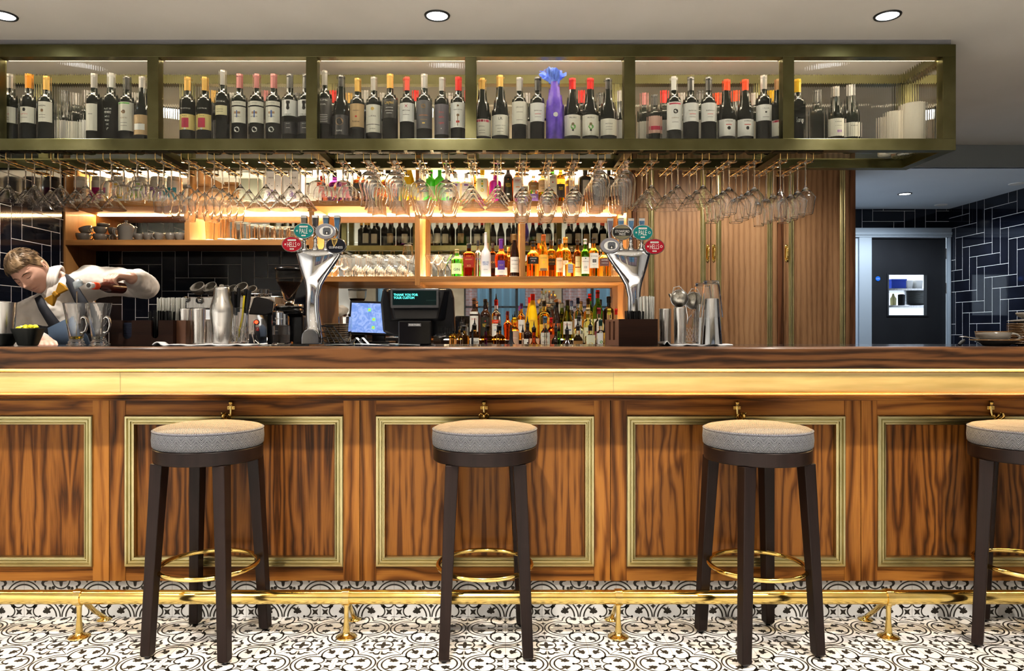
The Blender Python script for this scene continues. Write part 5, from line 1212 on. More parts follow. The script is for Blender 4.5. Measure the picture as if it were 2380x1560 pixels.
# steel tins and shakers
def tin(px, y, r0, r1, h, label, z=ZC, name='shaker_tin', m=m_steel):
    b = MB().lathe([(0, 0), (r0 * .96, 0), (r0, .003), (r1, h - .002), (r1 + .001, h), (r1 - .002, h), (r0 - .003, .006), (0, .005)], 36)
    o = b.build(name, m, loc=(X(px, y), y, z)); return tag(o, label, 'bar tin', 'steel tins on the counter')
tin(12, 3.02, .030, .043, .178, 'tapered steel shaker tin at the far left behind the bowls')
tin(431, 2.92, .0225, .0245, .142, 'tall straight steel tin left on the folded cloth', ZC + .006, 'steel_tin')
tin(462, 2.90, .0235, .0262, .142, 'tall straight steel tin right of its twin on the left cloth', ZC + .006, 'steel_tin')
tin(483, 2.99, .018, .020, .10, 'short steel tin half hidden left of the cobbler shaker', ZC + .006, 'steel_tin')
tin(1546, 2.92, .022, .024, .142, 'straight steel tin beside the straw box, left one', ZC + .006, 'steel_tin')
tin(1580, 2.88, .0225, .0245, .146, 'straight steel tin on right cloth, right one of the two', ZC + .006, 'steel_tin')
t = thing('cocktail_shaker', (X(515, 2.86), 2.86, ZC + .006), 'curvy brushed steel cocktail shaker on the left cloth', 'shaker')
MB().lathe([(0, 0), (.031, 0), (.0325, .004), (.040, .07), (.0445, .125), (.0425, .150), (.034, .178), (.0295, .200), (.0285, .216)], 36).build('shaker_body', m_steel, t)
MB().lathe([(.0285, .216), (.029, .217), (.0285, .224), (.026, .226), (.010, .227), (.008, .236), (0, .238)], 30).build('cap', m_steel, t)
# white cloths
def cloth(x0, x1, y0, y1, label, seed):
    rd = random.Random(seed); n, m_ = 44, 14; vs, fs = [], []
    for j in range(m_ + 1):
        for i in range(n + 1):
            u, v = i / n, j / m_
            edge = min(u, 1 - u, v, 1 - v)
            z = .0045 + .0018 * math.sin(u * 19 + v * 5 + seed) + .001 * math.sin(u * 43 - v * 9)
            if u < .10: z += .012 * math.sin(u / .10 * PI) * (1 if v < .6 else .4)
            vs.append((x0 + (x1 - x0) * u + .006 * math.sin(v * 9), y0 + (y1 - y0) * v + .006 * math.sin(u * 11), ZC + max(z, .003)))
    for j in range(m_):
        for i in range(n): a = j * (n + 1) + i; fs.append((a, a + 1, a + n + 2, a + n + 1))
    o = MB().add(vs, fs, 0, True).build('folded_cloth', mat('white_linen', (.66, .65, .66), .85))
    s = o.modifiers.new('solid', 'SOLIDIFY'); s.thickness = .004; s.offset = -1
    o2 = tag(o, label, 'cloth'); return o2
cloth(X(384, 2.9), X(592, 2.9), 2.79, 3.06, 'folded white cloth under the shaker and tins at left', 3)
cloth(X(1530, 2.9), X(1684, 2.9), 2.80, 3.05, 'folded white cloth under the strainers and glasses at right', 7)
# black bowls
def bowl(px, y, r, h, label):
    MBb = MB().lathe([(0, 0), (r * .55, 0), (r * .6, .003), (r, h - .002), (r, h), (r - .003, h), (r * .55, .006), (0, .005)], 40, sq=3.2)
    return tag(MBb.build('bowl', mat('matt_black_ceramic', (.025, .027, .025), .35), loc=cp(px, y)), label, 'bowl', 'black bowls on the counter')
bowl(5, 2.80, .056, .048, 'low black bowl cut by the left edge')
bowl(65, 2.82, .052, .068, 'black bowl filled with yellow lemon wedges')
m_lem = noisy('lemon_peel', (.85, .80, .02), (.95, .90, .12), 30, .45)
for i in range(14):
    a = i * 2.4; r_ = .032 * math.sqrt((i + .5) / 14)
    b = MB(); q = [(.012 * math.cos(s), .012 * math.sin(s)) for s in [PI * k_ / 7 for k_ in range(8)]]
    b.prism(q, -.005, .005)
    o = b.build('lemon_wedge', m_lem, loc=(X(65, 2.82) + r_ * math.cos(a), 2.82 + r_ * math.sin(a), ZC + .0625 + .004 * (i % 3)), rot=(random.uniform(-.6, .6), random.uniform(-.5, .5), a), bevel=.001)
    tag(o, 'bright yellow lemon wedge heaped in the black bowl', 'lemon wedge', 'lemon wedges in the black bowl')
# latte glasses
def latte(px, y, label, liq):
    t = thing('latte_glass', cp(px, y), label, 'glass', 'handled latte glasses by the bartender')
    MB().lathe([(0, 0), (.032, 0), (.0345, .003), (.034, .006), (.026, .010), (.0295, .013), (.028, .017), (.0235, .021), (.0245, .026), (.0465, .166), (.0445, .1665), (.0222, .032), (.0215, .026), (0, .025)], 40).build('glass_body', m_glass, t)
    MB().tube([(.026, -.008, .105), (.036, -.012, .112), (.050, -.018, .106), (.056, -.021, .082), (.048, -.018, .058), (.034, -.012, .050), (.025, -.008, .052)], [.006, .0055, .005, .005, .005, .0055, .006], 12).build('handle', m_glass, t)
    MB().lathe([(0, .0265), (.0212, .0268), (.0225, .037), (0, .037)], 30).build('drink', liq, t)
latte(177, 2.80, 'handled tall glass with yellow liquid being poured into, left one', glassmat('yellow_liquid', (1, .72, .03)))
latte(230, 2.80, 'handled tall glass with clear drop of liquid, right one', m_water)
tag(MB().tube([(X(177.5, 2.80), 2.80, ZC + .038), (X(178, 2.80), 2.802, ZC + .12), (X(181, 2.82), 2.812, ZC + .212)], [.0016, .0018, .0026], 8).build('pour_stream', m_water), 'thin stream of liquid falling into the left tall glass', 'liquid')
# napkin caddy
t = thing('napkin_caddy', cp(0, 2.84), 'dark wooden napkin and straw caddy with U shaped cut-outs', 'caddy'); t.location.x = 0
x0, x1 = X(257, 2.84), X(402, 2.84); H = .100
def ucut(xa, xb, zb_): return [(xa, H)] + [((xa + xb) / 2 - (xb - xa) / 2 * math.cos(PI * k_ / 10), zb_ + (xb - xa) / 2 - (xb - xa) / 2 * math.sin(PI * k_ / 10)) for k_ in range(11)] + [(xb, H)]
uc1, uc2 = ucut(X(285, 2.84), X(306, 2.84), .026), ucut(X(352, 2.84), X(368, 2.84), .028)
b = MB()
for q0, q1, uu in ((x0, X(328, 2.84), uc1), (X(328, 2.84), x1, uc2)):
    cxm = (uu[0][0] + uu[-1][0]) / 2
    left = [(q0, 0), (cxm, 0), (cxm, min(z for _, z in uu))] + [p for p in reversed(uu) if p[0] < cxm - 1e-5] + [(q0, H)]
    lp = [p for p in uu if p[0] <= cxm + 1e-5]; rp = [p for p in uu if p[0] >= cxm - 1e-5]
    b.prism([(q0, 0), (cxm, 0)] + list(reversed(lp)) + [(q0, H)], 0, .008)
    b.prism([(q1, 0), (q1, H)] + list(reversed(rp)) + [(cxm, 0)], 0, .008)
b.build('front_board', m_box, t)
MB().box(x0, x1, .112, .12, 0, H).box(x0, x0 + .007, .008, .112, 0, H).box(x1 - .007, x1, .008, .112, 0, H).box(X(328, 2.84) - .004, X(328, 2.84) + .004, .008, .112, 0, H).box(x0, x1, .008, .112, 0, .006).build('tray_box', m_box, t)
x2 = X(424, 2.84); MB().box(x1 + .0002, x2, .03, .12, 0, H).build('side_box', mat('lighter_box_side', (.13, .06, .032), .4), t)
for i in range(22):
    z = ZC + .008 + i * .0038
    MBn = MB().box(X(264, 2.86), X(324, 2.86), 2.855, 2.945, z, z + .0028)
    tag(MBn.build('napkin', mat('black_napkin', (.02, .025, .05), .8), bevel=.0004), 'black paper napkin in the stack inside the caddy', 'napkin', 'black napkins in the caddy')
def straws(px0, px1, y, ztop, n, m, lab, grp, z0=ZC + .008, sp=.05, L0=None, rr=.0026):
    for i in range(n):
        u = (i + .5) / n; x = X(px0 + (px1 - px0) * u, y); yy = y + random.uniform(-sp / 2, sp / 2)
        tx = random.uniform(-.006, .006); h = ztop - z0 - random.uniform(0, .006)
        o = MB().tube([(0, 0, 0), (tx, .003, h)], rr, 7).build('drinking_straw', m, loc=(x, yy, z0)); tag(o, lab, 'straw', grp)
m_sk, m_sw = mat('black_straw', (.008, .008, .008), .25), mat('white_straw', (.62, .62, .58), .35)
straws(352, 398, 2.90, Z(722, 2.9), 46, m_sk, 'black drinking straw standing in the left caddy', 'black straws in the left caddy')
straws(366, 430, 2.945, Z(691, 2.945), 62, m_sw, 'white paper drinking straw standing at the left caddy', 'white straws at the left caddy', rr=.0022, sp=.016)
# right straw box
t = thing('straw_box', cp(0, 2.80), 'dark brown wooden straw box with two slots on its left side', 'caddy'); t.location.x = 0
xa, xb, xc = X(1416, 2.86), X(1440, 2.78), X(1529, 2.80)
b = MB(); b.box(xb, xc, 0, .006, 0, .104); b.box(xb, xc, .130, .136, 0, .104); b.box(xc - .006, xc, .006, .130, 0, .104); b.box(xb, xc, .006, .13, 0, .006)
b.build('box_body', m_box, t)
# slotted left face leans back to the left so both slots show
b = MB(); e = xa - .006
vs = lambda q: (xb + (e - xb) * q, 0 + .136 * q)
segs = [(0, .28), (.40, .58), (.70, 1.0)]
def wall_seg(q0, q1, z0, z1):
    (ax, ay), (bx, by) = vs(q0), vs(q1); b.add([(ax, ay, z0), (bx, by, z0), (bx, by, z1), (ax, ay, z1), (ax + .006, ay + .003, z0), (bx + .006, by + .003, z0), (bx + .006, by + .003, z1), (ax + .006, ay + .003, z1)],
          [(0, 3, 2, 1), (4, 5, 6, 7), (0, 4, 7, 3), (1, 2, 6, 5), (3, 7, 6, 2), (0, 1, 5, 4)])
for q0, q1 in segs: wall_seg(q0, q1, .0, .104)
for q0, q1 in ((.28, .40), (.58, .70)): wall_seg(q0, q1, 0, .022); wall_seg(q0, q1, .096, .104)
b.box(e, xb + .001, .130, .136, 0, .104)
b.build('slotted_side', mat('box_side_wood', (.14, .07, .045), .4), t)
straws(1456, 1494, 2.86, Z(722, 2.86), 40, m_sk, 'black drinking straw standing in the right straw box', 'black straws in the right box')
straws(1490, 1519, 2.885, Z(688, 2.885), 44, m_sw, 'white drinking straw standing in the right straw box', 'white straws in the right box', rr=.0022, sp=.05)
# jars with tools
def tooljar(px, y, r, h, label):
    t = thing('glass_jar', (X(px, y), y, ZC + .006), label, 'jar')
    b = MB().lathe([(0, 0), (r * .9, 0), (r, .004), (r, h), (r - .002, h), (r - .003, .008), (0, .007)], 36); b.build('jar_body', m_glass, t)
    b = MB()
    for k_ in range(12):
        for sgn in (-1, 1):
            pts = [((r + .0004) * math.cos(2 * PI * k_ / 12 + sgn * s * .22), (r + .0004) * math.sin(2 * PI * k_ / 12 + sgn * s * .22), .006 + s * h * .075) for s in range(7)]
            b.tube(pts, .0009, 5)
    b.build('cut_pattern', m_glass, t); return t
tooljar(556, 2.90, .036, .145, 'cut glass jar holding black handled bar tools')
tooljar(1604, 2.93, .024, .135, 'cut glass jar holding strainers at right')
for i, (dx, tx, h) in enumerate([(-.014, -.010, .20), (-.006, .004, .215), (.004, .020, .212), (.012, .034, .205), (.016, .026, .195), (-.018, .0, .19)]):
    x, y = X(556, 2.90) + dx, 2.90 + .010 * ((i % 3) - 1)
    b = MB().tube([(0, 0, 0), (tx * .5, 0, h * .55)], .003, 8, 0).tube([(tx * .5, 0, h * .55), (tx * .85, .0, h * .85), (tx, 0, h)], [.006, .008, .0075], 12, 1)
    tag(b.build('bar_tool', [m_steel, m_blk], loc=(x, y, ZC + .016)), 'black handled bar tool standing in the cut glass jar', 'bar tool', 'bar tools in the left jar')
b = MB().tube([(0, 0, 0), (.022, 0, .10), (.030, 0, .185)], [.004, .004, .005], 8)
tag(b.build('bar_tool', mat('yellow_plastic_tool', (.75, .6, .02), .4), loc=(X(550, 2.9), 2.905, ZC + .016)), 'yellow plastic tool standing among the black handled tools', 'bar tool')
# hawthorn strainers, muddler
m_mesh = noisy('wire_mesh', (.30, .29, .26), (.50, .48, .43), 300, .35, 1)
for px, py, y, l, rz_ in ((1579, 694, 2.90, 'fine mesh strainer leaning left in the right jar', -.1), (1612, 699, 2.955, 'fine mesh strainer leaning right behind the first', .2)):
    t = thing('mesh_strainer', (X(px, y), y, Z(py, y)), l, 'strainer', 'mesh strainers in the right jar'); t.rotation_euler = (0, rz_, 0)
    T = Matrix.Rotation(PI / 2, 4, 'X')
    MB().lathe([(.0345 * math.cos(a), -.026 * math.sin(a)) for a in [PI / 2 * k_ / 8 for k_ in range(9)]], 32, T=Matrix.Scale(-1, 4, (0, 1, 0)) @ T).build('mesh_bowl', m_mesh, t)
    MB().tube([(.035 * math.cos(a), 0, .035 * math.sin(a)) for a in [2 * PI * k_ / 32 for k_ in range(32)]], .0022, 8, closed=True).build('rim', m_chrome, t)
    MB().tube([(.022, 0, -.028), (.028 if px < 1600 else -.004, .01, -.075), (.024 if px < 1600 else -.006, .012, -.10)], .0028, 8).build('handle', m_chrome, t)
    MB().tube([(-.026, 0, .024), (-.018, -.002, .046), (.004, -.002, .050), (.020, 0, .030)], .002, 8).build('rest_loop', m_chrome, t)
b = MB().tube([(0, 0, 0), (-.060, 0, .150)], .0042, 10).tube([(-.060, 0, .150), (-.068, 0, .172)], [.0075, .010], 12)
tag(b.build('muddler', m_steel, loc=(X(1597, 2.94), 2.94, ZC + .04)), 'steel muddler sticking out to the left above the strainers', 'muddler')
# boston glasses upside down over tins
def pint(px, y, z, label, r0=.043, r1=.030, h=.15):
    b = MB().lathe([(r0, 0), (r1, h - .006), (r1 - .002, h), (0, h), (0, h - .012), (r1 - .004, h - .014), (r0 - .003, .0)], 36)
    return tag(b.build('mixing_glass', m_glass, loc=(X(px, y), y, z)), label, 'glass', 'upturned mixing glasses on steel tins')
y = 2.84
tag(MB().lathe([(.0325 + .010, 0), (.028, .178), (.026, .180), (0, .180)], 40).build('shaker_tin', m_chrome, loc=(X(1653, y), y, ZC + .006)), 'shiny upturned shaker tin under the front mixing glass', 'bar tin')
pint(1653, y, ZC + .112, 'upturned mixing glass over the front shiny tin', .046, .031, .144)
y = 2.95
tag(MB().lathe([(.0325 + .008, 0), (.028, .16), (.026, .162), (0, .162)], 40).build('shaker_tin', m_chrome, loc=(X(1632, y), y, ZC + .006)), 'shiny upturned shaker tin behind, left of the front one', 'bar tin')
pint(1632, y, ZC + .112, 'upturned mixing glass over the rear tin', .044, .030, .142)
# spoon left, papers
b = MB().tube([(-.03, 0, .022), (-.012, 0, .006), (.0, 0, .002), (.04, -.01, .0025)], [.0015, .0018, .002, .0025], 8).ball((.05, -.012, .004), (.013, .008, .002))
tag(b.build('teaspoon', m_steel, loc=cp(610, 2.80)), 'teaspoon lying on the stone in front of the grinder', 'spoon')
for i, (a_, c_, y_, l) in enumerate(((742, 905, 2.86, 'white paper sheet on the counter in front of the till, left one'), (830, 976, 2.90, 'white paper sheet on the counter in front of the till, right one'))):
    o = MB().add([(X(a_, y_), y_ - .02, .001), (X(c_, y_), y_ - .015, .001), (X(c_, y_) - .01, y_ + .16, .001), (X(a_, y_) + .015, y_ + .16, .001), ((X(a_, y_) + X(c_, y_)) / 2, y_ - .018, .006), ((X(a_, y_) + X(c_, y_)) / 2, y_ + .16, .005)], [(0, 4, 5, 3), (4, 1, 2, 5)], 0, True).build('paper_sheet', m_paper, loc=(0, 0, ZC))
    tag(o, l, 'paper')
for i, px in enumerate((826, 840)):
    b = MB().add([(-.03, 0, 0), (.03, -.01, 0), (.028, .05, .001), (-.025, .06, .001), (0, 0, .030), (0, .055, .030)], [(0, 4, 5, 3), (4, 1, 2, 5)])
    tag(b.build('receipt', m_paper, loc=(X(px, 3.1), 3.10, ZC)), 'folded paper receipt %s the tablet stand' % ('left of', 'in front of')[i], 'receipt')
# drip grille leaning
t = thing('drip_grille', cp(772, 3.02), 'black slotted drip grille leaning by the left tap', 'grille'); t.rotation_euler = (-.25, 0, 0)
b = MB(); w0, w1, h = .068, .084, .078
qd = lambda u, v: (-.048 + v * (-.010) + (u * (.062 + .0 * v)) + (.030 * (1 - v)) * u + .020 * (1 - v) - .005, 0, .004 + v * h)
for u in (0, .25, .5, .75, 1): b.tube([qd(u, 0), qd(u, 1)], .003 if u in (0, 1) else .0018, 6)
for v in (0, .33, .66, 1): b.tube([qd(0, v), qd(1, v)], .003 if v in (0, 1) else .0018, 6)
b.build('grid', m_blk, t)
# stack of side bowls behind
for i in range(9):
    o = MB().lathe([(0, 0), (.030, 0), (.052, .010), (.054, .014), (.050, .013), (.028, .003), (0, .003)], 32).build('saucer', mat('brown_rim_stoneware', (.16, .11, .06), .3), loc=(X(782, 3.16), 3.16, ZC + .0005 + .0095 * i))
    tag(o, 'brown rimmed saucer in the stack behind the left tap', 'saucer', 'stacked saucers behind the left tap')
put_glass('hurricane', X(802, 3.12), 3.12, ZC, False, 'empty clear glass between the saucer stack and the tablet', 'counter glass', nm='tumbler', mesh=tumbler(.12, .030), sc=1.0)
# tablet till screen on the back counter
t = thing('touch_screen', (X(868, 3.30), 3.30, ZC), 'tilted touch screen with pale blue display left of the till', 'screen'); t.rotation_euler = (0, 0, math.radians(-8))
w, z0, z1 = .118, Z(779, 3.3) - ZC, Z(700, 3.3) - ZC
Tt = Matrix.Translation((0, 0, (z0 + z1) / 2)) @ Matrix.Rotation(math.radians(-6), 4, 'X') @ Matrix.Rotation(math.radians(2), 4, 'Y'); hh = (z1 - z0) / 2
MB().box(-w, w, 0, .018, -hh, hh, T=Tt).build('bezel', m_blk, t, bevel=.003)
m_scr = mat('screen_blue', (.1, .15, .3), .2, emis=(.30, .45, .85), es=.75); g = N(m_scr)
nn = g.n('ShaderNodeTexNoise', i_Scale=30.0, i_Detail=6.0, i_Distortion=2.0); tc = g.n('ShaderNodeTexCoord'); g.l(tc.outputs['Object'], nn.inputs['Vector'])
g.l(g.ramp(nn.outputs[0], [(.42, (.16, .28, .68)), (.60, (.38, .50, .85))]), g.b.inputs['Emission Color'])
b = MB().box(-w + .010, w - .010, -.001, 0, -hh + .010, hh - .010, T=Tt)
b.build('display', m_scr, t)
b = MB()
for u, v in ((-.20, .30), (.02, -.05), (.02, -.35), (.62, -.42), (.60, -.1), (.45, .42), (.7, .42)):
    cx_, cz_ = u * w * .9, v * hh * 1.6
    b.box(cx_ - .007, cx_ + .007, -.0016, -.001, cz_ - .007, cz_ + .007, 0, T=Tt); b.box(cx_ - .0035, cx_ + .0035, -.002, -.0016, cz_ - .0035, cz_ + .0035, 1, T=Tt)
b.text('=====', .03, (.55 * w, -.0014, hh * .78), 1, T=Tt)
b.build('screen_icons', [mat('icon_green', (.1, .6, .1), .4, emis=(.10, .85, .15), es=1.2), mat('icon_red', (.6, .1, .05), .4, emis=(.8, .2, .1), es=1)], t)
MB().box(-.012, .05, .012, .03, 0, z0 + .03).box(-.05, .08, -.02, .09, 0, .012).build('stand', m_blk, t, bevel=.003)
# till
t = thing('till', (X(966, 3.0), 3.0, ZC), 'black till seen from behind with green lettering on its customer display', 'till')
q = lambda px, py, y=3.0: (X(px, y) - X(966, 3.0), Z(py, y) - ZC)
b = MB()
pl_ = [q(884, 668), q(1046, 668), q(1052, 690), q(1055, 775), q(1020, 782), q(912, 782), q(884, 772), q(878, 700)]
b.prism(pl_, .06, .12); b.build('monitor_back', m_blk, t, bevel=.010)
b = MB(); a0, a1_, a2, a3 = q(890, 670), q(1044, 670), q(1028, 745), q(905, 745)
b.add([(a0[0], .058, a0[1]), (a1_[0], .058, a1_[1]), (a2[0] + .01, .058, a2[1]), (a3[0] - .01, .058, a3[1]), (a0[0] + .02, .02, a0[1] - .006), (a1_[0] - .02, .02, a1_[1] - .006), (a2[0] - .02, -.0, a2[1]), (a3[0] + .02, .0, a3[1])],
      [(4, 5, 6, 7), (0, 1, 5, 4), (1, 2, 6, 5), (2, 3, 7, 6), (3, 0, 4, 7), (0, 3, 2, 1)])
b.build('housing', m_blk, t, bevel=.008)
a0, a1_ = q(905, 716, 2.97), q(1017, 671, 2.97)
MB().box(a0[0] + .004, a1_[0] + .004, -.028, -.0, a0[1], a1_[1]).build('display_bezel', mat('display_grey_plastic', (.085, .085, .09), .35), t, bevel=.004)
MB().box(a0[0] + .013, a1_[0] - .005, -.0295, -.028, a0[1] + .012, a1_[1] - .008).build('display_glass', mat('display_dark_glass', (.004, .018, .02), .1), t)
m_vfd = mat('display_teal_glow', (.1, .9, .8), .5, emis=(.10, .95, .80), es=2.6)
b = MB(); sw = (a1_[0] - a0[0])
for r_, st in enumerate(('THANK YOU FOR', 'YOUR CUSTOM')):
    ws = sw * (.50 if r_ == 0 else .425)
    b.text(st, ws, (a0[0] + .018 + ws / 2, -.0300, a1_[1] - .0255 - .0125 * r_), 0, h=.0095)
for k_ in range(8): b.box(a1_[0] - .046 + .005 * k_, a1_[0] - .0435 + .005 * k_, -.0302, -.0298, a0[1] + .030, a0[1] + .033, 1)
b.build('display_text', [m_vfd, mat('display_dim', (.01, .06, .06), .4)], t)
a0, a1_ = q(925, 800, 2.93), q(1002, 745, 2.93)
MB().box(a0[0], a1_[0], -.07, .04, .0005, a1_[1]).build('receipt_printer', mat('gloss_black_plastic', (.006, .006, .007), .08), t, bevel=.006)
MB().box(-.026 + .004, .026 + .004, -.0712, -.0700, a1_[1] - .024, a1_[1] - .012, 0).text('PARTNER', .044, (.004, -.0714, a1_[1] - .018), 1, h=.006).build('badge', [mat('badge_grey', (.16, .16, .17), .3), m_inkw], t)
b = MB()
for k_ in range(6): x_ = q(1020 + 4.4 * k_, 765)[0]; b.box(x_, x_ + .003, .055, .0605, q(0, 776)[1], q(0, 762)[1])
b.build('vent_slots', m_ink, t)
MB().box(-.05, .05, .02, .09, 0, .05).build('stand', m_blkm, t, bevel=.004)
# ---------------------------------------------------------------- beer taps
def oval(b, c, rx, rz_, y0, y1, m, n=40): b.prism([(c[0] + p[0], c[1] + p[1]) for p in circ(0, 0, rx, n, rz_)], y0, y1, m)
def tap(pxc, y, label, mir, badges, handles):
    """pxc = pixel of column axis; mir: -1 column bends to the left"""
    t = thing('beer_tap', (X(pxc, y), y, ZC - .0008), label, 'beer tap', 'chrome beer taps on the counter')
    zt_ = Z(583, y) - ZC; R = lambda dpx: dpx * y / F
    rows = []                       # (z, x0, x1, depth) cross sections
    for py, xa_, xb_, d in ((800, -22, 22, .034), (785, -22, 22, .034), (770, -19, 19, .030), (757, -15, 15, .026), (735, -17, 11, .022), (705, -17, 10, .020), (680, -17, 13, .021), (660, -20, 18, .024), (646, -24, 27, .030), (630, -29, 40, .034), (612, -34, 52, .037), (596, -38, 60, .037), (586, -40, 62, .034), (582, -37, 59, .026)):
        if mir < 0: xa_, xb_ = -xb_, -xa_
        rows.append((Z(py, y) - ZC, R(xa_), R(xb_), d))
    n = 36; vs, fs = [], []
    # catmull in z between rows
    den = []
    for i in range(len(rows) - 1):
        p0, p1, p2, p3 = rows[max(i - 1, 0)], rows[i], rows[i + 1], rows[min(i + 2, len(rows) - 1)]
        for s in range(4):
            tt = s / 4; den.append(tuple(.5 * (2 * p1[c] + (p2[c] - p0[c]) * tt + (2 * p0[c] - 5 * p1[c] + 4 * p2[c] - p3[c]) * tt ** 2 + (3 * p1[c] - p0[c] - 3 * p2[c] + p3[c]) * tt ** 3) for c in range(4)))
    den.append(rows[-1])
    for z, xa_, xb_, d in den:
        cx_, hx = (xa_ + xb_) / 2, (xb_ - xa_) / 2
        for k_ in range(n):
            a = 2 * PI * k_ / n; ca, sa = math.cos(a), math.sin(a); qq = (abs(ca) ** 2.6 + abs(sa) ** 2.6) ** (-1 / 2.6)
            vs.append((cx_ + hx * ca * qq, d * sa * qq + .012 * math.sin((z / .38) * 2.2), z))
    for j in range(len(den) - 1):
        for k_ in range(n): a, c = j * n + k_, j * n + (k_ + 1) % n; fs.append((a, c, c + n, a + n))
    fs.append(tuple(range(n - 1, -1, -1))); fs.append(tuple((len(den) - 1) * n + k_ for k_ in range(n)))
    MB().add(vs, fs, 0, True).build('column', m_chrome, t)
    # thick side edge sweeping up outward
    sgn = 1 if mir > 0 else -1
    pts = [(R(sgn * a_), .0, Z(py, y) - ZC) for a_, py in ((14, 790), (13, 757), (9, 720), (9, 690), (15, 662), (27, 640), (42, 616), (56, 597), (63, 583))]
    MB().tube(pts, [.014, .011, .009, .009, .010, .011, .011, .010, .008], 14).build('side_rib', m_chrome, t)
    MB().prism([(R(-20), .004), (R(20), .004), (R(20), .030), (R(18), .048), (R(13), .060), (R(6), .066), (R(-6), .066), (R(-13), .060), (R(-18), .048), (R(-20), .030)], -.042, -.030).build('foot_shield', mat('smoked_chrome', (.30, .31, .33), .12, 1), t, bevel=.003)
    b = MB(); xx = [R(h_ - pxc) for h_ in handles]
    zz0 = zt_ - .004
    b.tube([(min(xx) - .02, 0, zz0), (max(xx) + .02, 0, zz0)], .012, 16)
    b.build('top_bar', m_chrome, t)
    for x_ in xx:
        hdl = MB().lathe([(.008, zt_), (.0145, zt_ + .001), (.0135, zt_ + .010), (.009, zt_ + .018), (.0075, zt_ + .034), (.009, zt_ + .044), (.006, zt_ + .052)], 18, c=(x_, 0, 0)).build('tap_valve', m_chrome, t)
        b = MB(); z1_ = Z(500 if mir > 0 else 507, y) - ZC; zz_ = zt_ + .045
        vs = []
        for z_, w_, d_ in ((zz_, .006, .006), (zz_ + (z1_ - zz_) * .5, .010, .008), (z1_ - .012, .0128, .0095), (z1_ - .002, .0130, .0095), (z1_, .0115, .008)):
            vs += [(x_ - w_, -d_, z_), (x_ + w_, -d_, z_), (x_ + w_, d_, z_), (x_ - w_, d_, z_)]
        b.add(vs, [(3, 2, 1, 0), (16, 17, 18, 19)] + [(4 * j + i, 4 * j + (i + 1) % 4, 4 * j + 4 + (i + 1) % 4, 4 * j + 4 + i) for j in range(4) for i in range(4)])
        b.build('tap_handle', m_chrome, t, bevel=.002)
    for px, py, kind in badges:
        yb_ = -.034; cx_, cz_ = R(px - pxc), Z(py, y) - ZC
        rx, rz2 = R(23.5), R(18)
        col = {'pale': (.0, .22, .22), 'hells': (.42, .01, .03), 'guinness': (.008, .010, .022), 'grey': (.30, .30, .34), 'stowford': (.02, .02, .02)}[kind]
        bd_ = MB(); oval(bd_, (cx_, cz_), rx, rz2, yb_, yb_ + .012, 0); oval(bd_, (cx_, cz_), rx * .93, rz2 * .92, yb_ - .0015, yb_, 1)
        bd_.tube([(cx_, yb_ + .01, cz_), (cx_, -.004, cz_ + .0)], .006, 10, 0)
        bo = bd_.build('badge', [m_chrome, mat('enamel_' + kind, col, .15, coat=.6)], t)
        bo['label'] = {'pale': 'teal oval tap badge', 'hells': 'red oval tap badge', 'guinness': 'black oval tap badge with gold harp', 'grey': 'silver oval tap badge with square emblem', 'stowford': 'black and olive oval tap badge'}[kind]
        b = MB(); yf = yb_ - .0019
        if kind in ('pale', 'hells'):
            wv = .033 if kind == 'pale' else .037
            b.box(cx_ - .017, cx_ + .017, yf, yf + .0004, cz_ + .0135, cz_ + .0205, 0); b.text('CAMDEN', .029, (cx_, yf - .0003, cz_ + .017), 2, h=.0042)
            b.text(kind.upper(), wv, (cx_, yf, cz_ - .001), 0, h=.020)
            b.box(cx_ - .0085, cx_ + .0085, yf, yf + .0004, cz_ - .0215, cz_ - .0165, 0); b.text('ALE' if kind == 'pale' else 'LAGER', .010, (cx_, yf - .0003, cz_ - .019), 2, h=.003)
            b.prism(circ(cx_ + .0275, cz_, .0052, 18), yf, yf + .0004, 0); b.prism(circ(cx_ + .0275, cz_, .0036, 18), yf - .0003, yf, 3)
            b.box(cx_ - .0295, cx_ - .0235, yf, yf + .0004, cz_ - .003, cz_ - .0005, 0); b.box(cx_ - .0295, cx_ - .0235, yf, yf + .0004, cz_ + .0005, cz_ + .003, 0)
            m3 = cmat(col)
        elif kind == 'guinness':
            b.text('GUINNESS', .056, (cx_, yf, cz_ - .007), 0, h=.0095)
            hx, hz_ = cx_ - .006, cz_ + .014
            b.tube([(hx - .010, yf, hz_ + .014), (hx - .006, yf - .002, hz_ - .004), (hx - .001, yf - .002, hz_ - .016)], .0018, 8, 1)
            b.tube([(hx - .010, yf, hz_ + .014), (hx - .002, yf, hz_ + .011), (hx + .006, yf, hz_ + .013), (hx + .012, yf, hz_ + .012)], .0017, 8, 1)
            b.tube([(hx + .012, yf, hz_ + .012), (hx + .009, yf, hz_ + .0), (hx + .003, yf, hz_ - .010), (hx - .001, yf, hz_ - .016)], .0022, 8, 1)
            for s_ in range(5): b.tube([(hx - .008 + .004 * s_, yf, hz_ + .012), (hx - .003 + .0022 * s_, yf, hz_ - .010 + .002 * s_)], .0007, 5, 1)
            m3 = m_ink
        elif kind == 'grey':
            b.prism([(cx_ + p[0], cz_ + p[1]) for p in circ(.003, 0, .028, 30, .020)], yf, yf + .0004, 0)
            sq_ = [(-.016, -.010), (-.010, -.015), (.010, -.015), (.016, -.010), (.016, .010), (.010, .015), (-.010, .015), (-.016, .010)]
            b.prism([(cx_ + .006 + a_, cz_ + c_) for a_, c_ in sq_], yf - .0005, yf, 3)
            for dx_ in (-.009, 0, .009): b.prism(circ(cx_ + .006 + dx_, cz_ + .008, .0011, 8), yf - .0008, yf - .0005, 2)
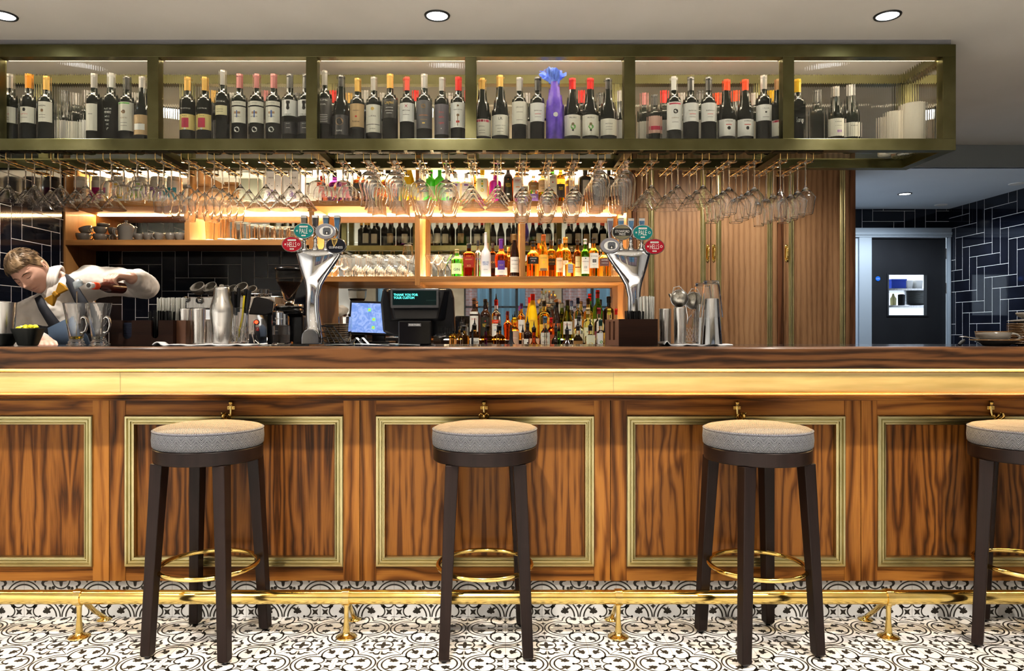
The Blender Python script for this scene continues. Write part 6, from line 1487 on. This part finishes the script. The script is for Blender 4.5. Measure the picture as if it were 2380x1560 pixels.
            b.box(cx_ - .001, cx_ + .013, yf - .0008, yf - .0005, cz_ - .012, cz_ - .001, 2); b.box(cx_ + .003, cx_ + .009, yf - .0011, yf - .0008, cz_ - .011, cz_ - .004, 0)
            m3 = mat('badge_slate', (.14, .15, .17), .35)
        else:
            b.prism([(cx_ + p[0], cz_ + p[1]) for p in [(rx * .9 * math.cos(a), rz2 * .88 * math.sin(a)) for a in [math.radians(32 + 116 * k_ / 12) for k_ in range(13)]]], yf + .0002, yf + .0005, 3)
            b.prism([(cx_ + p[0], cz_ + p[1]) for p in [(rx * .9 * math.cos(a), rz2 * .88 * math.sin(a)) for a in [math.radians(212 + 116 * k_ / 12) for k_ in range(13)]]], yf + .0002, yf + .0005, 3)
            b.text('STOWFORD', .058, (cx_, yf, cz_ + .003), 0, h=.0105); b.text('PRESS', .026, (cx_, yf, cz_ - .0085), 0, h=.0085)
            m3 = mat('badge_olive', (.22, .20, .13), .3)
        b.build('emblem', [m_inkw, m_gold, m_ink, m3], bo)
    return t
tap(727, 2.96, 'left chrome beer tap with four handles and four oval badges', 1, [(711, 539, 'pale'), (684, 570, 'hells'), (761, 540, 'grey'), (785, 573, 'guinness')], (707, 733, 758, 784))
tap(1473, 2.98, 'right chrome beer tap with four handles, behind the straw box', -1, [(1415, 573, 'grey'), (1443, 542, 'stowford'), (1490, 543, 'pale'), (1517, 575, 'hells')], (1418, 1443, 1466, 1491))
# ---------------------------------------------------------------- right end crockery
yS = 2.78
t = thing('saucer', cp(2315, yS), 'dark stoneware saucer under the cup at the right end of the bar', 'saucer')
MB().lathe([(0, 0), (.042, 0), (.046, .003), (.075, .018), (.088, .0215), (.088, .0235), (.074, .021), (.044, .007), (0, .006)], 48).build('saucer_body', m_cup_g, t)
MB().tube([(.088 * math.cos(a), .088 * math.sin(a), .0228) for a in [2 * PI * k_ / 48 for k_ in range(48)]], .0012, 6, closed=True).build('rim', mat('brown_glaze_rim', (.28, .15, .05), .25), t)
t2 = cup_obj(.060, .046, (X(2308, yS), yS, ZC + .0235 - .0155), 'wide grey cup with curled handle on the saucer at the right end', hz=-.5, grp='right end cup')
MB().tube([(.060 * math.cos(a), .060 * math.sin(a), .0465) for a in [2 * PI * k_ / 40 for k_ in range(40)]], .0012, 6, closed=True).build('rim', MATS['brown_glaze_rim'], t2)
b = MB().tube([(0, 0, .0), (.05, .0, -.006), (.09, 0, -.008)], [.0018, .002, .003], 8).ball((-.010, 0, .001), (.016, .010, .003))
tag(b.build('teaspoon', m_steel, loc=(X(2245, yS), yS, ZC + .034)), 'teaspoon resting on the saucer, sticking out to the left', 'spoon')
tag(MB().tube([(-.012, 0, .003), (0, 0, .014), (.01, 0, .022)], [.006, .008, .005], 8).build('cork_stub', m_ink, loc=cp(2236, 2.84)), 'small dark object lying left of the saucer', 'stub')
for i in range(13):
    r_ = .078 if i > 4 else .085
    o = MB().lathe([(0, 0), (r_ * .55, 0), (r_ * .9, .006), (r_, .0085), (r_, .0098), (r_ * .88, .0075), (r_ * .5, .0025), (0, .0025)], 40).build('side_plate', mat('brown_edged_plate', (.20, .12, .055), .25), loc=(X(2395, 2.84), 2.84, ZC + .0005 + .0064 * i))
    tag(o, 'brown edged plate in the stack at the right end of the bar', 'plate', 'stacked side plates at the right end')
t = thing('saucer', (X(2390, 2.84), 2.84, ZC + .091), 'tilted grey saucer lying on top of the plate stack', 'saucer'); t.rotation_euler = (0, -.10, 0)
MB().lathe([(0, 0), (.03, 0), (.062, .010), (.070, .012), (.062, .013), (.03, .004), (0, .004)], 40).build('saucer_body', m_cup_g, t)
cup_obj(.045, .022, (X(2392, 2.84), 2.84, ZC + .108), 'small brown dish topping the plate stack at right', grp='dish on the plate stack')
# ---------------------------------------------------------------- machines on the back counter
t = thing('coffee_grinder', (X(672, 4.45), 4.45, .94), 'black and chrome coffee grinder with bean hopper behind the left tap', 'grinder')
q = lambda py: Z(py, 4.45) - .94
k1 = 4.45 / F
MB().lathe([(.010, q(700)), (.030, q(697)), (.052, q(672)), (.080, q(650)), (.083, q(628)), (.081, q(628)), (.078, q(650)), (.050, q(671)), (.0, q(694))], 36).build('hopper', mat('smoky_plastic', (.80, .77, .74), .02, trans=1, ior=1.15), t)
MB().lathe([(0, q(694) + .002), (.046, q(672)), (.072, q(656)), (0, q(654))], 30).build('coffee_beans', noisy('roasted_beans', (.02, .008, .004), (.07, .03, .015), 120, .5, bump=1), t)
MB().lathe([(.086, q(628)), (.086, q(624)), (.03, q(621)), (0, q(620.5))], 36).build('hopper_lid', m_blk, t)
MB().lathe([(.028, q(700)), (.032, q(706)), (.085, q(708)), (.088, q(715)), (.088, q(712))], 36).build('collar', m_chrome, t)
MB().lathe([(0, q(709)), (.075, q(711)), (.088, q(722)), (.088, q(730)), (.060, q(736)), (0, q(736))], 36).build('motor_housing', m_blk, t)
MB().box(-.005, .088, .0, .11, 0, q(733)).box(-.088, .088, -.10, .12, 0, .03).build('grinder_body', m_blk, t, bevel=.012)
MB().lathe([(.050, q(797)), (.052, q(775)), (.052, q(757)), (.050, q(757))], 30, c=(-.036, -.04, 0)).build('dosing_chamber', mat('clear_dosing_plastic', (.8, .8, .8), .05, trans=.9, ior=1.2), t)
b = MB().lathe([(.054, q(757)), (.055, q(756)), (.055, q(727)), (.050, q(724)), (0, q(723))], 36, 0, c=(-.036, -.04, 0)); b.text('fracino', .050, (-.036, -.04, q(741)), 1, wrap=.0556)
b.build('chrome_band', [m_chrome, m_inkw], t)
MB().lathe([(0, q(800)), (.046, q(800)), (.046, q(778)), (0, q(778))], 30, c=(-.036, -.04, 0)).build('grounds', MATS['roasted_beans'], t)
MB().lathe([(.052, q(820)), (.056, q(818)), (.056, q(799)), (.05, q(797))], 30, c=(-.036, -.04, 0)).tube([(-.0, -.09, q(800)), (.05, -.11, q(797))], [.006, .010], 10).build('portafilter_rest', m_chrome, t)
t = thing('espresso_machine', (X(540, 4.75), 4.75, .94), 'chrome espresso machine behind the shaker, cups on its rack', 'coffee machine')
q = lambda px, py, y=4.70: (X(px, y) - X(540, 4.75), Z(py, y) - .94)
a0, a1_ = q(432, 717), q(640, 690)
MB().box(a0[0], a1_[0], -.05, .32, a0[1], a1_[1]).build('top_panel', m_steel, t, bevel=.004)
a0, a1_ = q(577, 800), q(622, 717)
MB().box(a0[0], a1_[0], -.06, -.02, .0, a1_[1]).build('side_panel', m_chrome, t, bevel=.003)
MB().box(q(432, 0)[0], q(577, 0)[0], .02, .30, 0, a1_[1]).build('machine_body', m_chrome, t, bevel=.006)
MB().box(q(597, 0)[0], q(640, 0)[0], -.019, .30, 0, q(0, 717)[1]).build('black_side', m_blk, t, bevel=.006)
b = MB(); pp = [q(580, 731), q(592, 693), q(600, 690), q(628, 696), q(640, 702), q(636, 728), q(618, 733)]; b.prism(pp, -.075, -.052); b.build('black_cowl', m_blk, t, bevel=.006)
c_ = q(598, 749); MB().prism(circ(c_[0], c_[1], .017, 24), -.066, -.060, 0).prism(circ(c_[0], c_[1], .012, 24), -.068, -.066, 1).build('indicator_lamp', [m_blk, mat('red_lamp', (.8, .05, .02), .3, emis=(1, .06, .02), es=3)], t)
c_ = q(599, 765); MB().box(c_[0] - .010, c_[0] + .010, -.0615, -.060, c_[1] - .012, c_[1] + .012, 0).text('7', .010, (c_[0], -.0618, c_[1]), 1).build('logo_plate', [m_inkr, m_inkw], t)
for px, py in ((434, 694), (465, 697)):
    c_ = q(px, py); MB().lathe([(0, 0), (.013, 0), (.020, .012), (.021, .022), (.016, .030), (0, .034)], 24, T=Matrix.Translation((c_[0], -.05, c_[1])) @ Matrix.Rotation(PI / 2 + .3, 4, 'X')).build('steam_knob', m_chrome, t)
b = MB(); z_ = q(0, 683)[1]; xa_, xb_ = q(434, 0)[0], q(630, 0)[0]
b.tube([(xa_, -.04, z_), (xb_, -.04, z_)], .0025, 8).tube([(xa_, .30, z_), (xb_, .30, z_)], .0025, 8)
for px in (436, 483, 591, 629):
    x_ = q(px, 0)[0]; b.tube([(x_, -.04, q(0, 690)[1]), (x_, -.04, z_ + .006)], .004, 8)
b.build('cup_rail', m_chrome, t)
b = MB().tube([(q(592, 0)[0], -.07, q(0, 745)[1]), (q(590, 0)[0], -.09, q(0, 775)[1]), (q(597, 0)[0], -.10, q(0, 797)[1])], .004, 8).build('steam_wand', m_steel, t)
ztop = .94 + q(0, 690)[1]
for i, (px, rr, ry, y_, l) in enumerate(((467, .047, -.55, 4.72, 'grey cup tipped on its side on the coffee machine, leftmost'), (496, .047, -.62, 4.73, 'grey cup tipped on its side, second on the coffee machine'), (527, .040, -.5, 4.84, 'small grey cup in the rear on the coffee machine'),
        (545, .038, -.5, 4.73, 'small grey cup tipped over, in the middle of the machine top'), (568, .046, -.6, 4.74, 'large tipped grey cup on the right of the machine top'), (590, .040, -.5, 4.86, 'tipped grey cup rear right on the coffee machine'))):
    c = cup_obj(rr, rr * 1.15, (X(px, y_), y_, ztop + rr * .62), l, hz=2.8, grp='grey cups on the coffee machine', rot=(.75, ry * .5, 0))
for i, px in enumerate((607, 619)):
    o = bpy.data.objects.new('tumbler', tumbler(.05, .018)); COL.objects.link(o); o.location = (X(px, 4.72), 4.72, ztop + .0008); tag(o, 'small shot glass on the coffee machine, %s one' % ('left', 'right')[i], 'glass', 'shot glasses on the machine')
# ================================================================ BARTENDER
def caps(b, p0, p1, r0, r1, m=0, n=20, fl=1.0):
    p0, p1 = Vector(p0), Vector(p1); d = p1 - p0; L_ = d.length
    if L_ < 1e-6: L_ = 1e-6
    q = Vector((0, 0, 1)).rotation_difference(d) if d.length > 1e-6 else Euler((0, 0, 0)).to_quaternion()
    prof = [(max(r0 * math.sin(a), 0), -r0 * math.cos(a)) for a in [PI / 2 * i / 6 for i in range(7)]]
    prof += [(r1 * math.cos(a), L_ + r1 * math.sin(a)) for a in [PI / 2 * i / 6 for i in range(7)]]
    prof[0] = (0, -r0); prof[-1] = (0, L_ + r1)
    T = Matrix.Translation(p0) @ q.to_matrix().to_4x4()
    if fl != 1.0: T = T @ Matrix.Scale(fl, 4, (0, 1, 0))
    b.lathe(prof, n, m, T=T); return b
def chain(b, pts, rs):
    for i in range(len(pts) - 1): caps(b, pts[i], pts[i + 1], rs[i], rs[i + 1])
def blend(b, name, m, parent, vox, smooth=6, solid=0):
    o = b.build(name, m, parent)
    r = o.modifiers.new('fuse', 'REMESH'); r.mode = 'VOXEL'; r.voxel_size = vox; r.use_smooth_shade = True
    s = o.modifiers.new('smooth', 'SMOOTH'); s.iterations = smooth; s.factor = .5
    return o
m_skin = noisy('skin', (.62, .36, .27), (.70, .43, .33), 9, .45); m_skin.node_tree.nodes['Principled BSDF'].inputs['Subsurface Weight'].default_value = .0
m_shirt = noisy('white_shirt_cotton', (.62, .57, .52), (.70, .65, .60), 5, .8, bump=.3)
m_vest = mat('navy_black_waistcoat', (.018, .020, .028), .75); m_apr = mat('slate_blue_apron', (.06, .09, .14), .8)
m_hair = noisy('brown_blond_hair', (.07, .042, .022), (.30, .20, .11), 26, .5, 0, (1.5, 1.5, .35), bump=.6)
YBT = 3.42
def bp(px, py, y): return Vector(at(px, py, y))
per = thing('person', (X(130, 3.55), 3.58, 0), 'person in white shirt, dark waistcoat and mustard bow tie, bending to pour a drink', 'person')
O = Vector(per.location)
def lp(px, py, y): return bp(px, py, y) - O
neck = lp(132, 652, 3.44); chest = lp(150, 745, 3.52); belly = lp(165, 830, 3.60); hip = lp(175, 905, 3.64)
shL, shR = lp(212, 656, 3.50), lp(62, 738, 3.44)          # image right / image left
elL, wrL = lp(338, 664, 3.48), lp(303, 645, 3.25)
elR, wrR = lp(68, 800, 3.36), lp(108, 795, 3.16)
hc_ = lp(72, 634, 3.37)
up = Vector((-.385, -.50, .72)).normalized(); fw = Vector((.12, -.82, -.50)); fw = (fw - up * fw.dot(up)).normalized(); rt = fw.cross(up).normalized()   # rt = person's right... image left
HS = .90
Hm = Matrix((( -rt.x, -fw.x, up.x, hc_.x), (-rt.y, -fw.y, up.y, hc_.y), (-rt.z, -fw.z, up.z, hc_.z), (0, 0, 0, 1))) @ Matrix.Scale(HS, 4)
# local head axes: x = to the image right side of the face, -y = face forward, z = crown
def headmesh():
    nu, nv = 72, 54; vs, fs = [], []
    for j in range(nv + 1):
        th_ = PI * j / nv
        for i in range(nu):
            ph = 2 * PI * i / nu
            dx, dy, dz = math.sin(th_) * math.cos(ph), math.sin(th_) * math.sin(ph), math.cos(th_)
            x, y, z = .076 * dx, .098 * dy, .122 * dz
            if dz < 0:           # jaw narrows and comes forward
                k_ = min(1, -dz); x *= 1 - .36 * k_ ** 1.4; y = y * (1 - .30 * k_) - .012 * k_
            if dy > .2 and dz < -.2: y *= .86
            f = max(0, -dy)
            def bump(cx, cz, sx, sz, a): return a * math.exp(-((x - cx) / sx) ** 2 - ((z - cz) / sz) ** 2) * (1 if f > .15 else 0)
            o = bump(0, -.024, .011, .014, .024) + bump(0, .004, .008, .020, .010) + bump(0, -.030, .017, .008, .008)      # nose
            o += -bump(.031, .006, .017, .011, .011) - bump(-.031, .006, .017, .011, .011)                                 # sockets
            o += bump(.031, .004, .011, .008, .006) + bump(-.031, .004, .011, .008, .006)                                   # lids
            o += bump(.030, .024, .022, .006, .004) + bump(-.030, .024, .022, .006, .004)                                   # brows
            o += bump(0, -.054, .020, .0045, .007) + bump(0, -.066, .017, .005, .008) - bump(0, -.0597, .024, .003, .009)    # lips
            o += bump(0, -.092, .018, .012, .006) + bump(.040, -.025, .02, .02, .004) + bump(-.040, -.025, .02, .02, .004)
            vs.append((x, y - o * 1.25, z))
    for j in range(nv):
        for i in range(nu): a, c = j * nu + i, j * nu + (i + 1) % nu; fs.append((a, a + nu, c + nu, c))
    return vs, fs
b = MB(); hv, hf = headmesh(); b.add(hv, hf, 0, True, Hm)
for s in (-1, 1):        # ears
    pts = [Hm @ Vector((s * (.078 + .006 * math.sin(a)), .008 + .013 * math.cos(a) + .004, .0 + .024 * math.sin(a) + (0 if a < PI else .0))) for a in [PI * 2 * i / 14 for i in range(14)]]
    b.tube(pts, .0058, 8, closed=True); caps(b, Hm @ Vector((s * .072, .010, .008)), Hm @ Vector((s * .074, .010, -.012)), .010, .008)
caps(b, neck + Vector((.004, .01, -.02)), Hm @ Vector((.0, .034, -.045)), .052, .050)
chain(b, [neck, chest, belly, hip], [.050, .105, .118, .125]); caps(b, shL, shR, .050, .050)
for sx, hx in ((-.10, -.09), (.10, .09)):
    chain(b, [hip + Vector((sx * .8, 0, -.03)), Vector((hip.x + sx, hip.y - .02, .50)), Vector((hip.x + sx, hip.y + .02, .10))], [.095, .060, .042])
    caps(b, Vector((hip.x + sx, hip.y + .03, .045)), Vector((hip.x + sx, hip.y - .14, .035)), .042, .034)
chain(b, [shL, elL, wrL], [.052, .040, .027]); chain(b, [shR, elR, wrR], [.052, .040, .027])
def hand(b, w, ax, nrm, k_, thumb_side, curl):
    """w wrist, ax towards fingers, nrm back-of-hand normal"""
    ax = ax.normalized(); nrm = (nrm - ax * nrm.dot(ax)).normalized(); sd = ax.cross(nrm).normalized() * thumb_side
    for q_, (o_, r_) in enumerate(((.026, .0125), (.009, .013), (-.009, .0125), (-.025, .0115))):
        caps(b, w + sd * o_ * .55, w + ax * .078 * k_ + sd * o_, .014, r_ * .92)
    for q_, (o_, L_, r_) in enumerate(((.029, .070, .0092), (.010, .080, .0096), (-.009, .074, .0092), (-.027, .058, .0082))):
        p = w + ax * .080 * k_ + sd * o_; ang = curl * (1 + .08 * q_); d = ax.copy(); tot = 0
        for s_, fr_ in enumerate((.46, .30, .24)):
            tot += ang * (.75, 1.0, .8)[s_]
            d = ax * math.cos(tot) - nrm * math.sin(tot)
            p2 = p + d * L_ * fr_ * k_; caps(b, p, p2, r_ - .0008 * s_, r_ - .0008 * (s_ + 1), n=14); p = p2
    p = w + ax * .022 + sd * .022; d1 = (ax * .62 + sd * .62 - nrm * .42).normalized(); p2 = p + d1 * .042
    caps(b, p, p2, .0135, .0115); d2 = (ax * .80 + sd * .08 - nrm * .60).normalized(); p3 = p2 + d2 * .030; caps(b, p2, p3, .0112, .0098); caps(b, p3, p3 + (ax * .7 - sd * .2 - nrm * .6).normalized() * .022, .0098, .0082)
hand(b, wrL, Vector((-.42, -.86, .02)), Vector((.0, .02, 1)), .96, 1, .80)
hand(b, wrR, Vector((.55, -.72, -.12)), Vector((-.2, -.15, 1)), .95, 1, .42)
body = blend(b, 'body', m_skin, per, .0029, 2)
# hair
b = MB(); vs, fs = [], []
nu, nv = 80, 40; rd = random.Random(2)
def hairline(ph):       # lowest angle reached round the head (0 = face)
    f = math.cos(ph + PI / 2)  # 1 at front(-y)
    return (.50 - .02 * math.cos(2 * ph)) * PI / 1.0 if f > .5 else (.66 * PI if f < -.2 else .58 * PI)
rows_ = []
for j in range(nv + 1):
    for i in range(nu):
        ph = 2 * PI * i / nu; f = -math.sin(ph)           # f = 1 in front
        lim = .36 * PI if f > .55 else (.36 + (.55 - f) / .85 * .26) * PI if f > -.3 else .64 * PI
        th_ = lim * j / nv
        dx, dy, dz = math.sin(th_) * math.cos(ph), math.sin(th_) * math.sin(ph), math.cos(th_)
        thick = .014 if th_ < .34 * PI else .0065
        thick *= 1 + .10 * math.sin(ph * 9 + 5 * th_) + .06 * math.sin(ph * 23) + rd.uniform(-.03, .03)
        if f > .3: thick += .008 * (f - .3)
        if j == nv: thick = -.003
        x, y, z = (.076 + thick) * dx, (.098 + thick) * dy, (.122 + thick) * dz
        if dz < 0: k_ = -dz; x *= 1 - .36 * k_ ** 1.4; y *= 1 - .30 * k_
        vs.append((x, y, z))
for j in range(nv):
    for i in range(nu): a, c = j * nu + i, j * nu + (i + 1) % nu; fs.append((a, a + nu, c + nu, c))
b.add(vs, fs, 0, True, Hm)
for k_ in range(420):     # swept locks on top
    ph = rd.uniform(0, 2 * PI); th_ = rd.uniform(.05, .34) * PI; pts = []
    for s_ in range(6):
        t_ = th_ - .03 + s_ * .040; r_ = .015 + .004 * math.sin(s_ * .8)
        aa = ph + s_ * .06
        pts.append(Hm @ Vector(((.076 + r_) * math.sin(t_) * math.cos(aa), (.098 + r_) * math.sin(t_) * math.sin(aa), (.122 + r_) * math.cos(t_))))
    b.tube(pts, [.0006, .0012, .0013, .0012, .0009, .0004], 4)
b.build('hair', m_hair, per)
def surf(x, z):
    q = sorted(((v[0] - x) ** 2 + (v[2] - z) ** 2 + 1e-9, v[1]) for v in hv if v[1] < 0)[:5]; w = sum(1 / a for a, _ in q)
    return sum(c / a for a, c in q) / w - .0008
MB().tube([Hm @ Vector((x_, surf(x_, z_) + .0006, z_)) for x_, z_ in ((-.024, -.060), (-.014, -.0585), (-.005, -.057), (0, -.0578), (.005, -.057), (.014, -.0585), (.024, -.060))], [.0006, .0014, .0020, .0018, .0020, .0014, .0006], 8).build('upper_lip', mat('lip_rose', (.52, .27, .21), .55), per)
MB().tube([Hm @ Vector((x_, surf(x_, z_) + .0008, z_)) for x_, z_ in ((-.021, -.0625), (-.010, -.0645), (0, -.0655), (.010, -.0645), (.021, -.0625))], [.0006, .0018, .0023, .0018, .0006], 8).build('lower_lip', MATS['lip_rose'], per)
b = MB()
for s in (-1, 1):
    b.tube([Hm @ Vector((s * x_, surf(s * x_, z_), z_)) for x_, z_ in ((.014, .021), (.026, .026), (.038, .025), (.048, .019))], [.0012, .0028, .0024, .001], 6)
    b.tube([Hm @ Vector((s * x_, surf(s * x_, z_), z_)) for x_, z_ in ((.019, .0015), (.026, -.001), (.034, -.001), (.042, .002))], [.0006, .0014, .0014, .0008], 6)
b.build('brows_and_lashes', mat('dark_blond_brow', (.12, .07, .04), .7), per)
# shirt
b = MB(); nk = neck + Vector((.012, .0, -.035))
chain(b, [nk + Vector((0, .02, -.02)), chest, belly], [.088, .160, .165]); caps(b, shL, shR, .082, .078); chain(b, [belly, hip], [.148, .150])
chain(b, [shL, (shL + elL) / 2 + Vector((0, 0, .012)), elL, (elL * .45 + wrL * .55), wrL + (elL - wrL) * .22], [.078, .070, .062, .056, .046])
chain(b, [shR, (shR + elR) / 2 + Vector((-.02, 0, .0)), elR, (elR * .4 + wrR * .6)], [.076, .074, .064, .050])
sh_ = b.build('shirt', m_shirt, per)
r = sh_.modifiers.new('fuse', 'REMESH'); r.mode = 'VOXEL'; r.voxel_size = .006; r.use_smooth_shade = True
s = sh_.modifiers.new('smooth', 'SMOOTH'); s.iterations = 5
tx = bpy.data.textures.new('folds', 'CLOUDS'); tx.noise_scale = .07; dm = sh_.modifiers.new('folds', 'DISPLACE'); dm.texture = tx; dm.strength = .022; dm.mid_level = .5
# collar
def ringaround(c, ax, r_, n=32):
    ax = ax.normalized(); u_ = ax.cross(Vector((0, 1, 0))).normalized(); v_ = ax.cross(u_); return [c + u_ * r_ * math.cos(2 * PI * i / n) + v_ * r_ * 1.0 * math.sin(2 * PI * i / n) for i in range(n)]
nax = ((Hm @ Vector((0, .03, -.06))) - neck).normalized()
b = MB()
for d_, r_, t_ in ((-.008, .066, .009), (.003, .064, .009), (.014, .062, .008), (.024, .060, .006), (.032, .058, .004)): b.tube(ringaround(neck + nax * (d_ - .004), nax, r_), t_, 8, closed=True)
fc = neck + nax * .0 + Vector((-.02, -.075, -.012))
b.build('collar', mat('collar_white', (.72, .67, .62), .8), per)
# bow tie
b = MB(); bc = lp(131, 684, 3.25); tdir = (lp(148, 664, 3.26) - lp(112, 704, 3.26)).normalized(); tn = Vector((-.1, -1, -.1)); tv = tdir.cross(tn).normalized()
for s in (-1, 1):
    P_ = [bc + tdir * s * .004 + tv * .007, bc + tdir * s * .050 + tv * .026, bc + tdir * s * .054, bc + tdir * s * .050 - tv * .026, bc + tdir * s * .004 - tv * .007]
    vs = [p + Vector((0, -.008, 0)) for p in P_] + [p + Vector((0, .010, 0)) for p in P_]
    f_ = [(0, 1, 2, 3, 4), (9, 8, 7, 6, 5)] + [(i, i + 5, (i + 1) % 5 + 5, (i + 1) % 5) for i in range(5)]
    b.add(vs, f_)
b.add([bc + tdir * a_ + tv * c_ + Vector((0, d_, 0)) for a_, c_, d_ in ((-.009, -.012, -.014), (.009, -.012, -.014), (.009, .012, -.014), (-.009, .012, -.014), (-.009, -.012, .01), (.009, -.012, .01), (.009, .012, .01), (-.009, .012, .01))], [(0, 1, 2, 3), (7, 6, 5, 4), (0, 4, 5, 1), (1, 5, 6, 2), (2, 6, 7, 3), (3, 7, 4, 0)])
b.build('bow_tie', mat('mustard_velvet', (.42, .22, .02), .85), per, bevel=.003)
# waistcoat / apron : shell over the lower torso and two straps
b = MB(); chain(b, [chest + Vector((.0, 0, -.075)), belly, hip], [.166, .178, .178])
blend(b, 'waistcoat', m_vest, per, .008, 4)
def strap(pts, w_, nm, m_, off=-.006):
    P_ = [Vector(p) for p in pts]; vs, fs = [], []
    for i, p in enumerate(P_):
        d = (P_[min(i + 1, len(P_) - 1)] - P_[max(i - 1, 0)]).normalized(); sd = d.cross(Vector((0, -1, .2))).normalized() * (w_[i] if isinstance(w_, list) else w_)
        vs += [p - sd + Vector((0, off, 0)), p + sd + Vector((0, off, 0)), p + sd + Vector((0, off + .012, 0)), p - sd + Vector((0, off + .012, 0))]
    for i in range(len(P_) - 1):
        for k_ in range(4): a, c = 4 * i + k_, 4 * i + (k_ + 1) % 4; fs.append((a, c, c + 4, a + 4))
    fs += [(3, 2, 1, 0), tuple(4 * (len(P_) - 1) + k_ for k_ in range(4))]
    return MB().add(vs, fs, 0, True).build(nm, m_, per)
strap([lp(150, 642, 3.44), lp(163, 655, 3.40), lp(182, 690, 3.37), lp(205, 730, 3.37), lp(225, 770, 3.40)], [.014, .018, .022, .028, .040], 'waistcoat_strap', m_vest)
strap([lp(88, 690, 3.36), lp(100, 715, 3.34), lp(122, 748, 3.34), (lp(150, 785, 3.36))], [.014, .018, .022, .03], 'waistcoat_strap', m_vest)
strap([lp(140, 750, 3.345), lp(162, 790, 3.35), lp(175, 840, 3.40)], [.055, .085, .10], 'apron_bib', m_apr, -.012)
# trousers hidden behind the bar
b = MB()
for sx in (-.10, .10): chain(b, [hip + Vector((sx * .8, 0, -.03)), Vector((hip.x + sx, hip.y - .02, .50)), Vector((hip.x + sx, hip.y + .02, .14))], [.108, .072, .056])
blend(b, 'trousers', m_vest, per, .01, 3)
b = MB()
for sx in (-.10, .10): caps(b, Vector((hip.x + sx, hip.y + .03, .050)), Vector((hip.x + sx, hip.y - .15, .042)), .050, .040)
blend(b, 'shoes', m_blk, per, .008, 3)
# the jigger / pourer held
yj = 3.12
t = thing('bottle_in_hand', at(262, 668, 3.165), 'small bottle with red neck ring and pale pourer held in the pouring hand', 'bottle')
ax = (Vector(at(192, 662, 2.97)) - Vector(at(262, 668, 3.165))).normalized(); R_ = Vector((0, 0, 1)).rotation_difference(ax).to_matrix().to_4x4()
MB().lathe([(0, -.075), (.020, -.073), (.0245, -.065), (.0255, .030), (.023, .050), (.016, .075), (.0120, .090), (.0115, .122)], 30, T=R_).build('glass_body', mat('dark_red_glass', (.10, .025, .018), .08, coat=.4), t)
MB().lathe([(.0135, .100), (.016, .104), (.0165, .130), (.013, .134), (.0125, .134)], 24, T=R_).build('neck_ring', mat('tomato_red_plastic', (.75, .08, .03), .35), t)
MB().lathe([(.012, .130), (.014, .150), (.0125, .158), (.010, .160)], 24, T=R_).build('collar', m_paper, t)
t = thing('measuring_cup', at(183, 661, 2.90), 'small pale measuring cup tipped over the left tall glass', 'measure')
R2 = Matrix.Rotation(-.5, 4, 'Y') @ Matrix.Rotation(.35, 4, 'X')
MB().lathe([(0, .018), (.014, .018), (.019, .006), (.0235, -.010), (.022, -.010), (.0175, .006), (.0, .014)], 28, T=R2).build('cup_body', mat('pale_blue_plastic', (.55, .62, .66), .25, trans=.5), t)
# ================================================================ LIGHT, CAMERA
def area(name, loc, rot, sx, sy, e, col):
    L = bpy.data.lights.new(name, 'AREA'); L.shape = 'RECTANGLE'; L.size = sx; L.size_y = sy; L.energy = e; L.color = col
    o = bpy.data.objects.new(name, L); COL.objects.link(o); o.location = loc; o.rotation_euler = rot; return o
W = bpy.data.worlds.new('sky'); SC.world = W; W.use_nodes = True
bg = W.node_tree.nodes['Background']; bg.inputs[0].default_value = (.70, .82, 1, 1); bg.inputs[1].default_value = 1.3
cam = bpy.data.cameras.new('camera'); cam.sensor_width = 36; cam.lens = 36 * F / 2380
cam.shift_x = (1190 - CX) / 2380; cam.shift_y = (CY - 780) / 2380
cam.clip_start = .05
co = bpy.data.objects.new('camera', cam); COL.objects.link(co); co.location = (0, 0, CH); co.rotation_euler = (PI / 2, 0, 0); SC.camera = co
SC.view_settings.view_transform = 'Standard'; SC.view_settings.look = 'Medium High Contrast'; SC.view_settings.exposure = .12
cy = SC.cycles
cy.max_bounces = 18; cy.diffuse_bounces = 3; cy.glossy_bounces = 5; cy.transmission_bounces = 18; cy.transparent_max_bounces = 16
cy.sample_clamp_indirect = 4; cy.sample_clamp_direct = 0; cy.caustics_reflective = False; cy.caustics_refractive = True; cy.blur_glossy = .4
cy.use_adaptive_sampling = True; cy.adaptive_threshold = .09
cy.use_denoising = True
